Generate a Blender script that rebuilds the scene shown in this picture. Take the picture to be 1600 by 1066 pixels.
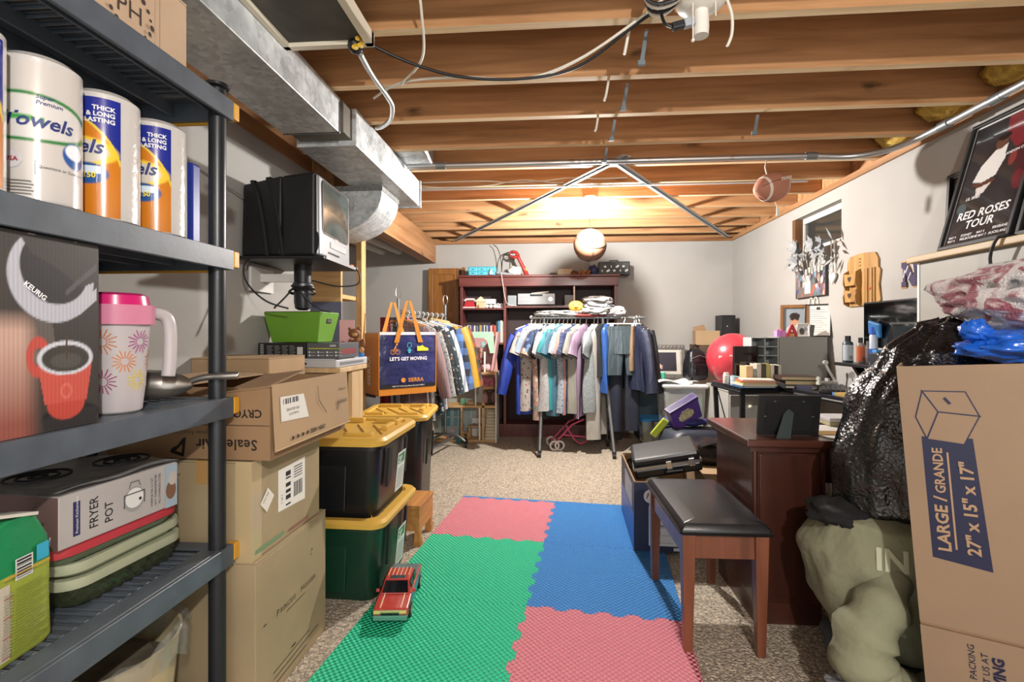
import bpy, bmesh, math, random
import numpy as np
from mathutils import Vector, Matrix
random.seed(7)
for o in list(bpy.data.objects): bpy.data.objects.remove(o, do_unlink=True)
scn = bpy.context.scene
COL = scn.collection
R = math.radians
PI = math.pi

# ---------------------------------------------------------------- camera, world, exposure
cam_d = bpy.data.cameras.new('camera')
cam = bpy.data.objects.new('camera', cam_d); COL.objects.link(cam)
cam_d.sensor_width = 36.0
cam_d.lens = 36.0 * 770.0 / 1600.0
cam_d.shift_y = -(533 - 520) / 1600.0
cam_d.clip_start = 0.02
cam.location = (0, 0, 1.15)
cam.rotation_euler = (R(90), 0, math.atan(60 / 770.0))
scn.camera = cam

world = bpy.data.worlds.new('world'); scn.world = world
world.use_nodes = True
WORLD_STRENGTH = 1.35
bg = world.node_tree.nodes['Background']
bg.inputs[0].default_value = (1.0, 0.985, 0.965, 1)
bg.inputs[1].default_value = WORLD_STRENGTH
vs = scn.view_settings
vs.view_transform = 'Standard'; vs.look = 'None'; vs.gamma = 1.0; vs.use_curve_mapping = False
vs.exposure = 0.65
BULB_W = 165.0        # bulb in view
REAR_W = 115.0        # added fill bulb behind the camera, out of view

# ---------------------------------------------------------------- helpers
def lin(c):
    c = c / 255.0
    return c / 12.92 if c <= 0.04045 else ((c + 0.055) / 1.055) ** 2.4
def rgb(h):
    if isinstance(h, str):
        h = h.lstrip('#'); h = tuple(int(h[i:i + 2], 16) for i in (0, 2, 4))
    return tuple(lin(v) for v in h)
def rgba(h): return rgb(h) + (1.0,)

def dim(h, k=.72):
    h = h.lstrip('#'); return '#' + ''.join('%02x' % int(int(h[i:i + 2], 16) * k) for i in (0, 2, 4))

def tag(o, label=None, cat=None, group=None, kind=None):
    if label: o['label'] = label
    if cat: o['category'] = cat
    if group: o['group'] = group
    if kind: o['kind'] = kind
    return o
def thing(name, label, cat, loc=(0, 0, 0), rz=0.0, group=None, rot=None):
    o = bpy.data.objects.new(name, None); COL.objects.link(o)
    o.empty_display_size = 0.05
    o.location = loc
    o.rotation_euler = rot if rot else (0, 0, rz)
    return tag(o, label, cat, group)

_M = {}
def M(name, col, rough=.6, metal=0., var=0., vs_=8., col2=None, bump=0., bs=60., trans=0., emit=0., stretch=(1, 1, 1), coat=0., alpha=1., bd=.002, sheen=0., detail=4.):
    if name in _M: return _M[name]
    m = bpy.data.materials.new(name); m.use_nodes = True
    nt = m.node_tree; N = nt.nodes; L = nt.links
    p = N['Principled BSDF']
    c = rgba(col)
    p.inputs['Base Color'].default_value = c
    p.inputs['Roughness'].default_value = rough
    p.inputs['Metallic'].default_value = metal
    if trans: p.inputs['Transmission Weight'].default_value = trans
    if coat: p.inputs['Coat Weight'].default_value = coat; p.inputs['Coat Roughness'].default_value = .08
    if alpha < 1: p.inputs['Alpha'].default_value = alpha
    if sheen: p.inputs['Sheen Weight'].default_value = sheen
    if emit:
        p.inputs['Emission Color'].default_value = c; p.inputs['Emission Strength'].default_value = emit
    if var or bump or col2:
        tc = N.new('ShaderNodeTexCoord'); mp = N.new('ShaderNodeMapping')
        mp.inputs['Scale'].default_value = stretch
        L.new(tc.outputs['Object'], mp.inputs[0])
    if var or col2:
        nz = N.new('ShaderNodeTexNoise'); nz.inputs['Scale'].default_value = vs_; nz.inputs['Detail'].default_value = detail
        L.new(mp.outputs[0], nz.inputs['Vector'])
        cr = N.new('ShaderNodeValToRGB')
        c2 = rgba(col2) if col2 else tuple(max(0, v * (1 - var)) for v in c[:3]) + (1,)
        c1 = c if col2 else tuple(min(1, v * (1 + var * .5)) for v in c[:3]) + (1,)
        cr.color_ramp.elements[0].position = .3; cr.color_ramp.elements[1].position = .7
        cr.color_ramp.elements[0].color = c2; cr.color_ramp.elements[1].color = c1
        L.new(nz.outputs['Fac'], cr.inputs[0]); L.new(cr.outputs[0], p.inputs['Base Color'])
    if bump:
        nb = N.new('ShaderNodeTexNoise'); nb.inputs['Scale'].default_value = bs; nb.inputs['Detail'].default_value = 3
        L.new(mp.outputs[0], nb.inputs['Vector'])
        b = N.new('ShaderNodeBump'); b.inputs['Strength'].default_value = bump; b.inputs['Distance'].default_value = bd
        L.new(nb.outputs['Fac'], b.inputs['Height']); L.new(b.outputs[0], p.inputs['Normal'])
    _M[name] = m
    return m

def wood(name, c1, c2, axis=0, scale=6., rough=.45, grain=14., dark=None, knots=False, coat=0.):
    """grain runs along the given axis of the object"""
    if name in _M: return _M[name]
    m = bpy.data.materials.new(name); m.use_nodes = True
    nt = m.node_tree; N = nt.nodes; L = nt.links; p = N['Principled BSDF']
    p.inputs['Roughness'].default_value = rough
    if coat: p.inputs['Coat Weight'].default_value = coat; p.inputs['Coat Roughness'].default_value = .15
    tc = N.new('ShaderNodeTexCoord'); mp = N.new('ShaderNodeMapping')
    s = [grain, grain, grain]; s[axis] = grain * .07
    mp.inputs['Scale'].default_value = s
    oi = N.new('ShaderNodeObjectInfo')
    ad = N.new('ShaderNodeVectorMath'); ad.operation = 'ADD'
    sc = N.new('ShaderNodeVectorMath'); sc.operation = 'SCALE'; sc.inputs['Scale'].default_value = 7.0
    cx = N.new('ShaderNodeCombineXYZ')
    for i in range(3): L.new(oi.outputs['Random'], cx.inputs[i])
    L.new(cx.outputs[0], sc.inputs[0])
    L.new(tc.outputs['Object'], ad.inputs[0]); L.new(sc.outputs[0], ad.inputs[1]); L.new(ad.outputs[0], mp.inputs[0])
    nz = N.new('ShaderNodeTexNoise'); nz.inputs['Scale'].default_value = scale * .35; nz.inputs['Detail'].default_value = 6; nz.inputs['Distortion'].default_value = .6
    L.new(mp.outputs[0], nz.inputs['Vector'])
    cr = N.new('ShaderNodeValToRGB')
    e = cr.color_ramp.elements
    e[0].position = .28; e[0].color = rgba(c2); e[1].position = .68; e[1].color = rgba(c1)
    L.new(nz.outputs['Fac'], cr.inputs[0])
    out = cr.outputs[0]
    if knots:
        mp2 = N.new('ShaderNodeMapping'); s2 = [3.2, 3.2, 3.2]; s2[axis] = 1.3
        mp2.inputs['Scale'].default_value = s2
        L.new(ad.outputs[0], mp2.inputs[0])
        vo = N.new('ShaderNodeTexVoronoi'); vo.inputs['Scale'].default_value = 1.6
        nd = N.new('ShaderNodeTexNoise'); nd.inputs['Scale'].default_value = 9
        L.new(mp2.outputs[0], nd.inputs['Vector'])
        mxv = N.new('ShaderNodeMix'); mxv.data_type = 'VECTOR'; mxv.inputs[0].default_value = .12
        L.new(mp2.outputs[0], mxv.inputs[4]); L.new(nd.outputs['Color'], mxv.inputs[5])
        L.new(mxv.outputs[1], vo.inputs['Vector'])
        kr = N.new('ShaderNodeValToRGB'); kr.color_ramp.elements[0].position = .035; kr.color_ramp.elements[1].position = .13
        kr.color_ramp.elements[0].color = (.12, .12, .12, 1); kr.color_ramp.elements[1].color = (1, 1, 1, 1)
        L.new(vo.outputs['Distance'], kr.inputs[0])
        mx = N.new('ShaderNodeMix'); mx.data_type = 'RGBA'; mx.blend_type = 'MULTIPLY'; mx.inputs[0].default_value = .8
        L.new(out, mx.inputs[6]); L.new(kr.outputs[0], mx.inputs[7]); out = mx.outputs[2]
    L.new(out, p.inputs['Base Color'])
    b = N.new('ShaderNodeBump'); b.inputs['Strength'].default_value = .15; b.inputs['Distance'].default_value = .002
    L.new(nz.outputs['Fac'], b.inputs['Height']); L.new(b.outputs[0], p.inputs['Normal'])
    _M[name] = m
    return m

def spots(name, base, cols, scale=30., thr=.32, rough=.8, rnd=1.):
    """printed fabric: blots of a few colours on a ground"""
    if name in _M: return _M[name]
    m = bpy.data.materials.new(name); m.use_nodes = True
    nt = m.node_tree; N = nt.nodes; L = nt.links; p = N['Principled BSDF']; p.inputs['Roughness'].default_value = rough
    tc = N.new('ShaderNodeTexCoord')
    nz = N.new('ShaderNodeTexNoise'); nz.inputs['Scale'].default_value = scale * 1.5
    L.new(tc.outputs['Object'], nz.inputs['Vector'])
    mxv = N.new('ShaderNodeMix'); mxv.data_type = 'VECTOR'; mxv.inputs[0].default_value = .02 * rnd
    L.new(tc.outputs['Object'], mxv.inputs[4]); L.new(nz.outputs['Color'], mxv.inputs[5])
    vo = N.new('ShaderNodeTexVoronoi'); vo.inputs['Scale'].default_value = scale
    L.new(mxv.outputs[1], vo.inputs['Vector'])
    cr = N.new('ShaderNodeValToRGB'); cr.color_ramp.interpolation = 'CONSTANT'
    e = cr.color_ramp.elements
    e[0].position = 0; e[0].color = rgba(cols[0])
    e[1].position = 1.0 / len(cols) if len(cols) > 1 else 1.0; e[1].color = rgba(cols[min(1, len(cols) - 1)])
    for i in range(2, len(cols)):
        x = e.new(i / len(cols)); x.color = rgba(cols[i])
    sp = N.new('ShaderNodeSeparateColor'); L.new(vo.outputs['Color'], sp.inputs[0]); L.new(sp.outputs[0], cr.inputs[0])
    lt = N.new('ShaderNodeMath'); lt.operation = 'LESS_THAN'; lt.inputs[1].default_value = thr
    L.new(vo.outputs['Distance'], lt.inputs[0])
    mx = N.new('ShaderNodeMix'); mx.data_type = 'RGBA'
    mx.inputs[6].default_value = rgba(base)
    L.new(lt.outputs[0], mx.inputs[0]); L.new(cr.outputs[0], mx.inputs[7]); L.new(mx.outputs[2], p.inputs['Base Color'])
    _M[name] = m
    return m

def stripes(name, cols, axis=2, period=.06, rough=.8, cols2=None, axis2=0):
    """bands of colour along an axis; a second set crosses them to make a plaid"""
    if name in _M: return _M[name]
    m = bpy.data.materials.new(name); m.use_nodes = True
    nt = m.node_tree; N = nt.nodes; L = nt.links; p = N['Principled BSDF']; p.inputs['Roughness'].default_value = rough
    tc = N.new('ShaderNodeTexCoord'); sx = N.new('ShaderNodeSeparateXYZ'); L.new(tc.outputs['Object'], sx.inputs[0])
    def band(ax, cs):
        d = N.new('ShaderNodeMath'); d.operation = 'DIVIDE'; d.inputs[1].default_value = period; L.new(sx.outputs[ax], d.inputs[0])
        fr = N.new('ShaderNodeMath'); fr.operation = 'FRACT'; L.new(d.outputs[0], fr.inputs[0])
        cr = N.new('ShaderNodeValToRGB'); cr.color_ramp.interpolation = 'CONSTANT'
        e = cr.color_ramp.elements; e[0].position = 0; e[0].color = rgba(cs[0]); e[1].position = 1 / len(cs); e[1].color = rgba(cs[1])
        for i in range(2, len(cs)): x = e.new(i / len(cs)); x.color = rgba(cs[i])
        L.new(fr.outputs[0], cr.inputs[0]); return cr.outputs[0]
    a = band(axis, cols)
    if cols2:
        b = band(axis2, cols2)
        mx = N.new('ShaderNodeMix'); mx.data_type = 'RGBA'; mx.inputs[0].default_value = .5
        L.new(a, mx.inputs[6]); L.new(b, mx.inputs[7]); a = mx.outputs[2]
    L.new(a, p.inputs['Base Color'])
    _M[name] = m
    return m

def vcol(name='printed_picture', rough=.35, coat=0.):
    if name in _M: return _M[name]
    m = bpy.data.materials.new(name); m.use_nodes = True
    N = m.node_tree.nodes; p = N['Principled BSDF']; p.inputs['Roughness'].default_value = rough
    if coat: p.inputs['Coat Weight'].default_value = coat
    a = N.new('ShaderNodeAttribute'); a.attribute_name = 'Col'
    m.node_tree.links.new(a.outputs['Color'], p.inputs['Base Color'])
    _M[name] = m
    return m

def link(name, me, mats, parent=None, loc=None, rot=None, bevel=0., seg=2, smooth=False, label=None):
    o = bpy.data.objects.new(name, me); COL.objects.link(o)
    for m in (mats if isinstance(mats, (list, tuple)) else [mats]): me.materials.append(m)
    if parent: o.parent = parent
    if loc: o.location = loc
    if rot: o.rotation_euler = rot
    if smooth:
        me.polygons.foreach_set('use_smooth', [True] * len(me.polygons))
        if smooth != 'all':
            try: me.set_sharp_from_angle(angle=R(38))
            except Exception: pass
    if bevel:
        b = o.modifiers.new('bevel', 'BEVEL'); b.width = bevel; b.segments = seg; b.limit_method = 'ANGLE'; b.angle_limit = R(35)
    if label: o['label'] = label
    return o

class B:
    """collects shapes for one mesh"""
    def __init__(s): s.v = []; s.f = []; s.m = []; s.mi = 0
    def add(s, vs, fs):
        b = len(s.v); s.v += [tuple(v) for v in vs]; s.f += [tuple(i + b for i in f) for f in fs]; s.m += [s.mi] * len(fs); return s
    def box(s, c, d, rot=None):
        x, y, z = d[0] / 2, d[1] / 2, d[2] / 2
        vs = [Vector((i * x, j * y, k * z)) for i in (-1, 1) for j in (-1, 1) for k in (-1, 1)]
        if rot:
            from mathutils import Euler
            mt = Euler(rot).to_matrix(); vs = [mt @ v for v in vs]
        c = Vector(c)
        return s.add([c + v for v in vs], [(0, 1, 3, 2), (4, 6, 7, 5), (0, 4, 5, 1), (2, 3, 7, 6), (0, 2, 6, 4), (1, 5, 7, 3)])
    def bx(s, x0, x1, y0, y1, z0, z1): return s.box(((x0 + x1) / 2, (y0 + y1) / 2, (z0 + z1) / 2), (x1 - x0, y1 - y0, z1 - z0))
    def hexa(s, low, high):
        """frustum: two lists of four points, both counterclockwise from above"""
        return s.add(list(low) + list(high), [(3, 2, 1, 0), (4, 5, 6, 7), (0, 1, 5, 4), (1, 2, 6, 5), (2, 3, 7, 6), (3, 0, 4, 7)])
    def cyl(s, p0, p1, r0, r1=None, n=16, cap=True):
        p0, p1 = Vector(p0), Vector(p1); r1 = r0 if r1 is None else r1
        d = (p1 - p0).normalized(); a = d.orthogonal().normalized(); b = d.cross(a)
        vs = []
        for p, r in ((p0, r0), (p1, r1)):
            for i in range(n):
                t = 2 * PI * i / n; vs.append(p + (a * math.cos(t) + b * math.sin(t)) * r)
        fs = [(i, (i + 1) % n, n + (i + 1) % n, n + i) for i in range(n)]
        if cap: fs += [tuple(range(n - 1, -1, -1)), tuple(range(n, 2 * n))]
        return s.add(vs, fs)
    def tube(s, pts, r, n=8, closed=False, cap=True):
        P = [Vector(p) for p in pts]; k = len(P)
        rs = r if isinstance(r, (list, tuple)) else [r] * k
        vs = []; up = None
        for i in range(k):
            if closed: d = P[(i + 1) % k] - P[i - 1]
            else: d = P[min(i + 1, k - 1)] - P[max(i - 1, 0)]
            d.normalize()
            if up is None: a = d.orthogonal().normalized()
            else:
                a = up - d * up.dot(d)
                a = a.normalized() if a.length > 1e-6 else d.orthogonal().normalized()
            up = a; b = d.cross(a)
            for j in range(n):
                t = 2 * PI * j / n; vs.append(P[i] + (a * math.cos(t) + b * math.sin(t)) * rs[i])
        fs = []
        for i in range(k if closed else k - 1):
            q = (i + 1) % k
            for j in range(n): fs.append((i * n + j, i * n + (j + 1) % n, q * n + (j + 1) % n, q * n + j))
        if cap and not closed: fs += [tuple(range(n - 1, -1, -1)), tuple(range((k - 1) * n, k * n))]
        return s.add(vs, fs)
    def lathe(s, prof, n=24, c=(0, 0, 0), cap=True, sx=1., sy=1.):
        vs = []; c = Vector(c)
        for r, z in prof:
            for i in range(n):
                t = 2 * PI * i / n; vs.append(c + Vector((r * math.cos(t) * sx, r * math.sin(t) * sy, z)))
        fs = []
        for k in range(len(prof) - 1):
            for i in range(n): fs.append((k * n + i, k * n + (i + 1) % n, (k + 1) * n + (i + 1) % n, (k + 1) * n + i))
        if cap: fs += [tuple(range(n - 1, -1, -1)), tuple(range((len(prof) - 1) * n, len(prof) * n))]
        return s.add(vs, fs)
    def loft(s, rings, cap=True, closed=True):
        n = len(rings[0]); vs = [v for r in rings for v in r]; fs = []
        for k in range(len(rings) - 1):
            for i in range(n if closed else n - 1): fs.append((k * n + i, k * n + (i + 1) % n, (k + 1) * n + (i + 1) % n, (k + 1) * n + i))
        if cap and closed: fs += [tuple(range(n - 1, -1, -1)), tuple(range((len(rings) - 1) * n, len(rings) * n))]
        return s.add(vs, fs)
    def prism(s, poly, h, o=(0, 0, 0), x=(1, 0, 0), y=(0, 1, 0)):
        """polygon in the plane o,x,y extruded by h along x cross y"""
        o, x, y = Vector(o), Vector(x), Vector(y); nrm = x.cross(y).normalized() * h; n = len(poly)
        vs = [o + x * p[0] + y * p[1] for p in poly]; vs += [v + nrm for v in vs]
        return s.add(vs, [tuple(range(n - 1, -1, -1)), tuple(range(n, 2 * n))] + [(i, (i + 1) % n, n + (i + 1) % n, n + i) for i in range(n)])
    def ball(s, c, r, nu=20, nv=12, f=None):
        c = Vector(c); r = (r, r, r) if not isinstance(r, (tuple, list)) else r; vs = []
        for j in range(nv + 1):
            ph = PI * j / nv
            for i in range(nu):
                t = 2 * PI * i / nu; d = Vector((math.sin(ph) * math.cos(t), math.sin(ph) * math.sin(t), math.cos(ph)))
                k = f(d) if f else 1.
                vs.append(c + Vector((d.x * r[0], d.y * r[1], d.z * r[2])) * k)
        fs = [(j * nu + i, (j + 1) * nu + i, (j + 1) * nu + (i + 1) % nu, j * nu + (i + 1) % nu) for j in range(nv) for i in range(nu)]
        return s.add(vs, fs)
    def grid(s, fn, nu, nv):
        vs = [fn(i / nu, j / nv) for j in range(nv + 1) for i in range(nu + 1)]
        return s.add(vs, [(j * (nu + 1) + i, j * (nu + 1) + i + 1, (j + 1) * (nu + 1) + i + 1, (j + 1) * (nu + 1) + i) for j in range(nv) for i in range(nu)])
    def mesh(s, name='mesh'):
        me = bpy.data.meshes.new(name); me.from_pydata(s.v, [], s.f)
        me.polygons.foreach_set('material_index', s.m); me.update(); return me
    def build(s, name, mats, parent=None, **k): return link(name, s.mesh(name), mats, parent, **k)

def part(name, m, parent, fn, **k):
    b = B(); fn(b); return b.build(name, m, parent, **k)

def rrect(w, h, r, n=5, cx=0., cy=0.):
    p = []
    for (sx, sy, a0) in ((1, 1, 0), (-1, 1, 90), (-1, -1, 180), (1, -1, 270)):
        for i in range(n + 1):
            a = R(a0 + 90 * i / n); p.append((cx + sx * (w / 2 - r) + r * math.cos(a), cy + sy * (h / 2 - r) + r * math.sin(a)))
    return p

def smoothpath(pts, n=8):
    """Catmull-Rom through the points"""
    P = [Vector(p) for p in pts]; out = []
    for i in range(len(P) - 1):
        a, b, c, d = P[max(i - 1, 0)], P[i], P[i + 1], P[min(i + 2, len(P) - 1)]
        for k in range(n):
            t = k / n
            out.append(.5 * ((2 * b) + (c - a) * t + (2 * a - 5 * b + 4 * c - d) * t * t + (3 * b - a - 3 * c + d) * t ** 3))
    out.append(P[-1]); return out

_ink = {}
def ink(h, rough=.5): 
    k = (h, rough)
    if k not in _ink: _ink[k] = M('ink_' + str(h).strip('#') + ('' if rough == .5 else '_m%d' % int(rough * 100)), h, rough)
    return _ink[k]

def text_geo(s, size, align='LEFT', bold=0., shear=0., ls=1.):
    cu = bpy.data.curves.new('t', 'FONT'); cu.body = s; cu.size = size; cu.align_x = align; cu.offset = bold * size; cu.shear = shear
    cu.resolution_u = 2; cu.space_character = ls
    o = bpy.data.objects.new('t', cu); COL.objects.link(o)
    dg = bpy.context.evaluated_depsgraph_get()
    me = bpy.data.meshes.new_from_object(o.evaluated_get(dg))
    vs = [tuple(v.co) for v in me.vertices]; fs = [tuple(p.vertices) for p in me.polygons]
    bpy.data.objects.remove(o); bpy.data.meshes.remove(me); bpy.data.curves.remove(cu)
    return vs, fs

class Decal:
    """flat print on a surface: o = lower left corner, x right, y up as one reads it"""
    def __init__(s, o, x, y, R_=None):
        s.o, s.x, s.y = Vector(o), Vector(x).normalized(), Vector(y).normalized(); s.n = s.x.cross(s.y); s.R = R_
        s.v = []; s.f = []; s.fm = []; s.mats = []; s.k = 0; s.base = .0006; s.Rf = None
    def pt(s, u, v):
        off = s.base + .0002 * s.k
        if s.R:
            rv = s.Rf(v) if s.Rf else s.R
            return s.o + (s.x * math.sin(u / s.R) + s.n * math.cos(u / s.R)) * (rv + off) + s.y * v
        return s.o + s.x * u + s.y * v + s.n * off
    def _put(s, uv, fs, col):
        m = ink(col) if not hasattr(col, 'node_tree') else col
        if m not in s.mats: s.mats.append(m)
        b = len(s.v); s.v += [tuple(s.pt(u, v)) for u, v in uv]; s.f += [tuple(i + b for i in f) for f in fs]; s.fm += [s.mats.index(m)] * len(fs); s.k += 1
        return s
    def text(s, t, u, v, size, col='#111111', align='LEFT', bold=0., rot=0., shear=0., ls=1., sx=1.):
        vs, fs = text_geo(t, size, align, bold, shear, ls); c, q = math.cos(R(rot)), math.sin(R(rot))
        return s._put([(u + x * sx * c - y * q, v + x * sx * q + y * c) for x, y, z in vs], fs, col)
    def poly(s, pts, col): return s._put(pts, [tuple(range(len(pts)))], col)
    def rect(s, u0, v0, u1, v1, col):
        if s.R:
            n = max(2, int(abs(u1 - u0) / .008)); us = [u0 + (u1 - u0) * i / n for i in range(n + 1)]
            return s._put([(u, v0) for u in us] + [(u, v1) for u in us], [(i, i + 1, n + 2 + i, n + 1 + i) for i in range(n)], col)
        return s.poly([(u0, v0), (u1, v0), (u1, v1), (u0, v1)], col)
    def disc(s, u, v, r, col, ry=None, n=24, a0=0., a1=360.):
        ry = r if ry is None else ry
        return s.poly([(u + r * math.cos(R(a0 + (a1 - a0) * i / n)), v + ry * math.sin(R(a0 + (a1 - a0) * i / n))) for i in range(n if a1 - a0 == 360 else n + 1)], col)
    def line(s, pts, w, col, closed=False):
        uv = []; fs = []; n = len(pts)
        for i in range(n if closed else n - 1):
            a, b = pts[i], pts[(i + 1) % n]; dx, dy = b[0] - a[0], b[1] - a[1]; l = math.hypot(dx, dy) or 1e-9; nx, ny = -dy / l * w / 2, dx / l * w / 2
            ex, ey = dx / l * w * .3, dy / l * w * .3; k = len(uv)
            uv += [(a[0] - nx - ex, a[1] - ny - ey), (b[0] - nx + ex, b[1] - ny + ey), (b[0] + nx + ex, b[1] + ny + ey), (a[0] + nx - ex, a[1] + ny - ey)]; fs.append((k, k + 1, k + 2, k + 3))
        return s._put(uv, fs, col)
    def bars(s, u, v, w, h, col='#151515', n=18, vert=True, seed=1):
        r = random.Random(seed); uv = []; fs = []; x = 0.
        while x < 1:
            d = r.uniform(.4, 1.8) / n; g = r.uniform(.4, 1.6) / n; e = min(1, x + d); k = len(uv)
            uv += ([(u + x * w, v), (u + e * w, v), (u + e * w, v + h), (u + x * w, v + h)] if vert else [(u, v + x * h), (u + w, v + x * h), (u + w, v + e * h), (u, v + e * h)])
            fs.append((k, k + 1, k + 2, k + 3)); x = e + g
        return s._put(uv, fs, col)
    def build(s, parent, name='print', label=None):
        me = bpy.data.meshes.new(name); me.from_pydata(s.v, [], s.f); me.polygons.foreach_set('material_index', s.fm); me.update()
        return link(name, me, s.mats, parent, label=label)

def pic(name, parent, fn, nx, ny, geo, m=None, label=None):
    """picture printed on a surface: fn(U, V) gives linear rgb per point, geo(u, v) the place"""
    U, V = np.meshgrid(np.linspace(0, 1, nx + 1), np.linspace(0, 1, ny + 1))
    C = np.clip(fn(U, V), 0, 1)
    b = B().grid(geo, nx, ny); me = b.mesh(name)
    at = me.color_attributes.new('Col', 'FLOAT_COLOR', 'POINT')
    a = np.ones((C.shape[0] * C.shape[1], 4), dtype=np.float32); a[:, :3] = C.reshape(-1, 3)
    at.data.foreach_set('color', a.ravel())
    return link(name, me, m or vcol(), parent, label=label)
class Img:
    def __init__(s, U, V, base, asp=1.):
        s.x, s.y = U * asp, V; s.c = np.zeros(U.shape + (3,)) + np.array(rgb(base)); s.w = .006
    def over(s, mask, col):
        m = np.clip(mask, 0, 1)[..., None]; c = np.array(rgb(col)) if isinstance(col, (str, tuple)) else col
        s.c = s.c * (1 - m) + c * m; return s
    def ell(s, cx, cy, rx, ry, col, rot=0., a=1.):
        c, q = math.cos(R(rot)), math.sin(R(rot)); X, Y = s.x - cx, s.y - cy; x, y = X * c + Y * q, -X * q + Y * c
        d = np.sqrt((x / rx) ** 2 + (y / ry) ** 2 + 1e-9)
        return s.over(a * np.clip((1 - d) * min(rx, ry) / s.w + .5, 0, 1), col)
    def ring(s, cx, cy, rx, ry, t, col, rot=0., cond=None):
        c, q = math.cos(R(rot)), math.sin(R(rot)); X, Y = s.x - cx, s.y - cy; x, y = X * c + Y * q, -X * q + Y * c
        d = np.abs(np.sqrt((x / rx) ** 2 + (y / ry) ** 2 + 1e-9) - 1) * min(rx, ry)
        m = np.clip((t - d) / s.w + .5, 0, 1)
        if cond is not None: m = m * cond
        return s.over(m, col)
    def poly(s, pts, col, a=1.):
        """even-odd fill"""
        ins = np.zeros(s.x.shape, bool); n = len(pts)
        for i in range(n):
            (x0, y0), (x1, y1) = pts[i], pts[(i + 1) % n]
            if y0 == y1: continue
            k = ((y0 > s.y) != (y1 > s.y)) & (s.x < (x1 - x0) * (s.y - y0) / (y1 - y0) + x0); ins ^= k
        return s.over(ins * a, col)
    def noise(s, amt, seed=0, k=6):
        r = np.random.RandomState(seed); h, w = s.x.shape; g = r.rand(h // k + 2, w // k + 2)
        g = np.kron(g, np.ones((k, k)))[:h, :w]; s.c = s.c * (1 + amt * (g[..., None] - .5)); return s

from mathutils import noise as MN
def lump(c, r, nu, nv, amp, fr, seed, pw=1., flat=None, ridge=0.):
    c = Vector(c)
    def build(b):
        vs = []
        for j in range(nv + 1):
            ph = PI * j / nv
            for i in range(nu):
                tt = 2 * PI * i / nu; d = Vector((math.sin(ph) * math.cos(tt), math.sin(ph) * math.sin(tt), math.cos(ph)))
                q = MN.noise(d * fr + Vector((seed, 0, 0))) + .5 * MN.noise(d * fr * 2.3 + Vector((0, seed, 0))) + .25 * MN.noise(d * fr * 5 + Vector((0, 0, seed)))
                if ridge: q += ridge * (1 - abs(MN.noise(d * fr * 1.4 + Vector((seed * 2, 1, 0)))) * 3)
                k = 1 + amp * q; v = Vector((math.copysign(abs(d.x) ** pw, d.x) * r[0], math.copysign(abs(d.y) ** pw, d.y) * r[1], math.copysign(abs(d.z) ** pw, d.z) * r[2])) * k
                if flat is not None and v.z < flat: v.z = flat + (v.z - flat) * .08
                vs.append(c + v)
        b.add(vs, [(j * nu + i, (j + 1) * nu + i, (j + 1) * nu + (i + 1) % nu, j * nu + (i + 1) % nu) for j in range(nv) for i in range(nu)])
    return build
# ---------------------------------------------------------------- lamps
def led_bulb(loc, label, watts, rz=0.):
    t = thing('light_bulb', label, 'light bulb', loc, rz)
    wh = M('lamp_white', '#e8e6e0', .4)
    part('socket', wh, t, lambda b: b.lathe([(.055, .13), (.055, .118), (.03, .11), (.024, .07), (.022, .045)], 20), smooth=True)
    part('bulb_body', M('lamp_grey', '#c8c8c8', .3, .4), t, lambda b: b.lathe([(.018, .05), (.026, .03), (.026, .0), (.012, -.015)], 16), smooth=True)
    for a in (20, 140, 260):
        d = Vector((math.cos(R(a)), math.sin(R(a)), -.25)).normalized(); s = Vector((-math.sin(R(a)), math.cos(R(a)), 0)); n = d.cross(s)
        pn = B(); pn.prism([(x, y) for x, y in rrect(.11, .052, .024, 4, .085, 0)], .008, Vector((0, 0, .012)), d, s)
        pn.build('light_panel', M('lamp_panel', '#fff4e0', .4, emit=22.), t)
    l = bpy.data.lights.new('bulb_glow', 'POINT'); l.energy = watts; l.shadow_soft_size = .035; l.color = (1.0, .965, .925)
    lo = bpy.data.objects.new('bulb_glow', l); COL.objects.link(lo); lo.parent = t; lo.location = (0, 0, -.055)
    return t
led_bulb((.316, 3.97, 2.105), 'lit three-winged LED bulb in a ceiling socket among the joists, mid-room', BULB_W, R(15))
led_bulb((.55, -.75, 2.105), 'added LED fill bulb under the ceiling behind the viewer, out of view', REAR_W)  # unseen bulb added as fill for faces turned toward the camera

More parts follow.
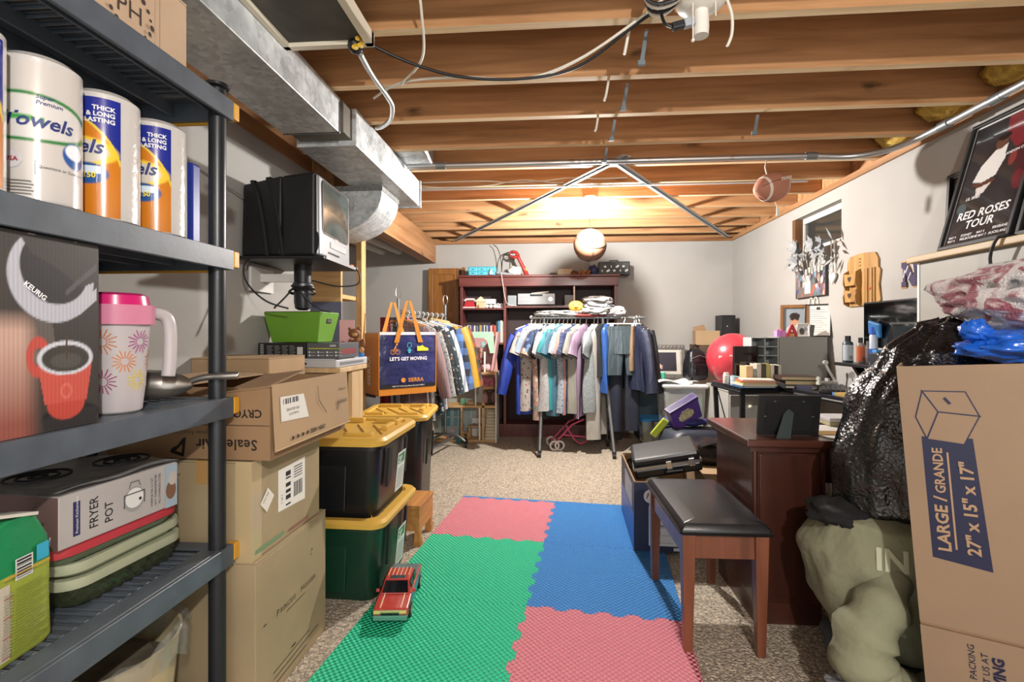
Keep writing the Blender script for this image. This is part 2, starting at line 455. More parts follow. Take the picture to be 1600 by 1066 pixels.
# ---------------------------------------------------------------- room shell
WX0, WX1, WY0, WY1 = -1.5, 2.055, -1.5, 5.75
WTOP, JB, JT = 2.19, 2.23, 2.465
plaster = M('plaster', '#a8a5a0', .85, var=.05, vs_=2.5, bump=.25, bs=55, bd=.002)
carpet = bpy.data.materials.new('carpet'); carpet.use_nodes = True
def _carpet(m):
    N = m.node_tree.nodes; L = m.node_tree.links; p = N['Principled BSDF']; p.inputs['Roughness'].default_value = .95
    tc = N.new('ShaderNodeTexCoord')
    vo = N.new('ShaderNodeTexVoronoi'); vo.inputs['Scale'].default_value = 125; L.new(tc.outputs['Object'], vo.inputs['Vector'])
    nz = N.new('ShaderNodeTexNoise'); nz.inputs['Scale'].default_value = 90; nz.inputs['Detail'].default_value = 5; L.new(tc.outputs['Object'], nz.inputs['Vector'])
    cr = N.new('ShaderNodeValToRGB'); e = cr.color_ramp.elements
    e[0].position = .22; e[0].color = rgba('#7a6e5f'); e[1].position = .75; e[1].color = rgba('#cabda9')
    L.new(nz.outputs['Fac'], cr.inputs[0])
    sp = N.new('ShaderNodeSeparateColor'); L.new(vo.outputs['Color'], sp.inputs[0])
    mx = N.new('ShaderNodeMix'); mx.data_type = 'RGBA'; mx.blend_type = 'OVERLAY'; mx.inputs[0].default_value = .45
    L.new(cr.outputs[0], mx.inputs[6]); L.new(sp.outputs[0], mx.inputs[7]); L.new(mx.outputs[2], p.inputs['Base Color'])
    b = N.new('ShaderNodeBump'); b.inputs['Strength'].default_value = .9; b.inputs['Distance'].default_value = .006; b.invert = True
    L.new(vo.outputs['Distance'], b.inputs['Height']); L.new(b.outputs[0], p.inputs['Normal'])
_carpet(carpet)
def struct(name, m, fn, **k):
    o = part(name, m, None, fn, **k); o['kind'] = 'structure'; return o
struct('floor', carpet, lambda b: b.bx(-3.1, 2.25, WY0, 5.9, -.1, 0))
struct('wall_back', plaster, lambda b: b.bx(-3.1, 2.2, WY1, 5.9, 0, WTOP))
WIN = (3.66, 4.35, 1.80, 2.10)
def _wr(b):
    b.bx(WX1, 2.2, WY0, WIN[0], 0, WTOP); b.bx(WX1, 2.2, WIN[1], WY1, 0, WTOP)
    b.bx(WX1, 2.2, WIN[0], WIN[1], 0, WIN[2]); b.bx(WX1, 2.2, WIN[0], WIN[1], WIN[3], WTOP)
struct('wall_right', plaster, _wr)
def _wl(b):
    b.bx(WX0 - .12, WX0, WY0, 2.98, 0, 2.15)
struct('wall_left', plaster, _wl)
struct('wall_recess', plaster, lambda b: (b.bx(-3.1, WX0 - .12, 2.86, 2.98, 0, WTOP), b.bx(-3.1, -3.0, 2.98, WY1, 0, WTOP)))
joistw = wood('joist_wood', '#c99768', '#96693f', 0, 7., .7, 9., knots=True)
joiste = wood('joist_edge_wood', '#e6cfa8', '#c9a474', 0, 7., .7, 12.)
ply = wood('plywood', '#9d7050', '#6a4a30', 0, 5., .8, 6.)
fir = wood('fir_beam', '#b3845a', '#8c623c', 1, 6., .6, 9., knots=True)
ceil = struct('ceiling', ply, lambda b: b.bx(-3.1, 2.25, WY0, 5.9, JT, JT + .03))
def joist_mesh():
    b = B(); x0, x1 = -3.05, WX1 + .02; c = (x0 + x1) / 2
    b.bx(x0 - c, x1 - c, -.019, .019, 0, JT - JB); me = b.mesh('joist')
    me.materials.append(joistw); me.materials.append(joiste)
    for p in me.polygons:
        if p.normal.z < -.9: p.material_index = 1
    return me, c
jm, jc = joist_mesh()
JY = [-1.3, -.92, -.54, -.16, .22, .6, .98, 1.355, 1.735, 2.115, 2.48, 2.86, 3.235, 3.61, 3.98, 4.35, 4.73, 5.1, 5.46]
for y in JY:
    o = bpy.data.objects.new('joist', jm); COL.objects.link(o); o.parent = ceil; o.location = (jc, y, JB)
struct('trim_1', fir, lambda b: b.bx(WX1 - .02, 2.2, WY0, WY1, WTOP, JB))                 # plate on the right wall
struct('trim_2', wood('plate_back', '#a9774a', '#7a4e2a', 0, 6., .7, 9.), lambda b: b.bx(-3.1, WX1 - .02, WY1 - .03, 5.9, WTOP, JB))
struct('trim_3', fir, lambda b: b.bx(WX0 - .12, WX0 + .012, WY0, 2.98, 2.15, JB))
struct('trim_4', joistw, lambda b: (b.bx(2.08, 2.2, WY0, 5.9, JB, JT), b.bx(-3.1, 2.2, 5.8, 5.9, JB, JT)))   # rim joists
bm_ = struct('trim_5', None or fir, lambda b: b.bx(-1.395, -1.352, 2.99, WY1, 1.97, JB))
for x in (-1.44, -1.485):
    part('beam_ply', fir, bm_, lambda b: b.bx(x, x + .043, 2.99, WY1, 1.972, JB))
# insulation tucked in at the joist ends on the right
for y0, y1, s in ((1.76, 2.09, .1), (2.14, 2.46, .05), (2.5, 2.84, .12), (2.88, 3.21, .05)):
    bb = B(); bb.ball((2.03, (y0 + y1) / 2, 2.35), (.06 + s * .5, (y1 - y0) / 2, .1), 18, 10, lambda d: 1 + .12 * math.sin(9 * d.x + 7 * d.y) * math.cos(8 * d.z))
    bb.build('insulation', M('insulation_yellow', '#c9a94e', .95, var=.4, vs_=25, bump=.8, bs=40, bd=.01), ceil, smooth='all')

# window in the right wall
w1 = thing('window_1', None, None, (WX1, 0, 0)); w1['kind'] = 'structure'
wfr = M('window_frame_white', '#d9d6ce', .5)
def _wf(b):
    y0, y1, z0, z1 = WIN; x0, x1 = .06, .1; t = .045
    b.bx(x0, x1, y0, y1, z0, z0 + t); b.bx(x0, x1, y0, y1, z1 - t, z1); b.bx(x0, x1, y0, y0 + t, z0 + t, z1 - t); b.bx(x0, x1, y1 - t, y1, z0 + t, z1 - t)
part('window_frame', wfr, w1, _wf, bevel=.004)
part('pane', M('window_glass_night', '#2c3130', .08, coat=.5), w1, lambda b: b.bx(.078, .082, WIN[0] + .045, WIN[1] - .045, WIN[2] + .045, WIN[3] - .045))
part('reveal', wood('reveal_wood', '#7a5330', '#4f331b', 2, 6., .7, 9.), w1, lambda b: b.bx(-.004, .06, WIN[1] - .035, WIN[1] + .012, WIN[2], WIN[3]))
part('window_blocker', M('blocker_dark', '#4b4a46', .9), w1, lambda b: b.bx(.146, .2, WIN[0] - .1, WIN[1] + .1, WIN[2] - .1, WIN[3] + .1))  # unseen backing box added to keep world light out of the opening

# open wooden framing past the end of the left wall
pine = wood('pine', '#d6b37f', '#b48a55', 2, 6., .65, 12., knots=True)
pineh = wood('pine_across', '#d6b37f', '#b48a55', 0, 6., .65, 12.)
rk = thing('wooden_rack', 'open pine rack of studs and short boards past the end of the left wall', 'shelf', (-1.575, 3.40, 0))
for (x, y) in ((.06, 0), (.06, .45), (-.5, 0), (-.5, .45)):
    part('upright', pine, rk, lambda b: b.box((x, y, 1.0), (.042, .09, 2.0)))
for z in (.45, .82, 1.13, 1.42):
    part('board', pineh, rk, lambda b: b.box((-.22, .225, z), (.51, .52, .03)))
sl = thing('panel_board', 'blue-grey painted panel with pine top edge standing beyond the left wall', 'panel', (-1.83, 3.18, 0), R(8))
part('panel', M('slate_paint', '#5b6178', .6, var=.1), sl, lambda b: b.bx(-.02, .42, 0, .03, 0, 1.36))
part('top_rail', pineh, sl, lambda b: b.bx(-.02, .42, -.005, .035, 1.36, 1.62))

# ---------------------------------------------------------------- ducts
galv = bpy.data.materials.new('galvanised'); galv.use_nodes = True
def _galv(m):
    N = m.node_tree.nodes; L = m.node_tree.links; p = N['Principled BSDF']; p.inputs['Metallic'].default_value = .35; p.inputs['Roughness'].default_value = .42
    tc = N.new('ShaderNodeTexCoord'); vo = N.new('ShaderNodeTexVoronoi'); vo.inputs['Scale'].default_value = 45; L.new(tc.outputs['Object'], vo.inputs['Vector'])
    nz = N.new('ShaderNodeTexNoise'); nz.inputs['Scale'].default_value = 9; nz.inputs['Detail'].default_value = 8; L.new(tc.outputs['Object'], nz.inputs['Vector'])
    sp = N.new('ShaderNodeSeparateColor'); L.new(vo.outputs['Color'], sp.inputs[0])
    mx = N.new('ShaderNodeMix'); mx.inputs[0].default_value = .75; L.new(sp.outputs[0], mx.inputs[2]); L.new(nz.outputs['Fac'], mx.inputs[3])
    cr = N.new('ShaderNodeValToRGB'); e = cr.color_ramp.elements; e[0].position = .3; e[0].color = rgba('#a3a8aa'); e[1].position = .7; e[1].color = rgba('#d6dadb')
    L.new(mx.outputs[0], cr.inputs[0]); L.new(cr.outputs[0], p.inputs['Base Color'])
    r2 = N.new('ShaderNodeMapRange'); r2.inputs[3].default_value = .28; r2.inputs[4].default_value = .6; L.new(nz.outputs['Fac'], r2.inputs[0]); L.new(r2.outputs[0], p.inputs['Roughness'])
_galv(galv)
d1 = thing('air_duct', 'long galvanised rectangular air duct running under the joists on the left', 'duct', (0, 0, 0))
part('trunk', galv, d1, lambda b: b.bx(-1.222, -.958, WY0, 2.19, 2.062, 2.222), bevel=.003)
part('transition', M('duct_dark', '#6f6a60', .5, .6), d1, lambda b: b.bx(-1.2, -.945, 2.19, 2.29, 2.07, 2.215))
part('trunk', galv, d1, lambda b: b.bx(-1.222, -.925, 2.29, 3.43, 2.045, 2.222), bevel=.003)
part('end_flange', galv, d1, lambda b: b.bx(-1.23, -.915, 3.425, 3.445, 2.035, 2.226))
part('seam', M('duct_seam', '#4c4c4a', .6, .5), d1, lambda b: b.bx(-1.224, -.956, 2.17, 2.178, 2.06, 2.2))
el = thing('duct_elbow', 'curved galvanised duct elbow dropping from the trunk duct behind the television', 'duct', (-1.36, 2.92, 2.045))
def _el(b):
    w, n = .34, 14; pr = [(w, 0)]; pr += [(w * math.cos(R(90 * i / n)), -.30 * math.sin(R(90 * i / n))) for i in range(1, n + 1)]
    pr = [(0, 0), (w, 0), (w, -.04)] + [(w * math.cos(R(90 * i / n)), -.04 - .25 * math.sin(R(90 * i / n))) for i in range(1, n + 1)]
    b.prism(pr, .32, (0, .32, 0), (1, 0, 0), (0, 0, 1))
part('elbow', galv, el, _el, bevel=.002)
part('collar', M('duct_rim', '#7b7b78', .6, .5, var=.4, vs_=80), el, lambda b: b.bx(-.004, .345, -.006, .326, -.032, -.004))
pipe = M('pipe_pale', '#cfcbc2', .5)
for i, (x0, x1) in enumerate(((-1.9, -1.52), (-1.75, -1.5), (-1.6, -1.47))):
    t = thing('drain_pipe', ('outermost', 'middle', 'innermost')[i] + ' of three pale pipes slung under the joists left of the beam', 'pipe', (0, 0, 0))
    part('pipe', pipe if i < 2 else galv, t, lambda b: b.cyl((-2.05 + .2 * i, 3.2, 2.06), (-1.95 + .2 * i, 5.6, 2.1), .045, n=14), smooth=True)
    part('strap', galv, t, lambda b: b.box((-2.0 + .2 * i, 4.4, 2.15), (.02, .03, .2)))
# box duct stub between joists and conduit
st = thing('junction_duct', 'short galvanised register box tucked between two joists beyond the duct', 'duct', (-.93, 2.99, 2.235))
part('box', galv, st, lambda b: b.bx(-.13, .17, -.09, .18, 0, .1), bevel=.004)
cd = thing('conduit', 'grey electrical conduit crossing the joists and turning along the right wall', 'pipe', (0, 0, 0))
emt = M('conduit_metal', '#b9bcbd', .35, .8)
cdr = 2.205
path = [(-.905, 3.07, cdr), (1.55, 3.07, cdr)] + smoothpath([(1.55, 3.07, cdr), (1.75, 3.04, cdr - .02), (1.88, 2.93, cdr - .03), (1.93, 2.78, cdr - .03), (1.94, 2.6, cdr - .03)], 4)[1:] + [(1.94, .2, cdr - .03)]
part('tube', emt, cd, lambda b: b.tube(path, .017, 10), smooth=True)
for p0, p1 in (((-.72, 3.07, cdr), (-.66, 3.07, cdr)), ((1.52, 3.07, cdr), (1.58, 3.07, cdr)), ((1.94, 2.62, cdr - .03), (1.94, 2.56, cdr - .03)), ((1.945, 2.34, cdr - .03), (1.945, 2.28, cdr - .03)), ((1.94, 2.0, cdr - .03), (1.94, 1.96, cdr - .03))):
    part('coupling', M('coupling_grey', '#7c8182', .45, .6), cd, lambda b: b.cyl(p0, p1, .023, n=12), smooth=True)
# T-bars lying across the joists
tb = M('grid_bar', '#c5c8c8', .4, .5)
for nm, a, c in (('metal grid bar slanting up from the back left corner to the apex of the V', (.46, 3.02), (-1.1, 5.66)), ('metal grid bar slanting from the apex of the V to the back right corner', (.40, 3.12), (1.98, 5.68))):
    A = Vector((a[0], a[1], 2.226)); C_ = Vector((c[0], c[1], 2.222)); d = (C_ - A); ln = d.length; ang = math.atan2(d.y, d.x)
    t = thing('ceiling_grid_bar', nm, 'metal bar', A, ang)
    part('flange', tb, t, lambda b: b.bx(0, ln, -.03, .03, -.008, -.003))
    part('web', M('grid_line', '#6e7678', .5, .5), t, lambda b: b.bx(0, ln, -.005, .005, -.016, -.0075))
cj = thing('ceiling_bar', 'thin straight metal track fixed along a joist in front of the bulb', 'metal bar', (-1.3, 3.61, 2.222))
part('bar', tb, cj, lambda b: b.bx(0, 3.1, -.012, .012, -.012, 0))
# framed panel near the camera under the joists
pn = thing('ceiling_panel', 'cream-framed dark panel fixed under the joists beside the duct', 'panel', (-.955, 1.0, 2.2))
part('frame', M('panel_cream', '#cfc6b2', .6), pn, lambda b: (b.bx(.30, .325, 0, .72, -.025, .02), b.bx(0, .325, .70, .725, -.025, .02), b.bx(0, .02, 0, .72, -.025, .02)))
part('panel', M('panel_dark', '#4a4842', .7, var=.5, vs_=6, bump=.5, bs=30), pn, lambda b: b.bx(.02, .30, 0, .70, -.01, .005))

# ---------------------------------------------------------------- ceiling wiring
blackw = M('cable_black', '#17181a', .45); whitew = M('cable_white', '#d9d4c6', .5)
def cable(name, label, pts, r, m, cat='cable', n=6, parent=None, sm=8):
    o = part(name, m, parent, lambda b: b.tube(smoothpath(pts, sm), r, n), smooth='all')
    if not parent: tag(o, label, cat)
    return o
cable('electric_cable', 'black cable drooping under the joists from the cream panel to the lamp socket', [(-.66, 1.74, 2.2), (-.52, 1.8, 2.155), (-.33, 1.83, 2.11), (-.1, 1.84, 2.10), (.1, 1.82, 2.125), (.28, 1.72, 2.2), (.36, 1.65, 2.22)], .0055, blackw)
cable('electric_cable', 'white cable running beside the drooping black one under the near joists', [(-.78, 2.13, 2.19), (-.6, 1.95, 2.16), (-.36, 1.845, 2.118), (-.1, 1.86, 2.11), (.1, 1.80, 2.14), (.3, 1.70, 2.215), (.36, 1.62, 2.225)], .0055, whitew)
cable('electric_cable', 'pale cable dropping steeply between the two nearest joists', [(-.42, 1.5, 2.3), (-.43, 1.62, 2.22), (-.47, 1.78, 2.16), (-.6, 1.95, 2.155)], .005, whitew)
cx_ = thing('armoured_cable', 'silver flexible conduit loop hanging from a yellow-nutted junction by the duct', 'cable', (-.685, 1.727, 2.16))
part('conduit', M('flex_steel', '#b4b6b4', .4, .7), cx_, lambda b: b.tube(smoothpath([(0, 0, 0), (-.018, .163, .01), (-.024, .397, .02), (-.043, .498, .025), (-.1, .64, .035), (-.18, .75, .05), (-.222, .785, .06)], 8), .011, 8), smooth='all')
part('junction', blackw, cx_, lambda b: b.ball((-.01, -.01, .02), .03, 12, 8))
for dx, dz in ((.012, 0.03), (.0, 0), (.02, .005)):
    part('wire_nut', M('nut_yellow', '#c9a227', .5), cx_, lambda b: b.cyl((dx, -.035, dz), (dx, -.055, dz - .012), .011, .007, 8))
cable('electric_cable', 'white cable stapled wavily along a joist left of the bulb', [(-.95, 3.58, 2.26), (-.5, 3.585, 2.262), (-.3, 3.585, 2.248), (-.05, 3.585, 2.252), (.12, 3.585, 2.268), (.35, 3.585, 2.26), (.55, 3.585, 2.262)], .006, whitew)
cable('electric_cable', 'slack white cable hanging under the metal track left of the bulb', [(-1.0, 3.55, 2.235), (-.78, 3.55, 2.212), (-.45, 3.55, 2.22), (-.2, 3.56, 2.255), (0, 3.57, 2.235), (.1, 3.58, 2.235)], .004, whitew)
for i, (x, y, ln, nm) in enumerate(((.345, 1.755, .12, 'nearest steel strap hanger dangling from a joist by the lamp socket'), (.335, 2.135, .11, 'steel strap hanger dangling from the second joist behind the socket'), (.33, 2.5, .1, 'steel strap hanger dangling from the third joist behind the socket'), (1.03, 2.5, .09, 'steel strap hanger dangling from the third joist, right of the others'), (.335, 2.88, .08, 'steel strap hanger dangling just before the crossing conduit'))):
    t = thing('strap_hanger', nm, 'metal strap', (x, y + .03, JB))
    part('strap', M('strap_steel', '#6f7a80', .45, .6), t, lambda b: b.box((-.012, 0, -ln / 2), (.014, .004, ln), (0, R(9), 0)))
    part('foot', M('strap_steel', '#6f7a80', .45, .6), t, lambda b: b.box((-.022, 0, -ln), (.026, .012, .016)))
for i, (x, y) in enumerate(((.28, 1.765), (.25, 2.145), (.24, 2.51))):
    cable('wire_end', ('nearest', 'second', 'third')[i] + ' white wire end poking down beside the strap hangers', [(x, y, JB + .01), (x - .01, y + .01, JB - .05), (x - .018, y + .012, JB - .09 + .015 * i)], .006, whitew)
ck = thing('lamp_socket', 'empty white porcelain lamp socket with pull chain under the nearest joist', 'lamp socket', (.483, 1.63, 2.23))
por = M('porcelain', '#dcd8ce', .25)
part('base', por, ck, lambda b: b.lathe([(.075, 0), (.075, -.022), (.06, -.035), (.035, -.045)], 28), smooth=True)
part('adapter', por, ck, lambda b: b.lathe([(.02, -.03), (.024, -.05), (.026, -.1), (.024, -.125), (.017, -.125)], 20), smooth=True)
part('pull_chain', whitew, ck, lambda b: b.tube([(-.035, -.035, -.04), (-.035, -.037, -.155)], .0022, 6))
part('pull_chain', whitew, ck, lambda b: b.tube([(.035, -.035, -.03), (.035, -.037, -.085)], .0022, 6))
part('chain_bead', whitew, ck, lambda b: b.ball((-.035, -.037, -.158), .006, 10, 6))
part('outlet', M('socket_grey', '#9aa0a6', .5), ck, lambda b: b.box((-.042, -.02, -.092), (.035, .025, .026), (0, R(-12), 0)), bevel=.004)
part('plug', blackw, ck, lambda b: b.box((-.077, -.022, -.1), (.04, .022, .022), (0, R(-12), 0)), bevel=.004)
cable('plug_cord', None, [(-.095, -.022, -.104), (-.118, -.02, -.09), (-.125, 0, -.04), (-.115, .02, .0)], .005, blackw, parent=ck)
cable('loose_cable', 'short white cable with a taped end hanging right of the lamp socket', [(.563, 1.63, 2.225), (.58, 1.63, 2.17), (.58, 1.63, 2.11), (.566, 1.63, 2.07)], .005, whitew)
lp = thing('cable_coil', 'coiled black and white cable bunched above the socket plug', 'cable', (.36, 1.64, 2.25))
for k in range(4):
    part('loop', blackw if k % 2 else whitew, lp, lambda b: b.tube([(.045 * math.cos(a) * (1 + .15 * k), -.02 * k + .01 * math.sin(2 * a), .045 * math.sin(a) - .02) for a in [2 * PI * i / 20 for i in range(20)]], .0055, 6, closed=True))

# hanging ball ornaments
bk = thing('basketball', 'tan basketball hanging on a wire below and behind the bulb', 'ball', (.345, 4.36, 1.917))
def dent(d): return 1 - .14 * max(0, -d.z - .93) / .07 if d.z < -.93 else 1
part('ball', M('ball_tan', '#6f4a34', .7, bump=.4, bs=300, bd=.001), bk, lambda b: b.ball((0, 0, 0), .142, 32, 20, dent), smooth='all')
def great(b, n, k=.1435, off=0.):
    n = Vector(n).normalized(); a = n.orthogonal().normalized(); c = n.cross(a); r = math.sqrt(1 - off * off)
    b.tube([(a * math.cos(t) * r + c * math.sin(t) * r + n * off) * k for t in [2 * PI * i / 48 for i in range(48)]], .0022, 5, closed=True)
for n, off in (((.25, .95, .35), 0.), ((1, .15, 0), 0.), ((.2, -.75, .75), .45), ((.2, .75, -.75), .5)):
    part('seam', M('seam_dark', '#2a2220', .7), bk, lambda b: great(b, n, off=off))
part('wire', blackw, bk, lambda b: b.tube([(0, 0, .14), (0, 0, .3145)], .002, 5))
fb = thing('football', 'deflated-looking brown football hanging from a strap near the right wall', 'ball', (1.39, 3.22, 2.065), rot=(R(8), R(-14), R(20)))
def foot(d): return 1.0 + .03 * math.sin(7 * d.x) * d.z
part('ball', M('football_brown', '#a8715a', .65, bump=.4, bs=250, bd=.001), fb, lambda b: b.lathe([(.002, -.135)] + [(.088 * (1 - abs(q) ** 2.1) ** .8 + .002, .135 * q) for q in [-.9 + .1 * i for i in range(19)]] + [(.002, .135)], 26), smooth='all', rot=(0, R(90), 0))
fw = M('football_white', '#d9cdbf', .7)
def fpr(z): return .088 * (1 - (abs(z) / .135) ** 2.1) ** .8 + .0028
for x in (-.07, .07):
    part('stripe', fw, fb, lambda b: b.lathe([(fpr(x + q), x + q) for q in (-.007, -.003, .003, .007)], 26, cap=False), rot=(0, R(90), 0), smooth='all')
part('seam', M('seam_brown', '#5a3a30', .7), fb, lambda b: b.tube([(.135 * q, 0, -(.088 * (1 - abs(q) ** 2.1) ** .8 + .002)) for q in [-.8 + .1 * i for i in range(17)]], .002, 5))
part('seam', M('seam_brown', '#5a3a30', .7), fb, lambda b: b.tube([(.135 * q, -(.088 * (1 - abs(q) ** 2.1) ** .8 + .002) * .9, (.088 * (1 - abs(q) ** 2.1) ** .8) * .45) for q in [-.8 + .1 * i for i in range(17)]], .002, 5))
for k in range(6): part('lace', fw, fb, lambda b: b.box((-.02 + .014 * k + .02, -.082, .04), (.004, .006, .02)))
part('strap', fw, fb, lambda b: b.tube([(-.03, 0, .085), (-.03, .01, .13), (-.005, .01, .19)], .004, 5))
part('tag', M('tag_white', '#e6e2da', .7), fb, lambda b: b.box((.02, -.01, -.155), (.022, .003, .055), (0, R(10), 0)))
part('tag_string', fw, fb, lambda b: b.tube([(.01, 0, -.08), (.018, -.01, -.13)], .0015, 4))
# ---------------------------------------------------------------- foam play mat
def foam(name, c):
    m = bpy.data.materials.new(name); m.use_nodes = True
    N = m.node_tree.nodes; L = m.node_tree.links; p = N['Principled BSDF']; p.inputs['Roughness'].default_value = .45
    tc = N.new('ShaderNodeTexCoord'); mp = N.new('ShaderNodeMapping'); mp.inputs['Rotation'].default_value = (0, 0, R(45)); L.new(tc.outputs['Object'], mp.inputs[0])
    sx = N.new('ShaderNodeSeparateXYZ'); L.new(mp.outputs[0], sx.inputs[0])
    outs = []
    for i in (0, 1):
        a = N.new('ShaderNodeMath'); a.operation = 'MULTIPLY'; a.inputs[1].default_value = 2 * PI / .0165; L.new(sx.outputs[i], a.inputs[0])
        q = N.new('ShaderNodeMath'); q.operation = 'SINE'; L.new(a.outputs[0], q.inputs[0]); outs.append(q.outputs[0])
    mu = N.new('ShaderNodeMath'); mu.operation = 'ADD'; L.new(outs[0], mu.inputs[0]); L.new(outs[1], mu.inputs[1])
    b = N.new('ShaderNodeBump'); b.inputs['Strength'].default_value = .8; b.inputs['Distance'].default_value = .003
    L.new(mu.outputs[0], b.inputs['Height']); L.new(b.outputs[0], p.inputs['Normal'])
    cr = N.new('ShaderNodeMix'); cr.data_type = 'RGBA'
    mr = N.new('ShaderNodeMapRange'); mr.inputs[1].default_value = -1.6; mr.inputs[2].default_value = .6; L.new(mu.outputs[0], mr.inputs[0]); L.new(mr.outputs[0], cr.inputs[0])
    k = rgb(c); cr.inputs[6].default_value = tuple(v * .66 for v in k) + (1,); cr.inputs[7].default_value = k + (1,)  # groove shade put into the colour: darker in the troughs of the bump
    L.new(cr.outputs[2], p.inputs['Base Color'])
    return m
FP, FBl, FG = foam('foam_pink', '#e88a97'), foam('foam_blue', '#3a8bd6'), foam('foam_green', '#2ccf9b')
TS = .635
mat0 = Vector((-.101, 2.048, 0)); mrot = R(-5.8)
def edge(n=11, amp=.011, flip=1):
    """outline of one jigsaw edge from 0 to 1: (along, out)"""
    pts = [(0, 0)]
    for i in range(n):
        a, bq = i / n, (i + 1) / n; w = bq - a; s = (1 if i % 2 else -1) * amp * flip
        if i in (0, n - 1): s = 0
        pts += [(a + w * .16, 0 if s == 0 else s * .1), (a + w * .04, s), (bq - w * .04, s), (bq - w * .16, 0 if s == 0 else s * .1)] if s else []
    return pts + [(1, 0)]
def tile_poly(le, re, be, te):
    P = []
    E_ = edge(); st = [(0, 0), (1, 0)]
    P += [(u * TS, v) for u, v in (E_ if be else st)][:-1]
    P += [(TS + v, u * TS) for u, v in (E_ if re else st)][:-1]
    P += [(u * TS, TS + v) for u, v in reversed(E_ if te else st)][:-1]
    P += [(v, u * TS) for u, v in reversed(E_ if le else st)][:-1]
    return P
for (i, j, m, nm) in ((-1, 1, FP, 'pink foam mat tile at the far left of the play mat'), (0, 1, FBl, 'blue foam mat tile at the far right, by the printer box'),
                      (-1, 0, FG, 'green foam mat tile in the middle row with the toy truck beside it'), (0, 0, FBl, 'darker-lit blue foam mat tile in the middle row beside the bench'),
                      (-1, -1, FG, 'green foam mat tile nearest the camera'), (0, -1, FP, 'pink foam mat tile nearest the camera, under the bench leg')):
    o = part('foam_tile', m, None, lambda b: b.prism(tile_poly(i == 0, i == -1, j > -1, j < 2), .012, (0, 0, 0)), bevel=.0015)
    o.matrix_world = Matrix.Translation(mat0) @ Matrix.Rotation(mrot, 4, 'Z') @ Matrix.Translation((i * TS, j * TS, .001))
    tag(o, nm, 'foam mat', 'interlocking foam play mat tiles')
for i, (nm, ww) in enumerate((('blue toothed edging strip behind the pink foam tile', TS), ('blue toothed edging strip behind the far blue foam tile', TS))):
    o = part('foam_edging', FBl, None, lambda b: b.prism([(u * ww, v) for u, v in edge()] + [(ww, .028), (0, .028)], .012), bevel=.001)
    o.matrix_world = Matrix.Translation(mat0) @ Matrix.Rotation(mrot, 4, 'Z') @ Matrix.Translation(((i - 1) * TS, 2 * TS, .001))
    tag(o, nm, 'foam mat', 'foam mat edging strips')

# ---------------------------------------------------------------- plastic shelving unit
slate = M('shelf_plastic', '#4d555e', .4, var=.25, vs_=14, bump=.08, bs=90)
yel = M('clip_yellow', '#d0992c', .45)
SH = thing('storage_shelf', 'tall dark grey slotted plastic shelving unit with yellow clips against the left wall', 'shelf', (-1.1485, .913, 0))
HX, HY = .2285, .457
def shelf_geo():
    b = B(); h = .058
    for s in (-1, 1):
        b.bx(min(s * HX, s * (HX - .012)), max(s * HX, s * (HX - .012)), -HY, HY, -h, 0)
        b.bx(min(s * (HX - .012), s * (HX - .066)), max(s * (HX - .012), s * (HX - .066)), -HY + .012, HY - .012, -.006, 0)
        b.bx(min(s * (HX - .06), s * (HX - .066)), max(s * (HX - .06), s * (HX - .066)), -HY + .012, HY - .012, -.035, -.006)
        b.bx(-HX + .012, HX - .012, min(s * HY, s * (HY - .012)), max(s * HY, s * (HY - .012)), -h, 0)
        b.bx(-HX + .066, HX - .066, min(s * (HY - .012), s * (HY - .045)), max(s * (HY - .012), s * (HY - .045)), -.006, 0)
    b.bx(-.05, .05, -HY + .045, HY - .045, -.006, 0)
    for x in (-.05, .05): b.bx(x - .003, x + .003, -HY + .012, HY - .012, -.045, -.006)
    n = 31; y0, y1 = -HY + .045, HY - .045; p = (y1 - y0) / n
    for k in range(1, n):
        y = y0 + k * p; wd = .03 if k in (10, 20) else .011
        for s in (-1, 1):
            a, c = s * .05, s * (HX - .066)
            b.bx(min(a, c), max(a, c), y - wd / 2, y + wd / 2, -.006, 0)
            b.bx(min(a, c), max(a, c), y - .0015, y + .0015, -.014, -.006)
    return b.mesh('shelf')
sme = shelf_geo(); sme.materials.append(slate)
SZ = [1.824, 1.39, .963, .535, .105]; SC = [z + .0012 for z in SZ]
for z in SZ:
    s_ = bpy.data.objects.new('shelf', sme); COL.objects.link(s_); s_.parent = SH; s_.location = (0, 0, z)
    bv = s_.modifiers.new('bevel', 'BEVEL'); bv.width = .0025; bv.segments = 1; bv.limit_method = 'ANGLE'
    for x in (-1, 1):
        part('end_clip', yel, SH, lambda b: b.box((x * (HX - .014), HY + .0125, z - .026), (.03, .025, .048)), bevel=.003)
    part('end_strip', yel, SH, lambda b: b.bx(-HX + .03, HX - .03, HY, HY + .008, z - .064, z - .04))
for x in (-1, 1):
    for y in (-1, 1):
        ps = part('post', M('post_plastic', '#1e2226', .35), SH, lambda b: b.cyl((x * (HX - .03), y * (HY - .03), 0), (x * (HX - .03), y * (HY - .03), 1.85), .0225, n=20), smooth=True)
        part('post_cap', M('cap_black', '#141517', .4), ps, lambda b: b.lathe([(.023, 0), (.031, .006), (.031, .014), (.02, .018)], 20, (x * (HX - .03), y * (HY - .03), 1.845)), smooth=True)

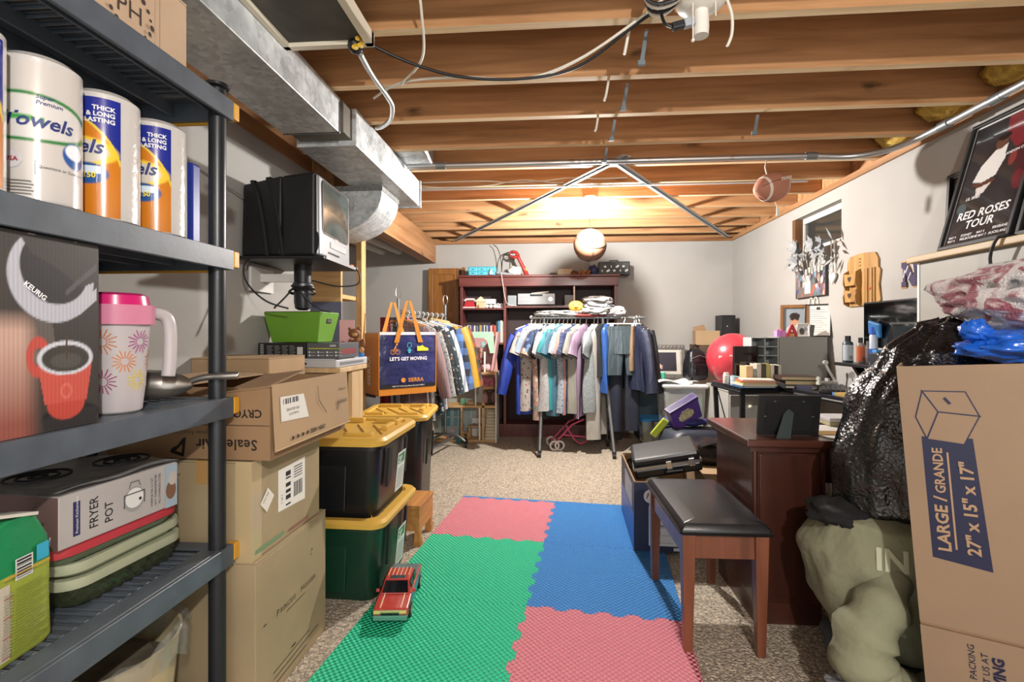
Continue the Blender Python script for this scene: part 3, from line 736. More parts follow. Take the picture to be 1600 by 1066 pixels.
# ---------------------------------------------------------------- cartons
card = M('cardboard', '#a88c6a', .8, var=.1, vs_=5, bump=.12, bs=35)
card2 = M('cardboard_olive', '#9c8b6b', .8, var=.12, vs_=5, bump=.12, bs=35)
cardd = M('cardboard_brown', '#8d6f50', .8, var=.12, vs_=5, bump=.12, bs=35)
cardp = M('cardboard_pale', '#b79c80', .8, var=.08, vs_=5, bump=.1, bs=35)
tape = M('packing_tape', '#a98554', .2, coat=.4)
def carton(label, size, loc, rz=0., m=card, open_=False, name='cardboard_box', cat='box', group=None, tp=True, inner=None, wall=.006):
    sx, sy, sz = size; t = thing(name, label, cat, loc, rz, group)
    if open_:
        part('body', m, t, lambda b: (b.bx(-sx / 2, sx / 2, -sy / 2, sy / 2, 0, wall), b.bx(-sx / 2, -sx / 2 + wall, -sy / 2, sy / 2, wall, sz), b.bx(sx / 2 - wall, sx / 2, -sy / 2, sy / 2, wall, sz),
                                      b.bx(-sx / 2 + wall, sx / 2 - wall, -sy / 2, -sy / 2 + wall, wall, sz), b.bx(-sx / 2 + wall, sx / 2 - wall, sy / 2 - wall, sy / 2, wall, sz)))
    else:
        part('body', m, t, lambda b: b.bx(-sx / 2, sx / 2, -sy / 2, sy / 2, 0, sz - .006), bevel=.004)
        for s in (-1, 1):
            part('flap', m, t, lambda b: b.bx(min(s * .002, s * sx / 2), max(s * .002, s * sx / 2), -sy / 2, sy / 2, sz - .006, sz), bevel=.002)
        if tp: part('tape', tape, t, lambda b: (b.bx(-.026, .026, -sy / 2 - .001, sy / 2 + .001, sz, sz + .0008), b.bx(-.026, .026, -sy / 2 - .001, -sy / 2, sz - .07, sz)))
    return t
def front(t, sx, sy): return Decal((-sx / 2, -sy / 2, 0), (1, 0, 0), (0, 0, 1))
def rside(t, sx, sy): return Decal((sx / 2, -sy / 2, 0), (0, 1, 0), (0, 0, 1))

# top shelf: PH box
sx, sy, sz = .34, .50, .225
t = carton('pale cardboard box printed PH on the top shelf of the plastic unit', (sx, sy, sz), (-1.165, 1.03, SC[0]), 0, cardp, tp=False)
d = rside(t, sx, sy)
d.text('PH', .315, .072, .062, '#3b2f28', 'CENTER', .0); d.text('PRINCESS', .315, .022, .024, '#3b2f28', 'CENTER'); 
for k in range(18):
    a = 2 * PI * k / 18 + .2; d.disc(.315 + .062 * math.cos(a), .092 + .055 * math.sin(a), .004 + .0015 * (k % 3), '#3b2f28', n=8)
d.line([(.40, .0), (.40, sz)], .002, '#8a7358')
d.build(t)

# paper towels
wrapm = M('towel_wrap', '#c4c1bd', .22, bump=.5, bs=45, bd=.004, coat=.5)
paper = M('towel_paper', '#efece6', .9, bump=.5, bs=70, bd=.003)
def towel(y, label, rz, white=False):
    r, h = .066, .295
    t = thing('paper_towel_roll', label, 'paper towels', (-1.02, y, SC[1]), rz, 'paper towel rolls on the second shelf')
    part('roll', wrapm, t, lambda b: b.lathe([(.02, 0), (r - .012, 0), (r, .01), (r, h - .012), (r - .014, h), (.024, h - .004), (.02, h - .012)], 40), smooth=True)
    part('core', M('towel_core', '#b59a78', .9), t, lambda b: b.lathe([(.02, h - .02), (.022, h - .02), (.022, h - .003), (.02, h - .003)], 20, cap=False))
    def fnc(U, V):
        im = Img(U, V, '#c4c0bb', 1.35); im.w = .012
        if white:
            im.ell(.45, .60, .95, .17, '#d0cecb'); im.ring(.45, .60, .95, .17, .012, '#2c7a3c'); im.ring(.4, .47, .95, .12, .02, '#3f9a4a', cond=(im.y > .42) * (im.x < .7))
            im.ell(1.12, .38, .2, .1, '#2f5a9c'); im.ell(1.12, .41, .16, .06, '#e8ecf2')
            return im.c
        im.over((im.x > .1) * 1., '#c4761c')
        m = np.clip((im.x / 1.38) ** 2 + ((im.y - .33) / .60) ** 2, 0, 2)
        im.over(((m > 1) & (im.y > .45) & (im.x > .1)) * 1., '#1c2c8a'); im.over((np.abs(m - 1) < .03) * (im.y > .45) * (im.x > .1), '#d8c244')
        im.ell(.45, .54, .8, .13, '#c9c4ba'); im.ring(.45, .54, .8, .13, .012, '#e6c33c')
        im.ell(.85, .36, .33, .09, '#1f4f8e'); im.over(((np.abs(im.x - .85) < .22) & (np.abs(im.y - .39) < .035)) * 1., '#cfe0ee')
        im.over(((im.x < .12) & (im.x > .05)) * 1., '#f0ece4')
        return im.c
    rr = r + .0006
    pic('label', t, fnc, 150, 110, lambda u, v: (rr * math.sin((u - .5) * 2.5), -rr * math.cos((u - .5) * 2.5), .012 + v * (h - .035)), vcol('glossy_label', .2, .5))
    dd = Decal((0, 0, 0), (1, 0, 0), (0, 0, 1), rr); dd.base = .0008
    if white:
        dd.text('Towels', -.062, .150, .037, '#23306e', bold=.02, shear=.25); dd.text('Super\nPremium', -.01, .205, .011, '#23306e', bold=.01, shear=.2)
        dd.disc(-.045, .085, .017, '#c5c3c6', n=20); dd.text('USA', -.045, .081, .012, '#9a2230', 'CENTER', .02)
        dd.line([(-.01, .06), (.06, .06), (.06, .085), (-.01, .085)], .001, '#444444', True); dd.text('Questions or Comments', -.007, .073, .008, '#333333')
        for k in range(5): dd.rect(-.065, .02 + .006 * k, -.015 + .003 * (k % 2), .022 + .006 * k, '#77736e')
        dd.bars(-.07, .235, .014, .03, '#555555', 8)
    else:
        dd.text('THICK\n& LONG\nLASTING', .073, .245, .0135, '#dcdcdc', 'RIGHT', .035)
        dd.text('els', .006, .150, .042, '#23306e', bold=.02, shear=.25); dd.text('Super\nPremium', -.045, .175, .011, '#23306e', bold=.01, shear=.2); dd.text('150', .028, .096, .016, '#e8d23a', 'CENTER', .03)
        dd.text('absorbent', -.055, .07, .014, '#23306e', bold=.02, shear=.2)
    dd.build(t, 'lettering')
    return t
towel(.765, 'orange-labelled paper towel roll cut off at the left edge of the picture', R(45))
towel(.91, 'white paper towel roll reading Towels on the second shelf', R(52), True)
towel(1.055, 'orange and blue paper towel roll between the white roll and the last roll', R(-3))
towel(1.205, 'orange and blue paper towel roll nearest the end of the second shelf', R(-5))
o = part('blue_package', M('pack_blue', '#22348c', .35), None, lambda b: b.prism(rrect(.09, .24, .008), .03, (0, 0, .12), (1, 0, 0), (0, 0, 1)), bevel=.003); o.location = (-1.05, 1.345, SC[1])
tag(o, 'thin blue package standing behind the last paper towel roll', 'package')

# coffee maker box
sx, sy, sz = .36, .44, .366
t = thing('coffee_maker_box', 'dark coffee maker carton with red mug picture on the third shelf', 'box', (-.938 - sx / 2, .735, SC[2]))
part('body', M('box_black', '#2b2929', .45, var=.2, vs_=6), t, lambda b: b.bx(-sx / 2, sx / 2, -sy / 2, sy / 2, 0, sz - .004), bevel=.004)
for s in (-1, 1): part('flap', M('box_black', '#2b2929', .45), t, lambda b: b.bx(min(s * .002, s * sx / 2), max(s * .002, s * sx / 2), -sy / 2, sy / 2, sz - .004, sz))
def keur(U, V):
    A = sy / sz; im = Img(U, V, '#383431', A); X = lambda v: v * A
    rib = .5 + .5 * np.sin(U * 2 * PI * 60)
    g = (np.clip((.74 - U) / .08, 0, 1) * np.clip((.62 - V) / .1, 0, 1))[..., None]
    warm = np.array(rgb('#b9998a')) * np.clip(V * 2.2, .15, 1)[..., None] + np.array(rgb('#7a3428')) * (1 - np.clip(V * 2.2, 0, 1))[..., None]
    im.c = im.c * (1 - g) + warm * g
    im.poly([(X(.70), .62), (X(.78), .60), (X(.80), .4), (X(.74), .42)], '#5a5450')
    im.ell(X(.79), .80, X(.185), .24, '#aeb0ba', 6); im.ell(X(.80), .845, X(.148), .19, '#2c2c2f', 6)
    im.poly([(X(.64), 1.), (X(1.), 1.), (X(1.), .80), (X(.92), .76), (X(.86), .80), (X(.78), .86), (X(.70), .90)], '#3a3836')
    im.poly([(X(.80), .565), (X(.90), .60), (X(.99), .69), (X(.99), .76), (X(.93), .70), (X(.86), .655), (X(.80), .63)], '#aeb0ba')
    im.poly([(X(.84), .70), (X(.99), .86), (X(.99), .90), (X(.84), .73)], '#4e4c50')
    im.ell(X(.87), .07, X(.13), .06, '#1c1c1e'); im.poly([(X(.74), .07), (X(.99), .10), (X(.99), .0), (X(.75), .0)], '#2a2828')
    im.ring(X(.725), .385, X(.035), .075, .016, '#b54a40', 0)
    im.ell(X(.845), .135, X(.085), .085, '#b04438'); im.poly([(X(.722), .36), (X(.968), .36), (X(.94), .14), (X(.75), .14)], '#bb5145')
    im.ell(X(.845), .375, X(.125), .09, '#c4c9d2'); im.ell(X(.845), .372, X(.107), .072, '#3a3733'); im.ell(X(.845), .36, X(.07), .04, '#4c4a46')
    im.ring(X(.845), .20, X(.022), .035, .006, '#c8685c')
    im.over(((np.abs(U - .845) < .005) & (V > .37) & (V < .50)) * 1., '#4a3428')
    im.c = im.c * (.86 + .22 * rib[..., None]); return im.c
pic('picture', t, keur, 230, 110, lambda u, v: (sx / 2 + .0012, -sy / 2 + u * sy, v * sz), vcol('carton_print', .35))
d = rside(t, sx, sy); d.base = .002; d.text('KEURIG', .292, .272, .0135, '#e9e9ec', bold=.03, rot=-36); d.rect(.195, .085, .2, .1, '#222222'); d.build(t, 'lettering')

# pitcher
t = thing('pitcher', 'frosted plastic pitcher with pink lid and firework pattern on the third shelf', 'pitcher', (-1.02, 1.085, SC[2]))
fro = M('frosted_plastic', '#bdb7b9', .35, alpha=.93)
part('jug', fro, t, lambda b: b.lathe([(.046, 0), (.05, .004), (.056, .06), (.062, .16), (.067, .215), (.070, .245), (.067, .245), (.06, .16), (.05, .01)], 36, cap=True), smooth=True)
part('lid', M('lid_pink', '#c8246e', .25), t, lambda b: b.lathe([(.073, .205), (.074, .215), (.074, .246), (.066, .25), (.062, .272), (.05, .278), (.0, .278)], 36), smooth=True)
part('rim', M('rim_pink_clear', '#d98aa6', .25, alpha=.8), t, lambda b: b.lathe([(.0745, .205), (.0745, .25), (.0755, .25), (.0755, .205)], 36, cap=False), smooth=True)
part('handle', fro, t, lambda b: b.tube(smoothpath([(.03, .06, .235), (.045, .092, .228), (.05, .103, .195), (.05, .103, .12), (.048, .10, .075)], 6), [.016] * 25, 8), smooth='all')
dd = Decal((0, 0, 0), Vector((math.cos(R(60)), math.sin(R(60)), 0)), (0, 0, 1), .0625); dd.base = .001
dd.Rf = lambda v: np.interp(v, [0, .004, .06, .16, .215, .245], [.046, .05, .056, .062, .067, .07])
for (u, v, c, s) in ((-.045, .165, '#c06a2c', .03), (.03, .165, '#a0337a', .028), (-.002, .12, '#d07a3a', .026), (-.045, .075, '#8e2460', .03), (.028, .075, '#d8c23a', .026), (.075, .12, '#c06a2c', .026), (-.09, .12, '#d8c23a', .026)):
    for k in range(16):
        a = 2 * PI * k / 16; dd.line([(u + .45 * s * math.cos(a), v + .45 * s * math.sin(a)), (u + s * (.85 + .15 * (k % 2)) * math.cos(a), v + s * (.85 + .15 * (k % 2)) * math.sin(a))], .0022, c); dd.k = 0
    dd.line([(u + .36 * s * math.cos(2 * PI * k / 12), v + .36 * s * math.sin(2 * PI * k / 12)) for k in range(12)], .0015, c, True); dd.k = 0
dd.build(t, 'print')

# scoop
t = thing('metal_scoop', 'aluminium scoop lying on the third shelf beside the pitcher', 'scoop', (-1.04, 1.265, SC[2]), R(22))
alu = M('aluminium', '#a9a59e', .3, .9)
def _sc(b):
    n = 14; rings = []
    for k in range(7):
        x = -.1 + .16 * k / 6; r = .042 * (1 - (k / 6) ** 4 * .75); rings.append([(x, r * 1.05 * math.cos(R(-20 - 320 * i / n)), .044 + r * math.sin(R(-20 - 320 * i / n))) for i in range(n + 1)])
    b.loft(rings, cap=False, closed=False)
part('bowl', alu, t, _sc, smooth='all')
part('handle', alu, t, lambda b: b.tube(smoothpath([(.05, 0, .05), (.09, -.005, .062), (.16, -.01, .066), (.175, -.01, .066)], 5), [.009] * 8 + [.011] * 8, 8), smooth='all')

# fourth shelf: food containers, fryer pot box, coffee bag
def dish(label, loc, rz, w, l, h, m, lidm, lh=.012, name='food_container', tilt=0.):
    t = thing(name, label, 'food container', loc, rz, 'stack of food containers on the fourth shelf', rot=(tilt, 0, rz))
    part('base', m, t, lambda b: b.loft([[(x, y, z) for x, y in rrect(w * k, l * k, .045 * k, 6)] for k, z in ((.86, 0), (.9, .006), (.97, h - .006), (.97, h))]), smooth=True)
    part('lid', lidm, t, lambda b: b.loft([[(x, y, z) for x, y in rrect(w * k, l * k, .05 * k, 6)] for k, z in ((1., h - .01), (1.01, h), (1., h + lh), (.93, h + lh), (.91, h + lh - .005), (.5, h + lh - .005))]), smooth=True)
    return t
sage = M('lid_sage', '#a9b094', .5); dk = M('glass_dark_green', '#39402c', .15, var=.5, vs_=40)
dish('dark glass dish with sage green lid at the bottom of the container stack', (-1.13, 1.155, SC[3] + .002), R(-4), .21, .32, .055, dk, sage)
dish('flat sage green lidded container second from the bottom of the stack', (-1.14, 1.16, SC[3] + .068), R(-2), .21, .33, .022, sage, sage)
dish('food container with bright red lid under the fryer pot box', (-1.145, 1.14, SC[3] + .103), R(-5), .22, .34, .03, M('glass_green', '#6c7a62', .2, alpha=.85), M('lid_red', '#b83b44', .4), .014)
sx, sy, sz = .25, .30, .115
t = thing('fryer_pot_box', 'white and brown fryer pot carton on the red lidded container', 'box', (-1.15, 1.125, SC[3] + .149), R(-5))
part('body', M('box_greywhite', '#b5b0ae', .5, var=.1, vs_=5), t, lambda b: b.bx(-sx / 2, sx / 2, -sy / 2, sy / 2, 0, sz), bevel=.003)
part('side_panel', M('box_brownpanel', '#6f5752', .5), t, lambda b: b.bx(-sx / 2, sx / 2, -sy / 2 - .001, -sy / 2, .001, sz - .001))
part('top_wrap', M('wrap_grey', '#bdbcba', .35, var=.15, vs_=12, bump=.8, bs=25, bd=.01), t, lambda b: b.grid(lambda u, v: (-sx / 2 - .006 + u * (sx + .012), -sy / 2 - .006 + v * (sy + .012), sz + .008 + .006 * math.sin(7 * u + 5 * v) * math.sin(6 * v + 1)), 14, 14), smooth='all')
for cx, cy in ((-.02, -.08), (.03, .08)):
    for q in (.055, .035, .015):
        part('printed_ring', ink('#1b1b1d'), t, lambda b: b.tube([(cx + q * math.cos(a), cy + q * math.sin(a) * 1.1, sz + .0185) for a in [2 * PI * i / 24 for i in range(24)]], .003, 4, closed=True))
d = rside(t, sx, sy)
d.text('FRYER', .085, .022, .028, '#2a2a2a', rot=90, bold=.01, sx=.9); d.text('POT', .12, .022, .028, '#2a2a2a', rot=90, bold=.01, sx=.9)
d.rect(.03, .02, .045, .095, '#2c2f5e'); d.text('Premium Kitchenware', .041, .025, .009, '#e8e8e8', rot=90)
d.disc(.175, .055, .028, '#9a9a98', .03); d.disc(.175, .058, .024, '#dededd', .024); d.line([(.148, .04), (.148, .07), (.202, .07), (.202, .04)], .003, '#555555'); d.disc(.19, .052, .004, '#222222'); d.line([(.16, .085), (.165, .098), (.185, .098), (.19, .085)], .003, '#777777')
for k in range(3): d.text(('FORM & OIL 2.2 QT', 'W/T THERMOMETER', 'ALL STAINLESS STEEL')[k], .225 + .011 * k, .02, .0085, '#444444', rot=90)
d.rect(.262, .0, .299, .113, '#9db0bd'); d.disc(.279, .045, .016, '#7c5a48', .024); d.disc(.284, .075, .013, '#b9b3ad', .018)
d.build(t, 'lettering')
d = front(t, sx, sy); d.base = .0018; d.text('FRYING POT', .235, .03, .026, '#e6dfdc', rot=180, bold=.02); d.rect(.03, .055, .13, .072, '#8e8c96'); d.build(t, 'lettering')
# coffee bag
t = thing('coffee_bag', 'green and lime foil bag of coffee at the front of the fourth shelf', 'bag', (-1.055, .855, SC[3]), R(6))
def bagring(w, dd_, z): return [(x, y, z) for x, y in rrect(w, dd_, .018, 4)]
part('bag', M('bag_lime', '#8f9a36', .35, bump=.5, bs=25, bd=.006), t, lambda b: b.loft([bagring(.105, .125, 0), bagring(.115, .135, .01), bagring(.113, .13, .1), bagring(.115, .132, .165)]), smooth=True)
part('bag_top', M('bag_green', '#1c7a4a', .3, bump=.5, bs=25, bd=.006), t, lambda b: b.loft([bagring(.1155, .1325, .165), bagring(.11, .125, .21), bagring(.09, .1, .25), bagring(.10, .05, .262)]), smooth=True)
part('fold', M('bag_fold', '#c9c6b8', .3), t, lambda b: b.box((.0, 0.0, .267), (.1, .08, .006), (R(-14), 0, 0)))
d = Decal((.0585, -.0675, 0), (0, 1, 0), (0, 0, 1))
d.rect(.016, .012, .04, .15, '#b5ae9c'); d.rect(.05, .15, .085, .19, '#c4c4c0'); d.bars(.053, .153, .029, .035, '#222222', 14, vert=False); d.rect(.092, .168, .118, .2, '#2f9ab8')
for k in range(22): d.rect(.046, .015 + .0058 * k, .117 - .02 * ((k * 7) % 3 == 0), .0165 + .0058 * k, '#6b7a28')
for k in range(20): d.rect(.02, .02 + .006 * k, .037, .0225 + .006 * k, '#8c5548' if k % 6 == 0 else '#8f8878')
d.line([(.02, .166), (.11, .166)], .003, '#b5923a'); d.build(t, 'lettering')
# bucket with clear bag under the fourth shelf
t = thing('waste_bin', 'cream round bin lined with a clear plastic bag under the fourth shelf', 'bin', (-1.115, 1.12, SC[4]))
part('bin', M('bin_cream', '#b9ab86', .6, var=.2, vs_=6), t, lambda b: b.lathe([(.15, 0), (.155, .005), (.178, .27), (.184, .28), (.178, .28), (.15, .01)], 36), smooth=True)
def _lin(b):
    n = 48; rg = []
    for k, (r, z) in enumerate(((.172, .2), (.176, .27), (.19, .30), (.196, .285), (.19, .25), (.187, .22))):
        rg.append([((r + .009 * math.sin(7 * a + k) + .005 * math.sin(17 * a)) * math.cos(a), (r + .009 * math.sin(7 * a + k) + .005 * math.sin(17 * a)) * math.sin(a), z + .016 * math.sin(5 * a + 1) + .008 * math.sin(13 * a + k)) for a in [2 * PI * i / n for i in range(n)]])
    b.loft(rg, cap=False)
part('liner', M('clear_bag', '#a9aca8', .1, alpha=.22, coat=.8), t, _lin, smooth='all')
part('contents', M('bin_dark', '#6b6252', .8, var=.4, vs_=20), t, lambda b: b.lathe([(.165, .19), (.12, .225), (.0, .23)], 24))

# stack of cartons past the shelving
sx, sy, sz = .46, .455, .465
t = carton('large olive-brown Princess House carton on the floor under two other boxes', (sx, sy, sz), (-1.10, 1.625, 0), 0, card2)
d = rside(t, sx, sy)
d.text('P', .11, .243, .030, '#3a3226'); d.text('RINCESS', .132, .243, .023, '#3a3226', ls=1.15); d.text('H', .262, .243, .030, '#3a3226'); d.text('OUSE®', .287, .243, .023, '#3a3226', ls=1.15)
d.text('www.princesshouse.com', .17, .225, .012, '#3a3226')
d.rect(.09, .075, .32, .078, '#3a3226'); d.rect(.09, .055, .39, .058, '#3a3226'); d.rect(.09, .035, .30, .038, '#3a3226'); d.rect(.20, .088, .225, .094, '#3a3226')
d.disc(.34, .36, .004, '#3a3226', n=8); d.disc(.335, .345, .003, '#3a3226', n=8); d.rect(.035, .255, .05, .259, '#2a2a26'); d.build(t, 'lettering')
sx, sy, sz = .30, .42, .30
t = carton('taped carton with shipping labels in the middle of the box stack', (sx, sy, sz), (-1.03, 1.607, .4665), R(-.8), card2)
part('corner_tape', M('tape_clear', '#c9b48a', .15, alpha=.75, coat=.6), t, lambda b: (b.bx(sx / 2, sx / 2 + .0008, -sy / 2, -sy / 2 + .05, 0, sz), b.bx(sx / 2 - .05, sx / 2, -sy / 2 - .0008, -sy / 2, 0, sz)))
d = rside(t, sx, sy); d.poly([(.14, .10), (.31, .09), (.31, .24), (.14, .235)], '#e2dfd8'); d.bars(.185, .105, .03, .12, '#222222', 12, vert=False); d.bars(.235, .12, .06, .05, '#333333', 14, seed=4)
for k in range(5): d.rect(.235, .185 + .009 * k, .29, .188 + .009 * k, '#333333')
d.text('1 of 1', .165, .12, .014, '#222222', rot=90); d.poly([(.04, .16), (.075, .125), (.115, .165), (.08, .2)], '#ddd8ce'); d.text('CN-705', .058, .155, .012, '#333333', rot=42)
d.rect(.02, .018, .17, .03, '#6f8f6a'); d.rect(.2, .014, .33, .022, '#8a5a4a'); d.build(t, 'label')
# opened CRYOVAC / Sealed Air carton
sx, sy, sz = .53, .50, .215
t = carton('opened Sealed Air carton standing upside down on top of the box stack', (sx, sy, sz), (-1.085, 1.655, .7705), R(-1.5), cardd, open_=True)
part('flap', card, t, lambda b: b.box((sx / 2 + .012, 0, sz - .09), (.005, sy, .2), (0, R(-3), 0)))
part('flap', cardd, t, lambda b: b.box((sx / 2 - .075, -sy / 2 + .10, sz + .012), (.14, .21, .005), (R(9), R(-7), 0)))
part('flap', card, t, lambda b: b.box((-sx / 2 + .1, 0, sz + .004), (.2, sy - .04, .005), (0, R(3), 0)))
d = Decal((sx / 2 + .0225, -sy / 2, -.005), (0, 1, 0), (-.052, 0, 1))
d.poly([(.03, .115), (.19, .105), (.165, .185), (.03, .19)], '#dcdad3'); d.bars(.045, .165, .09, .017, '#333333', 16); d.text('UPS GROUND', .135, .15, .012, '#222222', rot=180); d.text('CHARLOTTE', .13, .135, .01, '#222222', rot=180)
d.text('OPEN HERE', .30, .062, .020, '#2e2520', rot=180, bold=.02)
for k in range(4): d.poly([(.185 - .03 * k, .052), (.185 - .03 * k, .058), (.172 - .03 * k, .062), (.172 - .03 * k, .048)], '#2e2520')
d.line([(.0, .035 ), (.5, .035)], .0025, '#d9bd94'); d.text('OTYPAC', .47, .175, .014, '#3a2f28', rot=180); d.text('PETSAFE', .48, .13, .018, '#3a2f28', rot=180, shear=.3); d.line([(.39, .10), (.40, .13), (.41, .11), (.395, .095)], .003, '#3a2f28')
d.line([(.255, .2), (.26, .15), (.31, .10)], .003, '#5e452e'); d.build(t, 'lettering')
d = front(t, sx, sy)
d.text('Sealed Air', .49, .060, .045, '#241d18', rot=180, bold=.015, ls=1.05); d.text('Cryovac Food Care', .35, .085, .017, '#241d18', rot=180)
d.text('CRYOVAC', .505, .150, .034, '#241d18', rot=180, bold=.02); d.rect(.30, .102, .53, .104, '#3a2f28')
d.poly([(.21, .018), (.255, .005), (.262, .065), (.25, .06), (.235, .04), (.215, .03)], '#1a1614'); d.poly([(.228, .023), (.248, .018), (.25, .045), (.24, .033)], '#946d48'); d.build(t, 'lettering')
# plain tall carton behind, against the wall
carton('plain tall cardboard carton behind the opened box, against the left wall', (.34, .30, 1.045), (-1.328, 2.10, 0), 0, card, tp=False)

# ---------------------------------------------------------------- totes
def tote(label, loc, rz, bm, w=.42, l=.48, h=.335, cat='storage tote', lidm=None, fname='storage_tote', sticker=True):
    t = thing(fname, label, cat, loc, rz, 'lidded storage totes')
    lm = lidm or M('lid_yellow', '#cba245', .45)
    part('body', bm, t, lambda b: b.loft([[(x, y, z) for x, y in rrect(w - i, l - i, .05, 5)] for i, z in ((.07, 0), (.06, .01), (.02, h - .03), (.0, h - .03), (.0, h))]), smooth=True)
    lid = part('lid', lm, t, lambda b: b.loft([[(x, y, z) for x, y in rrect(w + i, l + i, .06, 6)] for i, z in ((.02, h - .012), (.045, h - .008), (.05, h + .012), (.03, h + .026), (-.03, h + .026), (-.045, h + .014), (-.16, h + .014))]), smooth=True)
    for (cx, cy, a, c) in ((-.12, -l / 2 + .06, .12, .035), (.1, -l / 2 + .055, .13, .03), (w / 2 - .055, .03, .03, .12), (w / 2 - .055, .17, .03, .09), (-.1, l / 2 - .06, .16, .03), (.1, l / 2 - .06, .12, .03)):
        part('lid_rib', lm, lid, lambda b: b.box((cx, cy, h + .024), (a, c, .026)), bevel=.006)
    for k in range(4): part('lid_rib', lm, lid, lambda b: b.box((-.12 + .08 * k, .0, h + .017), (.012, l * .5, .008), (0, 0, R(30))), bevel=.002)
    for y in (-.12, .12): part('side_slot', M('slot_black', '#0f1011', .5), t, lambda b: b.box((w / 2 - .002, y, h * .62), (.012, .02, .17), (0, R(3.5), 0)))
    part('front_panel', bm, t, lambda b: b.box((-.06, -l / 2 + .014, h * .5), (.24, .008, h * .72), (R(-4), 0, 0)), bevel=.003)
    if sticker:
        d = Decal((w / 2 + .005, -.055, h * .22), (0, 1, 0), (.1, 0, 1)); d.rect(0, 0, .11, .18, '#d8dcd6'); d.rect(.01, .125, .1, .17, '#3a7a52'); d.text('27', .02, .13, .04, '#eeeeee', bold=.03)
        for k in range(9): d.rect(.012, .015 + .011 * k, .095, .019 + .011 * k, '#7e8a84')
        d.build(t, 'sticker')
    return t
tote('dark green tote with yellow lid on the floor beside the toy truck', (-.925, 2.265, 0), R(-1), M('tote_green', '#123626', .35, var=.15, vs_=6))
tote('black tote with yellow lid stacked on the green tote', (-.925, 2.265, .345), R(-1), M('tote_black', '#121316', .35, var=.15, vs_=6))
tote('black tote with yellow lid on the floor behind the stacked totes, under the garment rack', (-1.03, 3.3, 0), R(5), M('tote_black', '#121316', .35), .42, .5, .60, sticker=False)
t = thing('step_stool', 'low honey-coloured wooden step stool behind the stacked totes', 'stool', (-.82, 2.73, 0), R(-3))
hw = wood('honey_wood', '#c18a4c', '#9a6530', 1, 6., .5, 12.)
part('top', hw, t, lambda b: b.bx(-.13, .13, -.13, .13, .2, .22), bevel=.003)
part('apron', hw, t, lambda b: (b.bx(-.125, .125, -.125, -.105, .08, .2), b.bx(.105, .125, -.105, .125, .08, .2), b.bx(-.125, -.105, -.105, .125, .08, .2)))
for x in (-.11, .11):
    for y in (-.1, .1): part('leg', hw, t, lambda b: b.hexa([(x - .02, y - .02, 0), (x + .02, y - .02, 0), (x + .02, y + .02, 0), (x - .02, y + .02, 0)], [(x - .014, y - .014, .08), (x + .014, y - .014, .08), (x + .014, y + .014, .08), (x - .014, y + .014, .08)]))

# ---------------------------------------------------------------- toy truck
t = thing('toy_truck', 'red toy pickup truck with striped roof on the green foam mat', 'toy truck', (-.637, 2.04, .0135), R(6))
def trk_prof(): return [(-.175, .03), (.17, .03), (.172, .068), (.065, .072), (.05, .112), (-.068, .118), (-.098, .08), (-.172, .066)]
# local: y is along the truck, front toward -y
red = M('truck_red', '#b03a34', .3, coat=.4); tblue = M('truck_blue', '#35679a', .3, coat=.4)
def _lower(b):
    b.loft([[(x, y, z) for (y, z) in ((-.175, .028), (-.178, .05), (-.172, .066), (-.07, .078), (.17, .078), (.176, .06), (.172, .028))] for x in (-.066, -.062, .062, .066)], cap=True)
part('body', red, t, _lower, bevel=.004)
for s in (-1, 1):
    part('side_stripe', tblue, t, lambda b: b.box((s * .0665, .02, .052), (.002, .22, .03)))
    part('side_stripe', M('truck_green', '#3f9a55', .35), t, lambda b: b.box((s * .067, -.05, .034), (.002, .13, .008)))
part('cab', red, t, lambda b: b.hexa([(-.06, -.085, .076), (.06, -.085, .076), (.062, .07, .076), (-.062, .07, .076)], [(-.05, -.045, .118), (.05, -.045, .118), (.052, .055, .118), (-.052, .055, .118)]), bevel=.004)
glass = M('truck_glass', '#12161a', .08)
part('windscreen', glass, t, lambda b: b.prism([(-.052, .004), (.052, .004), (.045, .05), (-.045, .05)], .002, (0, -.0855, .078), (1, 0, 0), Vector((0, .04, .042)).normalized()))
for s in (-1, 1):
    for y0 in (-.055, .005): part('side_window', glass, t, lambda b: b.box((s * .0585, y0 + .027, .098), (.003, .046, .024), (0, R(-s * 13), 0)))
    part('mirror', red, t, lambda b: b.box((s * .073, -.066, .083), (.014, .008, .012)), bevel=.002)
for k in range(6): part('roof_stripe', M('truck_cream', '#e0bf96', .4), t, lambda b: b.box((-.042 + .0168 * k, .02, .1185), (.003, .07, .003)))
part('sunroof', M('truck_grey', '#3b474e', .2), t, lambda b: b.box((0, -.028, .1185), (.06, .024, .002)))
part('bed_cover', M('truck_bed', '#5d6e70', .4), t, lambda b: b.box((0, .118, .08), (.118, .1, .006)), bevel=.002)
for k in range(4): part('tail_light', M('truck_redlight', '#a02222', .3), t, lambda b: b.box((-.024 + .016 * k, .11, .0838), (.009, .006, .002)))
part('bumper', M('truck_bumper', '#4f8a78', .35), t, lambda b: b.box((0, -.178, .034), (.132, .012, .02)), bevel=.004)
part('grille', M('truck_chrome', '#b8b87c', .25, .5), t, lambda b: b.box((0, -.179, .056), (.124, .006, .014)), bevel=.002)
part('grille_slot', glass, t, lambda b: b.box((0, -.181, .05), (.07, .004, .008)))
for s in (-1, 1):
    part('headlight', M('truck_lamp', '#cfc070', .2), t, lambda b: b.box((s * .05, -.181, .057), (.026, .004, .01)))
    for y in (-.108, .115):
        wh = part('wheel', M('tyre', '#17181a', .6), t, lambda b: b.cyl((s * .05, y, .027), (s * .071, y, .027), .027, n=20), bevel=.003)
        part('hubcap', M('hub', '#b9b58c', .3, .6), wh, lambda b: b.cyl((s * .0705, y, .027), (s * .0725, y, .027), .016, n=14))
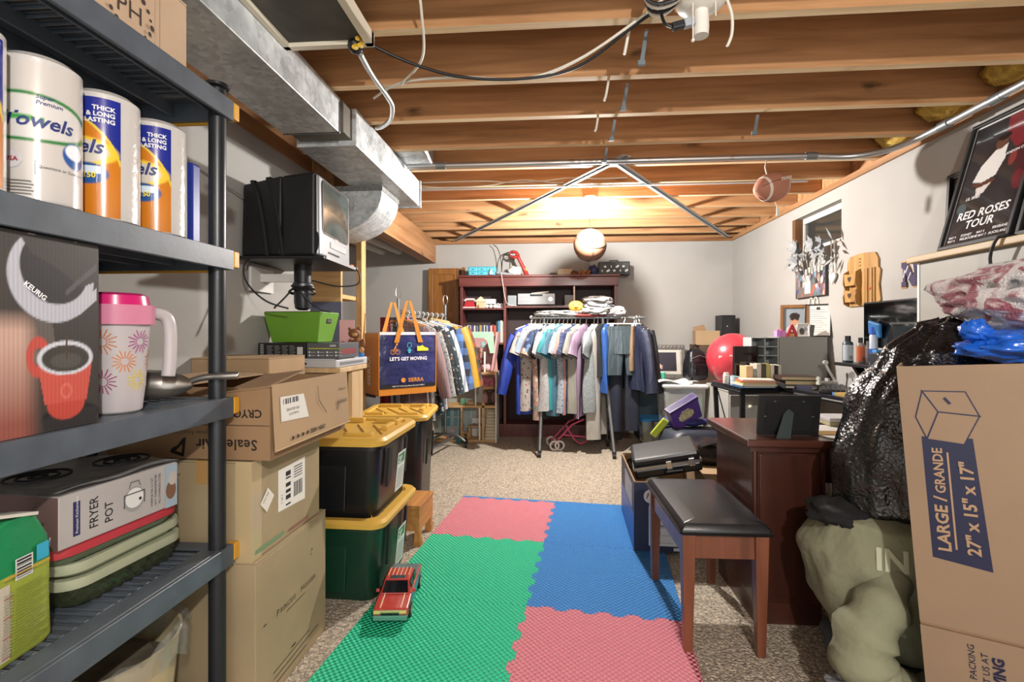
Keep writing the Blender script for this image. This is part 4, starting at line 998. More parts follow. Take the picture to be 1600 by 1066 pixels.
for s in (-1, 1): part('bonnet_stripe', M('truck_cream', '#e0bf96', .4), t, lambda b: b.box((s * .04, -.125, .0735), (.004, .09, .002), (R(6.5), 0, 0)))
# ---------------------------------------------------------------- left wall: bookcase, basket, television
bs = thing('bookcase', 'light wood bookcase behind the cartons holding the green basket', 'bookcase', (-1.27, 2.66, 0))
bw = wood('beech', '#cdb48c', '#b3946a', 2, 6., .5, 12.)
part('side', bw, bs, lambda b: b.bx(.20, .222, -.12, .03, 0, .95)); part('side', bw, bs, lambda b: b.bx(-.222, -.20, -.12, .03, 0, .95))
part('top', bw, bs, lambda b: b.bx(-.225, .235, -.30, .06, .95, .975), bevel=.003)
for z in (.05, .36, .66): part('shelf', bw, bs, lambda b: b.bx(-.2, .2, -.115, .02, z, z + .02))
part('back', bw, bs, lambda b: b.bx(-.2, .2, .02, .03, 0, .95))
bc = ['#e2d7b8', '#2d5f9a', '#b0a04a', '#3c7fa8', '#d8d2c4', '#6d3230', '#dedbd0', '#28506e', '#c9b23c']
for k in range(9):
    w = .016 + .006 * (k % 3); h = .2 + .012 * (k * 5 % 4)
    o = part('book', ink(bc[k]), None, lambda b: b.bx(-w / 2, w / 2, -.06, .06, 0, h), bevel=.0015); o.location = (-1.095 - .026 * k, 2.61, .6805)
    tag(o, 'upright book in the light wood bookcase, ' + ('nearest the right side panel' if k == 0 else '%s from the right side panel' % ('second', 'third', 'fourth', 'fifth', 'sixth', 'seventh', 'eighth', 'ninth')[k - 1]), 'book', 'books in the light wood bookcase')
t = thing('silver_console', 'flat silver electronic console lying on the light wood bookcase', 'electronics', (-1.255, 2.54, .9755), R(-2))
part('case', M('silver_plastic', '#b9bcbe', .35), t, lambda b: b.bx(-.215, .21, -.18, .2, 0, .04), bevel=.006)
part('lid_sheet', M('offwhite', '#d5d6d6', .4), t, lambda b: b.bx(-.19, .19, -.16, .18, .04, .044))
part('grille', M('console_dark', '#74787c', .5), t, lambda b: b.bx(.2105, .212, -.14, .14, .012, .026))
part('jack', blackw, t, lambda b: b.cyl((.05, -.181, .02), (.05, -.178, .02), .006, n=10))
for i, (x, y, sx, sy, c, nm) in enumerate(((-1.345, 2.50, .25, .24, '#232324', 'black retail box with white print under the green basket'), (-1.13, 2.50, .17, .24, '#55595e', 'grey retail box printed with small icons beside the black one'))):
    t = thing('retail_box', nm, 'box', (x, y, 1.0205), R(-1))
    part('body', M('retail_' + c[1:], c, .4), t, lambda b: b.bx(-sx / 2, sx / 2, -sy / 2, sy / 2, 0, .078), bevel=.002)
    d = front(t, sx, sy)
    if i == 0:
        for k in range(6): d.rect(.012, .015 + .01 * k, .03, .021 + .01 * k, '#9a9a9a')
        for r_ in range(6):
            for c_ in range(4): d.rect(.05 + .04 * c_, .01 + .01 * r_, .05 + .04 * c_ + .025 + .006 * ((r_ + c_) % 2), .0135 + .01 * r_, '#8f8f8f')
        d.rect(.21, .02, .24, .058, '#c8c8c4')
    else:
        d.text('N600', .12, .06, .014, '#dddddd', bold=.02); d.rect(.01, .047, .19, .052, '#8f9a3a'); d.text('Dual Band Wireless Gigabit Router', .012, .049, .008, '#e6d84a')
        for r_ in range(2):
            for c_ in range(4): d.rect(.012 + .046 * c_, .012 + .016 * r_, .02 + .046 * c_, .02 + .016 * r_, '#e6e6e6'); d.rect(.024 + .046 * c_, .014 + .016 * r_, .048 + .046 * c_, .017 + .016 * r_, '#b8b8b8')
    d.build(t, 'lettering')
    d = rside(t, sx, sy); d.rect(.02, .02, .2, .05, '#7d2e34' if i else '#555555'); d.build(t, 'print')
t = thing('green_basket', 'bright green tapered storage basket with cut-out handles below the television', 'basket', (-1.30, 2.50, 1.1005), R(-3))
gb = M('basket_green', '#679a2c', .5, var=.08, vs_=4)
def _gb(b):
    w0, l0, w1, l1, h, k = .25, .15, .31, .20, .155, .006
    def sq(w, l, z): return [(-w / 2, -l / 2, z), (w / 2, -l / 2, z), (w / 2, l / 2, z), (-w / 2, l / 2, z)]
    b.loft([sq(w0, l0, 0), sq(w1, l1, h), sq(w1 - .014, l1 - .014, h), sq(w0 - .014, l0 - .014, .008)])
part('basket', gb, t, _gb, bevel=.004)
part('handle_cut', M('handle_dark', '#1c1c1a', .5), t, lambda b: b.box((.1465, 0, .11), (.004, .05, .026), (0, R(11), 0)), bevel=.006)
part('handle_rim', M('chrome', '#c9cbcc', .2, .9), t, lambda b: b.box((.148, 0, .11), (.003, .038, .014), (0, R(11), 0)))
part('lid_edge', M('basket_dark', '#26301a', .6), t, lambda b: b.box((0.0, 0, .156), (.30, .19, .004)))
t = thing('picture_card', 'small pink picture card standing behind the green basket', 'card', (-1.13, 2.665, 1.0205), R(10))
part('card', M('card_pink', '#d8a0a4', .6), t, lambda b: b.bx(-.04, .04, 0, .006, 0, .2)); part('ribbon', M('ribbon_red', '#c23a4a', .5), t, lambda b: b.box((.0, -.012, .05), (.07, .02, .04), (0, R(30), 0)), bevel=.004)
# teddy bear figurine
t = thing('bear_figurine', 'small brown bear figurine on a blue base beside the green basket', 'figurine', (-1.085, 2.69, 1.0155), R(25))
bf = M('bear_brown', '#7a4c2a', .7, bump=.3, bs=60); bl_ = M('bear_tan', '#b98a5c', .7)
part('base', M('bear_base_blue', '#2d74b4', .5), t, lambda b: b.lathe([(.04, 0), (.042, .005), (.042, .02), (.036, .025)], 20), smooth=True)
part('body', bf, t, lambda b: b.ball((0, 0, .065), (.036, .034, .042), 18, 12), smooth='all')
hd = part('head', bf, t, lambda b: b.ball((-.012, 0, .13), (.034, .03, .03), 18, 12), smooth='all')
for s in (-1, 1):
    part('ear', bf, hd, lambda b: b.ball((-.012 + s * .024, 0, .155), .012, 10, 8), smooth='all')
    part('arm', bf, t, lambda b: b.ball((s * .034, -.014, .075), (.013, .014, .026), 10, 8), smooth='all')
    part('foot', bl_, t, lambda b: b.ball((s * .024, -.034, .038), (.016, .014, .018), 10, 8), smooth='all')
part('muzzle', bl_, hd, lambda b: b.ball((-.012, -.028, .123), (.014, .01, .011), 10, 8), smooth='all')
# CRT television on its wall bracket
tv = thing('television', 'black and silver tube television strapped on a wall bracket', 'television', (-1.29, 2.46, 1.515), R(4))
tvb = M('tv_black', '#111214', .5, var=.1, vs_=4); tvs = M('tv_silver', '#9a9da0', .35, .3)
# local: screen faces +x, width along y
part('front_shell', tvb, tv, lambda b: b.hexa([(.0, -.215, 0), (.165, -.225, 0), (.165, .225, 0), (.0, .215, 0)], [(.0, -.205, .385), (.165, -.222, .40), (.165, .222, .40), (.0, .205, .385)]), bevel=.012)
part('rear_shell', tvb, tv, lambda b: b.hexa([(-.2, -.195, .004), (0, -.212, .003), (0, .212, .003), (-.2, .195, .004)], [(-.2, -.18, .35), (0, -.205, .385), (0, .205, .385), (-.2, .18, .35)]), bevel=.01)
for k in range(30): part('vent', M('tv_vent', '#0b0b0c', .6), tv, lambda b: b.box((-.105, -.2005 + .00035 * k, .05 + .0088 * k), (.15, .006, .003), (0, 0, R(-4.5))))
bz = part('bezel', tvs, tv, lambda b: b.hexa([(.165, -.215, .004), (.185, -.208, .006), (.185, .208, .006), (.165, .215, .004)], [(.165, -.215, .392), (.18, -.206, .385), (.18, .206, .385), (.165, .215, .392)]), bevel=.01)
def _scr(b):
    def fn(u, v):
        y = -.17 + .34 * u; z = .125 + .24 * v; return (.183 + .012 * (1 - (2 * u - 1) ** 2) * (1 - (2 * v - 1) ** 2), y, z)
    b.grid(fn, 16, 12)
part('screen_surround', M('tv_surround', '#0d0e10', .3), tv, lambda b: b.prism(rrect(.365, .262, .03, 5), .003, (.1825, 0, .245), (0, 1, 0), (0, 0, 1)))
part('screen', M('tv_glass', '#4a5552', .12), tv, lambda b: (_scr(b)), smooth='all', loc=(.003, 0, 0))
part('tape_slot', M('tv_slot', '#c3c5c6', .3), tv, lambda b: b.box((.1865, .03, .075), (.003, .22, .03)), bevel=.004)
part('speaker', M('tv_speaker', '#33363a', .5), tv, lambda b: b.prism([(.03 * math.cos(a), .045 * math.sin(a)) for a in [2 * PI * i / 20 for i in range(20)]], .006, (.172, -.2225, .07), (.75, -.66, 0), (0, 0, 1)))
for k in range(7): part('button', M('tv_button', '#2c2e30', .4), tv, lambda b: b.box((.187, -.1 + .022 * k, .032), (.003, .013, .008)))
d = Decal((.187, -.17, 0), (0, 1, 0), (0, 0, 1)); d.text('PHILIPS', .17, .106, .014, '#e8e8e8', 'CENTER', .02); d.build(tv, 'lettering')
for i, xx in enumerate((-.12, -.045)):
    part('strap', M('strap_black', '#0f0f10', .75), tv, lambda b: b.tube([(xx - .03, -.19, .362 + .012 * i), (xx + .0, -.199, .3), (xx + .03, -.210, .16), (xx + .055, -.218, .0)], .010, 6))
part('strap', M('strap_black', '#0f0f10', .75), tv, lambda b: (b.box((-.07, 0, .378), (.024, .39, .005), (0, R(-10), 0)), b.box((-.15, 0, .364), (.024, .37, .005), (0, R(-10), 0))))
br = thing('tv_bracket', 'black wall bracket with pole and tray under the television', 'bracket', (-1.29, 2.46, 0), R(4))
part('tray', M('bracket_black', '#151617', .45), br, lambda b: b.bx(-.2, .215, -.24, .24, 1.497, 1.512), bevel=.003)
part('tray_lip', tvs, br, lambda b: b.bx(.205, .22, -.22, .24, 1.50, 1.515))
part('pole', M('bracket_black', '#151617', .45), br, lambda b: b.cyl((.02, -.02, 1.30), (.02, -.02, 1.497), .042, n=20), smooth=True)
part('pole_end', M('bracket_cap', '#22262c', .3), br, lambda b: b.lathe([(.02, 1.265), (.038, 1.275), (.043, 1.31), (.043, 1.36)], 20, (.02, -.02, 0)), smooth=True)
part('clamp', M('clamp_steel', '#565a5e', .4, .7), br, lambda b: b.lathe([(.046, 1.375), (.05, 1.38), (.05, 1.4), (.046, 1.405)], 20, (.02, -.02, 0)), smooth=True)
part('arm', M('plate_white', '#cfcdc8', .5), br, lambda b: b.bx(-.2, .0, -.035, -.005, 1.41, 1.45))
part('wall_plate', M('plate_white', '#cfcdc8', .5), br, lambda b: b.bx(-.205, -.19, -.12, .1, 1.36, 1.48))
for i, (pts, nm) in enumerate((([(-.14, -.215, 1.505), (-.16, -.245, 1.46), (-.14, -.25, 1.38), (-.06, -.24, 1.3), (.03, -.2, 1.265)], 'loop'), ([(.0, -.07, 1.385), (-.03, -.1, 1.33), (-.08, -.12, 1.27)], 'left'), ([(.02, -.075, 1.40), (.05, -.07, 1.33), (.12, -.06, 1.27), (.17, -.04, 1.255)], 'right'), ([(.21, .2, 1.52), (.235, .22, 1.48), (.23, .2, 1.42), (.15, .1, 1.40), (.06, .03, 1.42), (.03, .0, 1.42)], 'side'))):
    cable('cord', None, pts, .0045, blackw, parent=br)
part('cable_loops', blackw, br, lambda b: [b.tube([(.02 + .05 * math.cos(a) * (1 + .1 * k), -.03 + .05 * math.sin(a), 1.392 - .012 * k + .012 * math.sin(a + k)) for a in [2 * PI * i / 18 for i in range(18)]], .004, 5, closed=True) for k in range(4)])
part('plug_tip', M('plug_orange', '#c8622a', .4), br, lambda b: b.box((.2, .19, 1.521), (.02, .05, .012)), bevel=.003)
cable('tv_cable', 'thin grey wire stretched along the left wall above the television', [(-1.49, 1.35, 1.95), (-1.49, 1.9, 1.86), (-1.47, 2.28, 1.8)], .003, M('wire_grey', '#8a8a86', .5))

# ---------------------------------------------------------------- back wall: cherry wall unit and what stands on it
ch = wood('cherry', '#6f3833', '#522521', 2, 5., .35, 10., coat=.2); chh = wood('cherry_across', '#6f3833', '#522521', 0, 5., .35, 10., coat=.2)
bkp = M('unit_back', '#3a2a2a', .6, var=.2, vs_=3)
X0, X1, YF, YK = -1.0, .72, 5.41, 5.74
U_ = thing('wall_unit', 'wide dark cherry bookshelf unit against the back wall', 'bookshelf', (0, 0, 0))
for x in (X0, -.515, X1 - .03): part('upright', ch, U_, lambda b: b.bx(x, x + .028, YF, YK, 0, 1.66), bevel=.002)
part('divider', M('divider_pale', '#b9a79a', .4, .3), U_, lambda b: b.bx(.252, .268, YF + .02, YK, 1.44, 1.66))
part('crown', chh, U_, lambda b: (b.bx(X0 - .012, X1 + .012, YF - .015, YK, 1.66, 1.76), b.bx(X0 - .03, X1 + .03, YF - .03, YK, 1.76, 1.785)), bevel=.006)
part('shelf', chh, U_, lambda b: b.bx(X0 + .028, -.515, YF + .01, YK - .02, 1.405, 1.425)); part('shelf', chh, U_, lambda b: b.bx(-.487, X1 - .03, YF + .01, YK - .02, 1.425, 1.447))
part('shelf', chh, U_, lambda b: b.bx(X0 + .028, -.515, YF + .01, YK - .02, 1.02, 1.04)); part('shelf', chh, U_, lambda b: b.bx(X0 + .028, X1 - .03, YF + .01, YK - .02, .12, .14))
part('shelf', chh, U_, lambda b: b.bx(X0 + .028, -.515, YF + .01, YK - .02, .62, .64))
part('back_panel', bkp, U_, lambda b: b.bx(X0 + .028, X1 - .03, YK - .015, YK, .14, 1.66)); part('plinth', ch, U_, lambda b: b.bx(X0, X1, YF + .02, YK, 0, .12))
t = thing('oak_door', 'oak panelled cabinet door leaning on the back wall left of the bookshelf', 'door', (-1.215, 5.64, 0), 0, rot=(R(-1), 0, 0))
oak = wood('oak', '#96642e', '#6e4419', 2, 6., .4, 14.)
part('stile', oak, t, lambda b: b.bx(-.205, -.15, -.015, .02, 0, 1.90), bevel=.003); part('stile', oak, t, lambda b: b.bx(.10, .155, -.015, .02, 0, 1.90), bevel=.003)
for z in (1.83, 1.32, .02): part('rail', oak, t, lambda b: b.bx(-.15, .10, -.015, .02, z, z + .07))
for z0, z1 in ((1.39, 1.83), (.09, 1.32)): part('panel', oak, t, lambda b: b.bx(-.15, .10, 0, .015, z0, z1))
part('edge_board', oak, t, lambda b: b.bx(.185, .22, -.01, .04, 0, 1.91)); part('hinge_strip', M('hinge_black', '#151515', .5), t, lambda b: b.bx(.157, .183, -.01, .03, 0, 1.88))
def place(name, label, cat, m, loc, fn, group=None, **k):
    o = part(name, m, None, fn, **k); o.location = loc; return tag(o, label, cat, group)
TZ = 1.7855
t = thing('drawer_organizer', 'small turquoise plastic drawer organizer on top of the cherry unit', 'organizer', (-.765, 5.55, TZ))
part('case', M('turq', '#2f9bb4', .35), t, lambda b: b.bx(-.155, .155, -.07, .07, 0, .105), bevel=.004)
for r_ in range(2):
    for c_ in range(3):
        q = part('drawer', M('turq_pale', '#5fc0d0', .3, alpha=.9), t, lambda b: b.box((-.1 + .1 * c_, -.071, .03 + .045 * r_), (.092, .008, .038)), bevel=.002)
        part('pull', M('turq_dark', '#1c6c80', .4), q, lambda b: b.box((-.1 + .1 * c_, -.078, .03 + .045 * r_), (.025, .008, .008)))
t = thing('robot_figure', 'tiny white and blue figure in front of the turquoise organizer', 'figurine', (-.66, 5.455, TZ))
part('body', M('fig_white', '#d8d8da', .4), t, lambda b: b.box((0, 0, .03), (.035, .02, .035)), bevel=.004); part('head', M('fig_white', '#d8d8da', .4), t, lambda b: b.ball((0, 0, .06), .014, 12, 8)); 
for s in (-1, 1): part('leg', M('fig_blue', '#2c57a4', .4), t, lambda b: b.box((s * .009, 0, .007), (.012, .018, .014)))
t = thing('desk_lamp_stand', 'black gooseneck stand with two thin arcs on the cherry unit', 'lamp', (-.555, 5.62, TZ))
part('neck', blackw, t, lambda b: b.tube(smoothpath([(0, 0, 0), (0, 0, .12), (.015, 0, .22), (.06, 0, .28), (.12, 0, .27), (.14, 0, .22), (.145, -.02, .1)], 6), .005, 6)); part('neck', blackw, t, lambda b: b.tube(smoothpath([(0, 0, 0), (-.01, 0, .2), (-.05, .02, .33), (-.1, .03, .38)], 6), .004, 6)); part('foot', blackw, t, lambda b: b.lathe([(.05, 0), (.05, .008), (.01, .014)], 18))
# claw grabber toy
t = thing('claw_toy', 'red lobster-claw grabber toy propped upright on the cherry unit', 'toy', (-.30, 5.55, TZ), 0)
cr_ = M('claw_red', '#a8322c', .45, var=.3, vs_=20)
part('handle', cr_, t, lambda b: b.tube([(.04, 0, .0), (-.005, 0, .1), (-.055, 0, .20), (-.07, 0, .235)], [.028, .022, .02, .024], 10), smooth='all')
part('upper_jaw', cr_, t, lambda b: b.tube(smoothpath([(-.07, 0, .235), (-.09, 0, .27), (-.14, 0, .28), (-.165, 0, .255)], 5), [.026 - .0013 * i for i in range(16)], 8), smooth='all')
part('lower_jaw', cr_, t, lambda b: b.tube(smoothpath([(-.075, 0, .225), (-.11, 0, .215), (-.14, 0, .225), (-.16, 0, .24)], 5), [.022 - .0011 * i for i in range(16)], 8), smooth='all')
part('teeth', M('fig_white', '#d8d8da', .4), t, lambda b: [b.box((-.1 - .015 * i, -.012, .245), (.006, .008, .01)) for i in range(4)])
part('trigger', M('claw_yellow', '#c99a30', .5), t, lambda b: b.box((.03, -.01, .075), (.03, .02, .016), (0, R(30), 0)))
place('plush_wing', 'white cloth bundle beside the claw toy on the cherry unit', 'cloth', M('cloth_white', '#cfcac4', .8), (-.40, 5.56, TZ), lambda b: b.ball((0, 0, .06), (.08, .05, .06), 18, 12, lambda d: 1 + .12 * math.sin(6 * d.x + 4 * d.z)), smooth='all')
place('silver_remote', 'grey long handheld lying at the left of the claw toy', 'remote', M('remote_grey', '#8f9296', .4), (-.56, 5.47, TZ), lambda b: b.box((.06, 0, .02), (.2, .05, .03), (0, R(8), 0)), bevel=.008)
place('grey_cap', 'grey flat object in the middle of the cherry unit top', 'clutter', M('cap_grey', '#4d524e', .7), (.03, 5.55, TZ), lambda b: b.lathe([(.06, 0), (.06, .015), (.03, .035), (0, .038)], 18), smooth=True)
place('cream_box', 'small cream box with a mark in the middle of the cherry unit top', 'box', M('cream_b', '#cfc0a6', .6), (.16, 5.56, TZ), lambda b: b.bx(-.08, .08, -.05, .05, 0, .075), bevel=.003)
place('brown_pouch', 'dark brown pouch beside the cream box on the cherry unit', 'pouch', M('pouch_brown', '#6b3f2a', .6), (.255, 5.54, TZ), lambda b: b.ball((0, 0, .03), (.055, .04, .03), 14, 8), smooth='all')
for k in range(5):
    place('wooden_peg', ('first', 'second', 'third', 'fourth', 'fifth')[k] + ' orange-brown wooden piece from the left beside the tool case', 'wood piece', M('peg_orange', '#a5622c', .6), (.325 + .025 * k, 5.49 + .02 * (k % 2), TZ), lambda b: b.box((0, 0, .024 + .004 * (k % 3)), (.02, .05, .042 + .006 * (k % 3)), (0, R(20 * (-1) ** k), 0)), 'loose wooden pieces', bevel=.003)
place('blue_bag', 'small navy bag slumped against the tool case on the cherry unit', 'bag', M('navy_bag', '#2a3a66', .5, var=.5, vs_=20), (.475, 5.55, TZ), lambda b: b.ball((0, 0, .06), (.055, .05, .06), 16, 10, lambda d: 1 + .15 * math.sin(7 * d.x) * d.z), smooth='all')
t = thing('tool_case', 'black plastic tool case with moulded tools on the right of the cherry unit', 'tool case', (.705, 5.57, TZ), R(-4))
part('case', M('case_black', '#1b1d1c', .5), t, lambda b: b.bx(-.17, .17, -.06, .06, 0, .15), bevel=.008)
for k in range(9):
    part('moulded_tool', M('case_tool', '#8d9290', .35, .6), t, lambda b: b.box((-.13 + .033 * k, -.062, .05 + .045 * (k % 2)), (.012 + .012 * (k % 3), .006, .02), (0, R(-15 * (k % 3)), 0)))
part('handle', M('case_black', '#1b1d1c', .5), t, lambda b: b.tube([(-.05, 0, .15), (-.045, 0, .168), (.045, 0, .168), (.05, 0, .15)], .007, 6))
# in the unit
S2 = 1.4255
t = thing('toy_phone', 'red and white toy telephone in the top left compartment', 'toy', (-.905, 5.5, S2))
part('body', M('phone_red', '#b03038', .4), t, lambda b: b.hexa([(-.065, -.05, .012), (.065, -.05, .012), (.065, .05, .012), (-.065, .05, .012)], [(-.045, -.02, .08), (.045, -.02, .08), (.045, .03, .08), (-.045, .03, .08)]), bevel=.005); part('base', M('fig_white', '#d8d8da', .4), t, lambda b: b.bx(-.07, .07, -.055, .055, 0, .012)); part('receiver', M('phone_white', '#d9cfcb', .4), t, lambda b: b.tube([(-.06, 0, .085), (-.04, 0, .1), (.04, 0, .1), (.06, 0, .085)], .013, 8))
t = thing('model_house', 'small cream wooden model house in the top left compartment', 'model house', (-.775, 5.5, S2))
part('walls', M('house_cream', '#c9b491', .6), t, lambda b: b.bx(-.05, .05, -.04, .04, 0, .07)); part('roof', M('house_roof', '#d8c8a6', .6), t, lambda b: b.prism([(-.07, 0), (.07, 0), (0, .06)], .1, (0, .05, .07), (1, 0, 0), (0, 0, 1))); part('door', M('house_door', '#8a5f34', .6), t, lambda b: b.bx(-.04, -.02, -.042, -.04, 0, .035))
t = thing('toy_train', 'white openwork toy carriage with wheels in the top left compartment', 'toy', (-.66, 5.5, S2))
part('body', M('fig_white', '#d8d8da', .4), t, lambda b: (b.bx(-.07, .05, -.035, .035, .045, .1), b.bx(-.07, .07, -.035, .035, .02, .03), b.bx(-.07, -.06, -.035, .035, .03, .045), b.bx(.04, .05, -.035, .035, .03, .045)))
for x in (-.045, 0, .045): part('wheel', M('phone_white', '#d9cfcb', .4), t, lambda b: b.cyl((x, -.042, .02), (x, -.036, .02), .019, n=14))
for k, x in enumerate((-.582, -.545)):
    t = thing('round_clock', ('left' if k == 0 else 'right') + ' of two small white round clocks at the right of the toy compartment', 'clock', (x, 5.49, S2))
    part('rim', M('fig_white', '#d8d8da', .4), t, lambda b: b.cyl((0, .01, .035), (0, -.01, .035), .019, n=18)); part('face', M('clock_grey', '#8e8c88', .4), t, lambda b: b.cyl((0, -.01, .035), (0, -.012, .035), .013, n=16)); part('foot', M('fig_white', '#d8d8da', .4), t, lambda b: b.bx(-.018, .018, -.012, .012, 0, .017))
dv = ['#7f8794', '#2f3a5c', '#c9c9c6', '#3c2f3a', '#b3b8be', '#284a7c', '#8a2f34', '#d8d4c8', '#49505c', '#6a7a94', '#23252c', '#b89a48']
ORD = 'first second third fourth fifth sixth seventh eighth ninth tenth eleventh twelfth thirteenth fourteenth fifteenth sixteenth seventeenth eighteenth nineteenth twentieth twenty-first twenty-second twenty-third twenty-fourth'.split()
x = -.955; k = 0
while x < -.66:
    w = .013 + .003 * (k % 2); place('disc_case', '%s disc case, %s from the left in the row behind the dollhouse roof' % (('grey-blue', 'navy', 'pale grey', 'plum', 'silver', 'blue', 'red', 'ivory', 'charcoal', 'steel blue', 'black', 'gold')[k % 12], ORD[k]), 'disc case', ink(dv[k % 12]), (x, 5.5, 1.0405), lambda b: b.bx(0, w, -.065, .065, 0, .185 + .004 * (k % 3)), 'disc cases on the middle left shelf'); x += w + .001; k += 1
for k, (w, h, c) in enumerate(((.022, .20, '#8a2f34'), (.02, .19, '#c25c46'), (.02, .235, '#28303c'), (.024, .24, '#4a8aa8'), (.02, .245, '#c7c2b4'), (.022, .235, '#dcd8cc'))):
    place('tall_book', ('dull red', 'coral red', 'black', 'blue', 'beige', 'cream')[k] + ' tall book at the right end of the middle left shelf', 'book', ink(c), (x, 5.5, 1.0405), lambda b: b.bx(0, w, -.07, .07, 0, h), 'tall books on the middle left shelf', bevel=.001); x += w + .0015
S3 = 1.4475
t = thing('av_receiver', 'silver audio receiver on the middle shelf of the cherry unit', 'receiver', (-.155, 5.55, S3))
sv = M('receiver_silver', '#9a9c9e', .35, .3)
part('case', sv, t, lambda b: b.bx(-.205, .205, -.12, .14, .012, .135), bevel=.004); part('display', M('display_dark', '#1d2224', .15), t, lambda b: b.bx(-.07, .07, -.123, -.12, .105, .125)); part('knob', M('knob_silver', '#aeb1b4', .25, .6), t, lambda b: b.cyl((.155, -.12, .07), (.155, -.14, .07), .025, n=20)); part('seam', ink('#8a8d90'), t, lambda b: b.bx(-.2, .2, -.1215, -.12, .092, .094))
for k in range(6): part('button', M('knob_silver', '#aeb1b4', .25, .6), t, lambda b: b.box((-.18 + .022 * k, -.122, .05 + .0), (.012, .004, .008)))
for x_ in (-.17, .17): part('foot', blackw, t, lambda b: b.cyl((x_, -.08, 0), (x_, -.08, .012), .018, n=12))
part('aerial', whitew, t, lambda b: b.box((.04, .0, .15), (.2, .04, .02), (0, R(-6), 0)), bevel=.006)
for k, (x_, nm) in enumerate(((-.425, 'left'), (.27 - .085 + .02, 'right'))):
    t = thing('satellite_speaker', 'small grey satellite speaker to the %s of the silver receiver' % nm, 'speaker', (x_, 5.5, S3))
    part('cabinet', M('sat_grey', '#a2a7aa', .5), t, lambda b: b.bx(-.048, .048, -.05, .05, .004, .115), bevel=.005); part('stand', M('sat_base', '#d0d0ce', .4), t, lambda b: b.bx(-.055, .055, -.055, .055, 0, .005)); part('grille', M('sat_grille', '#8b9296', .7), t, lambda b: b.bx(-.042, .042, -.053, -.05, .012, .108))
cable('audio_cable', 'white cord draping down the front of the cherry unit to the receiver', [(-.6, 5.5, 1.79), (-.54, 5.36, 1.80), (-.52, 5.36, 1.70), (-.5, 5.38, 1.55), (-.475, 5.42, 1.47), (-.4, 5.46, 1.452)], .004, whitew)
# ---------------------------------------------------------------- clothes
steel = M('rack_steel', '#8d9192', .3, .8); hangm = M('hanger_white', '#e4e2de', .4); hangw = wood('hanger_wood', '#b07c44', '#8a5a2c', 0, 6., .5, 12.)
def hanger(t, w, m=hangm, up=.05):
    hk = [(.016 * math.sin(a), 0, -.012 + .018 * math.cos(a) + .0) for a in [R(-80 + 30 * i) for i in range(8)]]
    part('hanger', m, t, lambda b: (b.tube(hk + [(0, 0, -.045), (0, 0, -.07)], .0035, 6), b.tube([(-w * .42, 0, -.125), (-.03, 0, -.075), (.03, 0, -.075), (w * .42, 0, -.125)], .006, 6), b.tube([(-w * .42, 0, -.125), (w * .42, 0, -.125)], .003, 5)))
def shirt(label, loc, yaw, m, w=.42, L=.68, sl='short', flare=0., thick=1., cat='shirt', group=None, seed=0, sm=None, name='hanging_shirt', hm=hangm):
    r = random.Random(seed * 13 + 5); t = thing(name, label, cat, loc, yaw, group); ph = [r.uniform(0, 6.28) for _ in range(6)]
    hanger(t, w, hm)
    n, rows = 30, 18; rings = []
    prof = [(0, .055, .02), (.03, .085, .026), (.075, w / 2 * .86, .028), (.11, w / 2 * .97, .034), (.2, w / 2 * .93, .045), (.5, w / 2 * (.92 + flare * .4), .05), (1, w / 2 * (.96 + flare), .055)]
    vsn = [0, .03, .06, .09, .12, .17, .23] + [.3 + .7 * i / 9 for i in range(10)]
    for v in vsn:
        for k in range(len(prof) - 1):
            if prof[k][0] <= v <= prof[k + 1][0]:
                q = (v - prof[k][0]) / (prof[k + 1][0] - prof[k][0]); a = prof[k][1] + q * (prof[k + 1][1] - prof[k][1]); bb = prof[k][2] + q * (prof[k + 1][2] - prof[k][2]); break
        bb *= thick; z = -.072 - v * L; ring = []
        for i in range(n):
            tt = 2 * PI * i / n; c, s = math.cos(tt), math.sin(tt); x = a * (abs(c) ** .8) * (1 if c > 0 else -1)
            f = min(1, max(0, v - .1) * 1.6)
            y = bb * (abs(s) ** .7) * (1 if s > 0 else -1) * (1 - .35 * f) + f * .028 * math.sin(34 * x + ph[0] + 1.2 * v) * thick + f * .013 * math.sin(61 * x + ph[1] - 2 * v)
            x *= 1 - .03 * f * (1 + math.sin(9 * v + ph[2]))
            ring.append((x, y, z + .012 * f * math.sin(3 * c + ph[3]) - (.012 * (1 - abs(c)) if v < .04 else 0)))
        rings.append(ring)
    part('body', m, t, lambda b: b.loft(rings, cap=False), smooth='all')
    if sl != 'none':
        ln = {'short': .2, 'long': .56, 'cap': .12}[sl]; r0 = {'short': .085, 'long': .085, 'cap': .08}[sl] * (1 + .5 * (thick - 1)); r1 = {'short': .08, 'long': .05, 'cap': .075}[sl] * (1 + .6 * (thick - 1))
        for s in (-1, 1):
            rg = []; K = 8
            for k in range(K + 1):
                q = k / K; ang = R((62 if sl == 'long' else 50) + 14 * min(1, q * 1.6)); 
                if k == 0: px_, pz = s * w / 2 * .80, -.072 - .13 * L - .02
                else: px_ += s * ln / K * math.cos(ang); pz -= ln / K * math.sin(ang)
                rr = r0 + (r1 - r0) * q; d = Vector((s * math.cos(ang), 0, -math.sin(ang))); nn = Vector((-d.z * s, 0, d.x * s)); ring = []
                for i in range(12):
                    tt = 2 * PI * i / 12; ring.append(Vector((px_, 0, pz)) + nn * rr * math.cos(tt) + Vector((0, 1, 0)) * ((.035 * thick + .012 * math.sin(5 * q + ph[4])) * math.sin(tt) + .012 * q * math.sin(2 * tt + ph[5])))
                rg.append(ring)
            part('sleeve', sm or m, t, lambda b: b.loft(rg, cap=False), smooth='all')
    return t
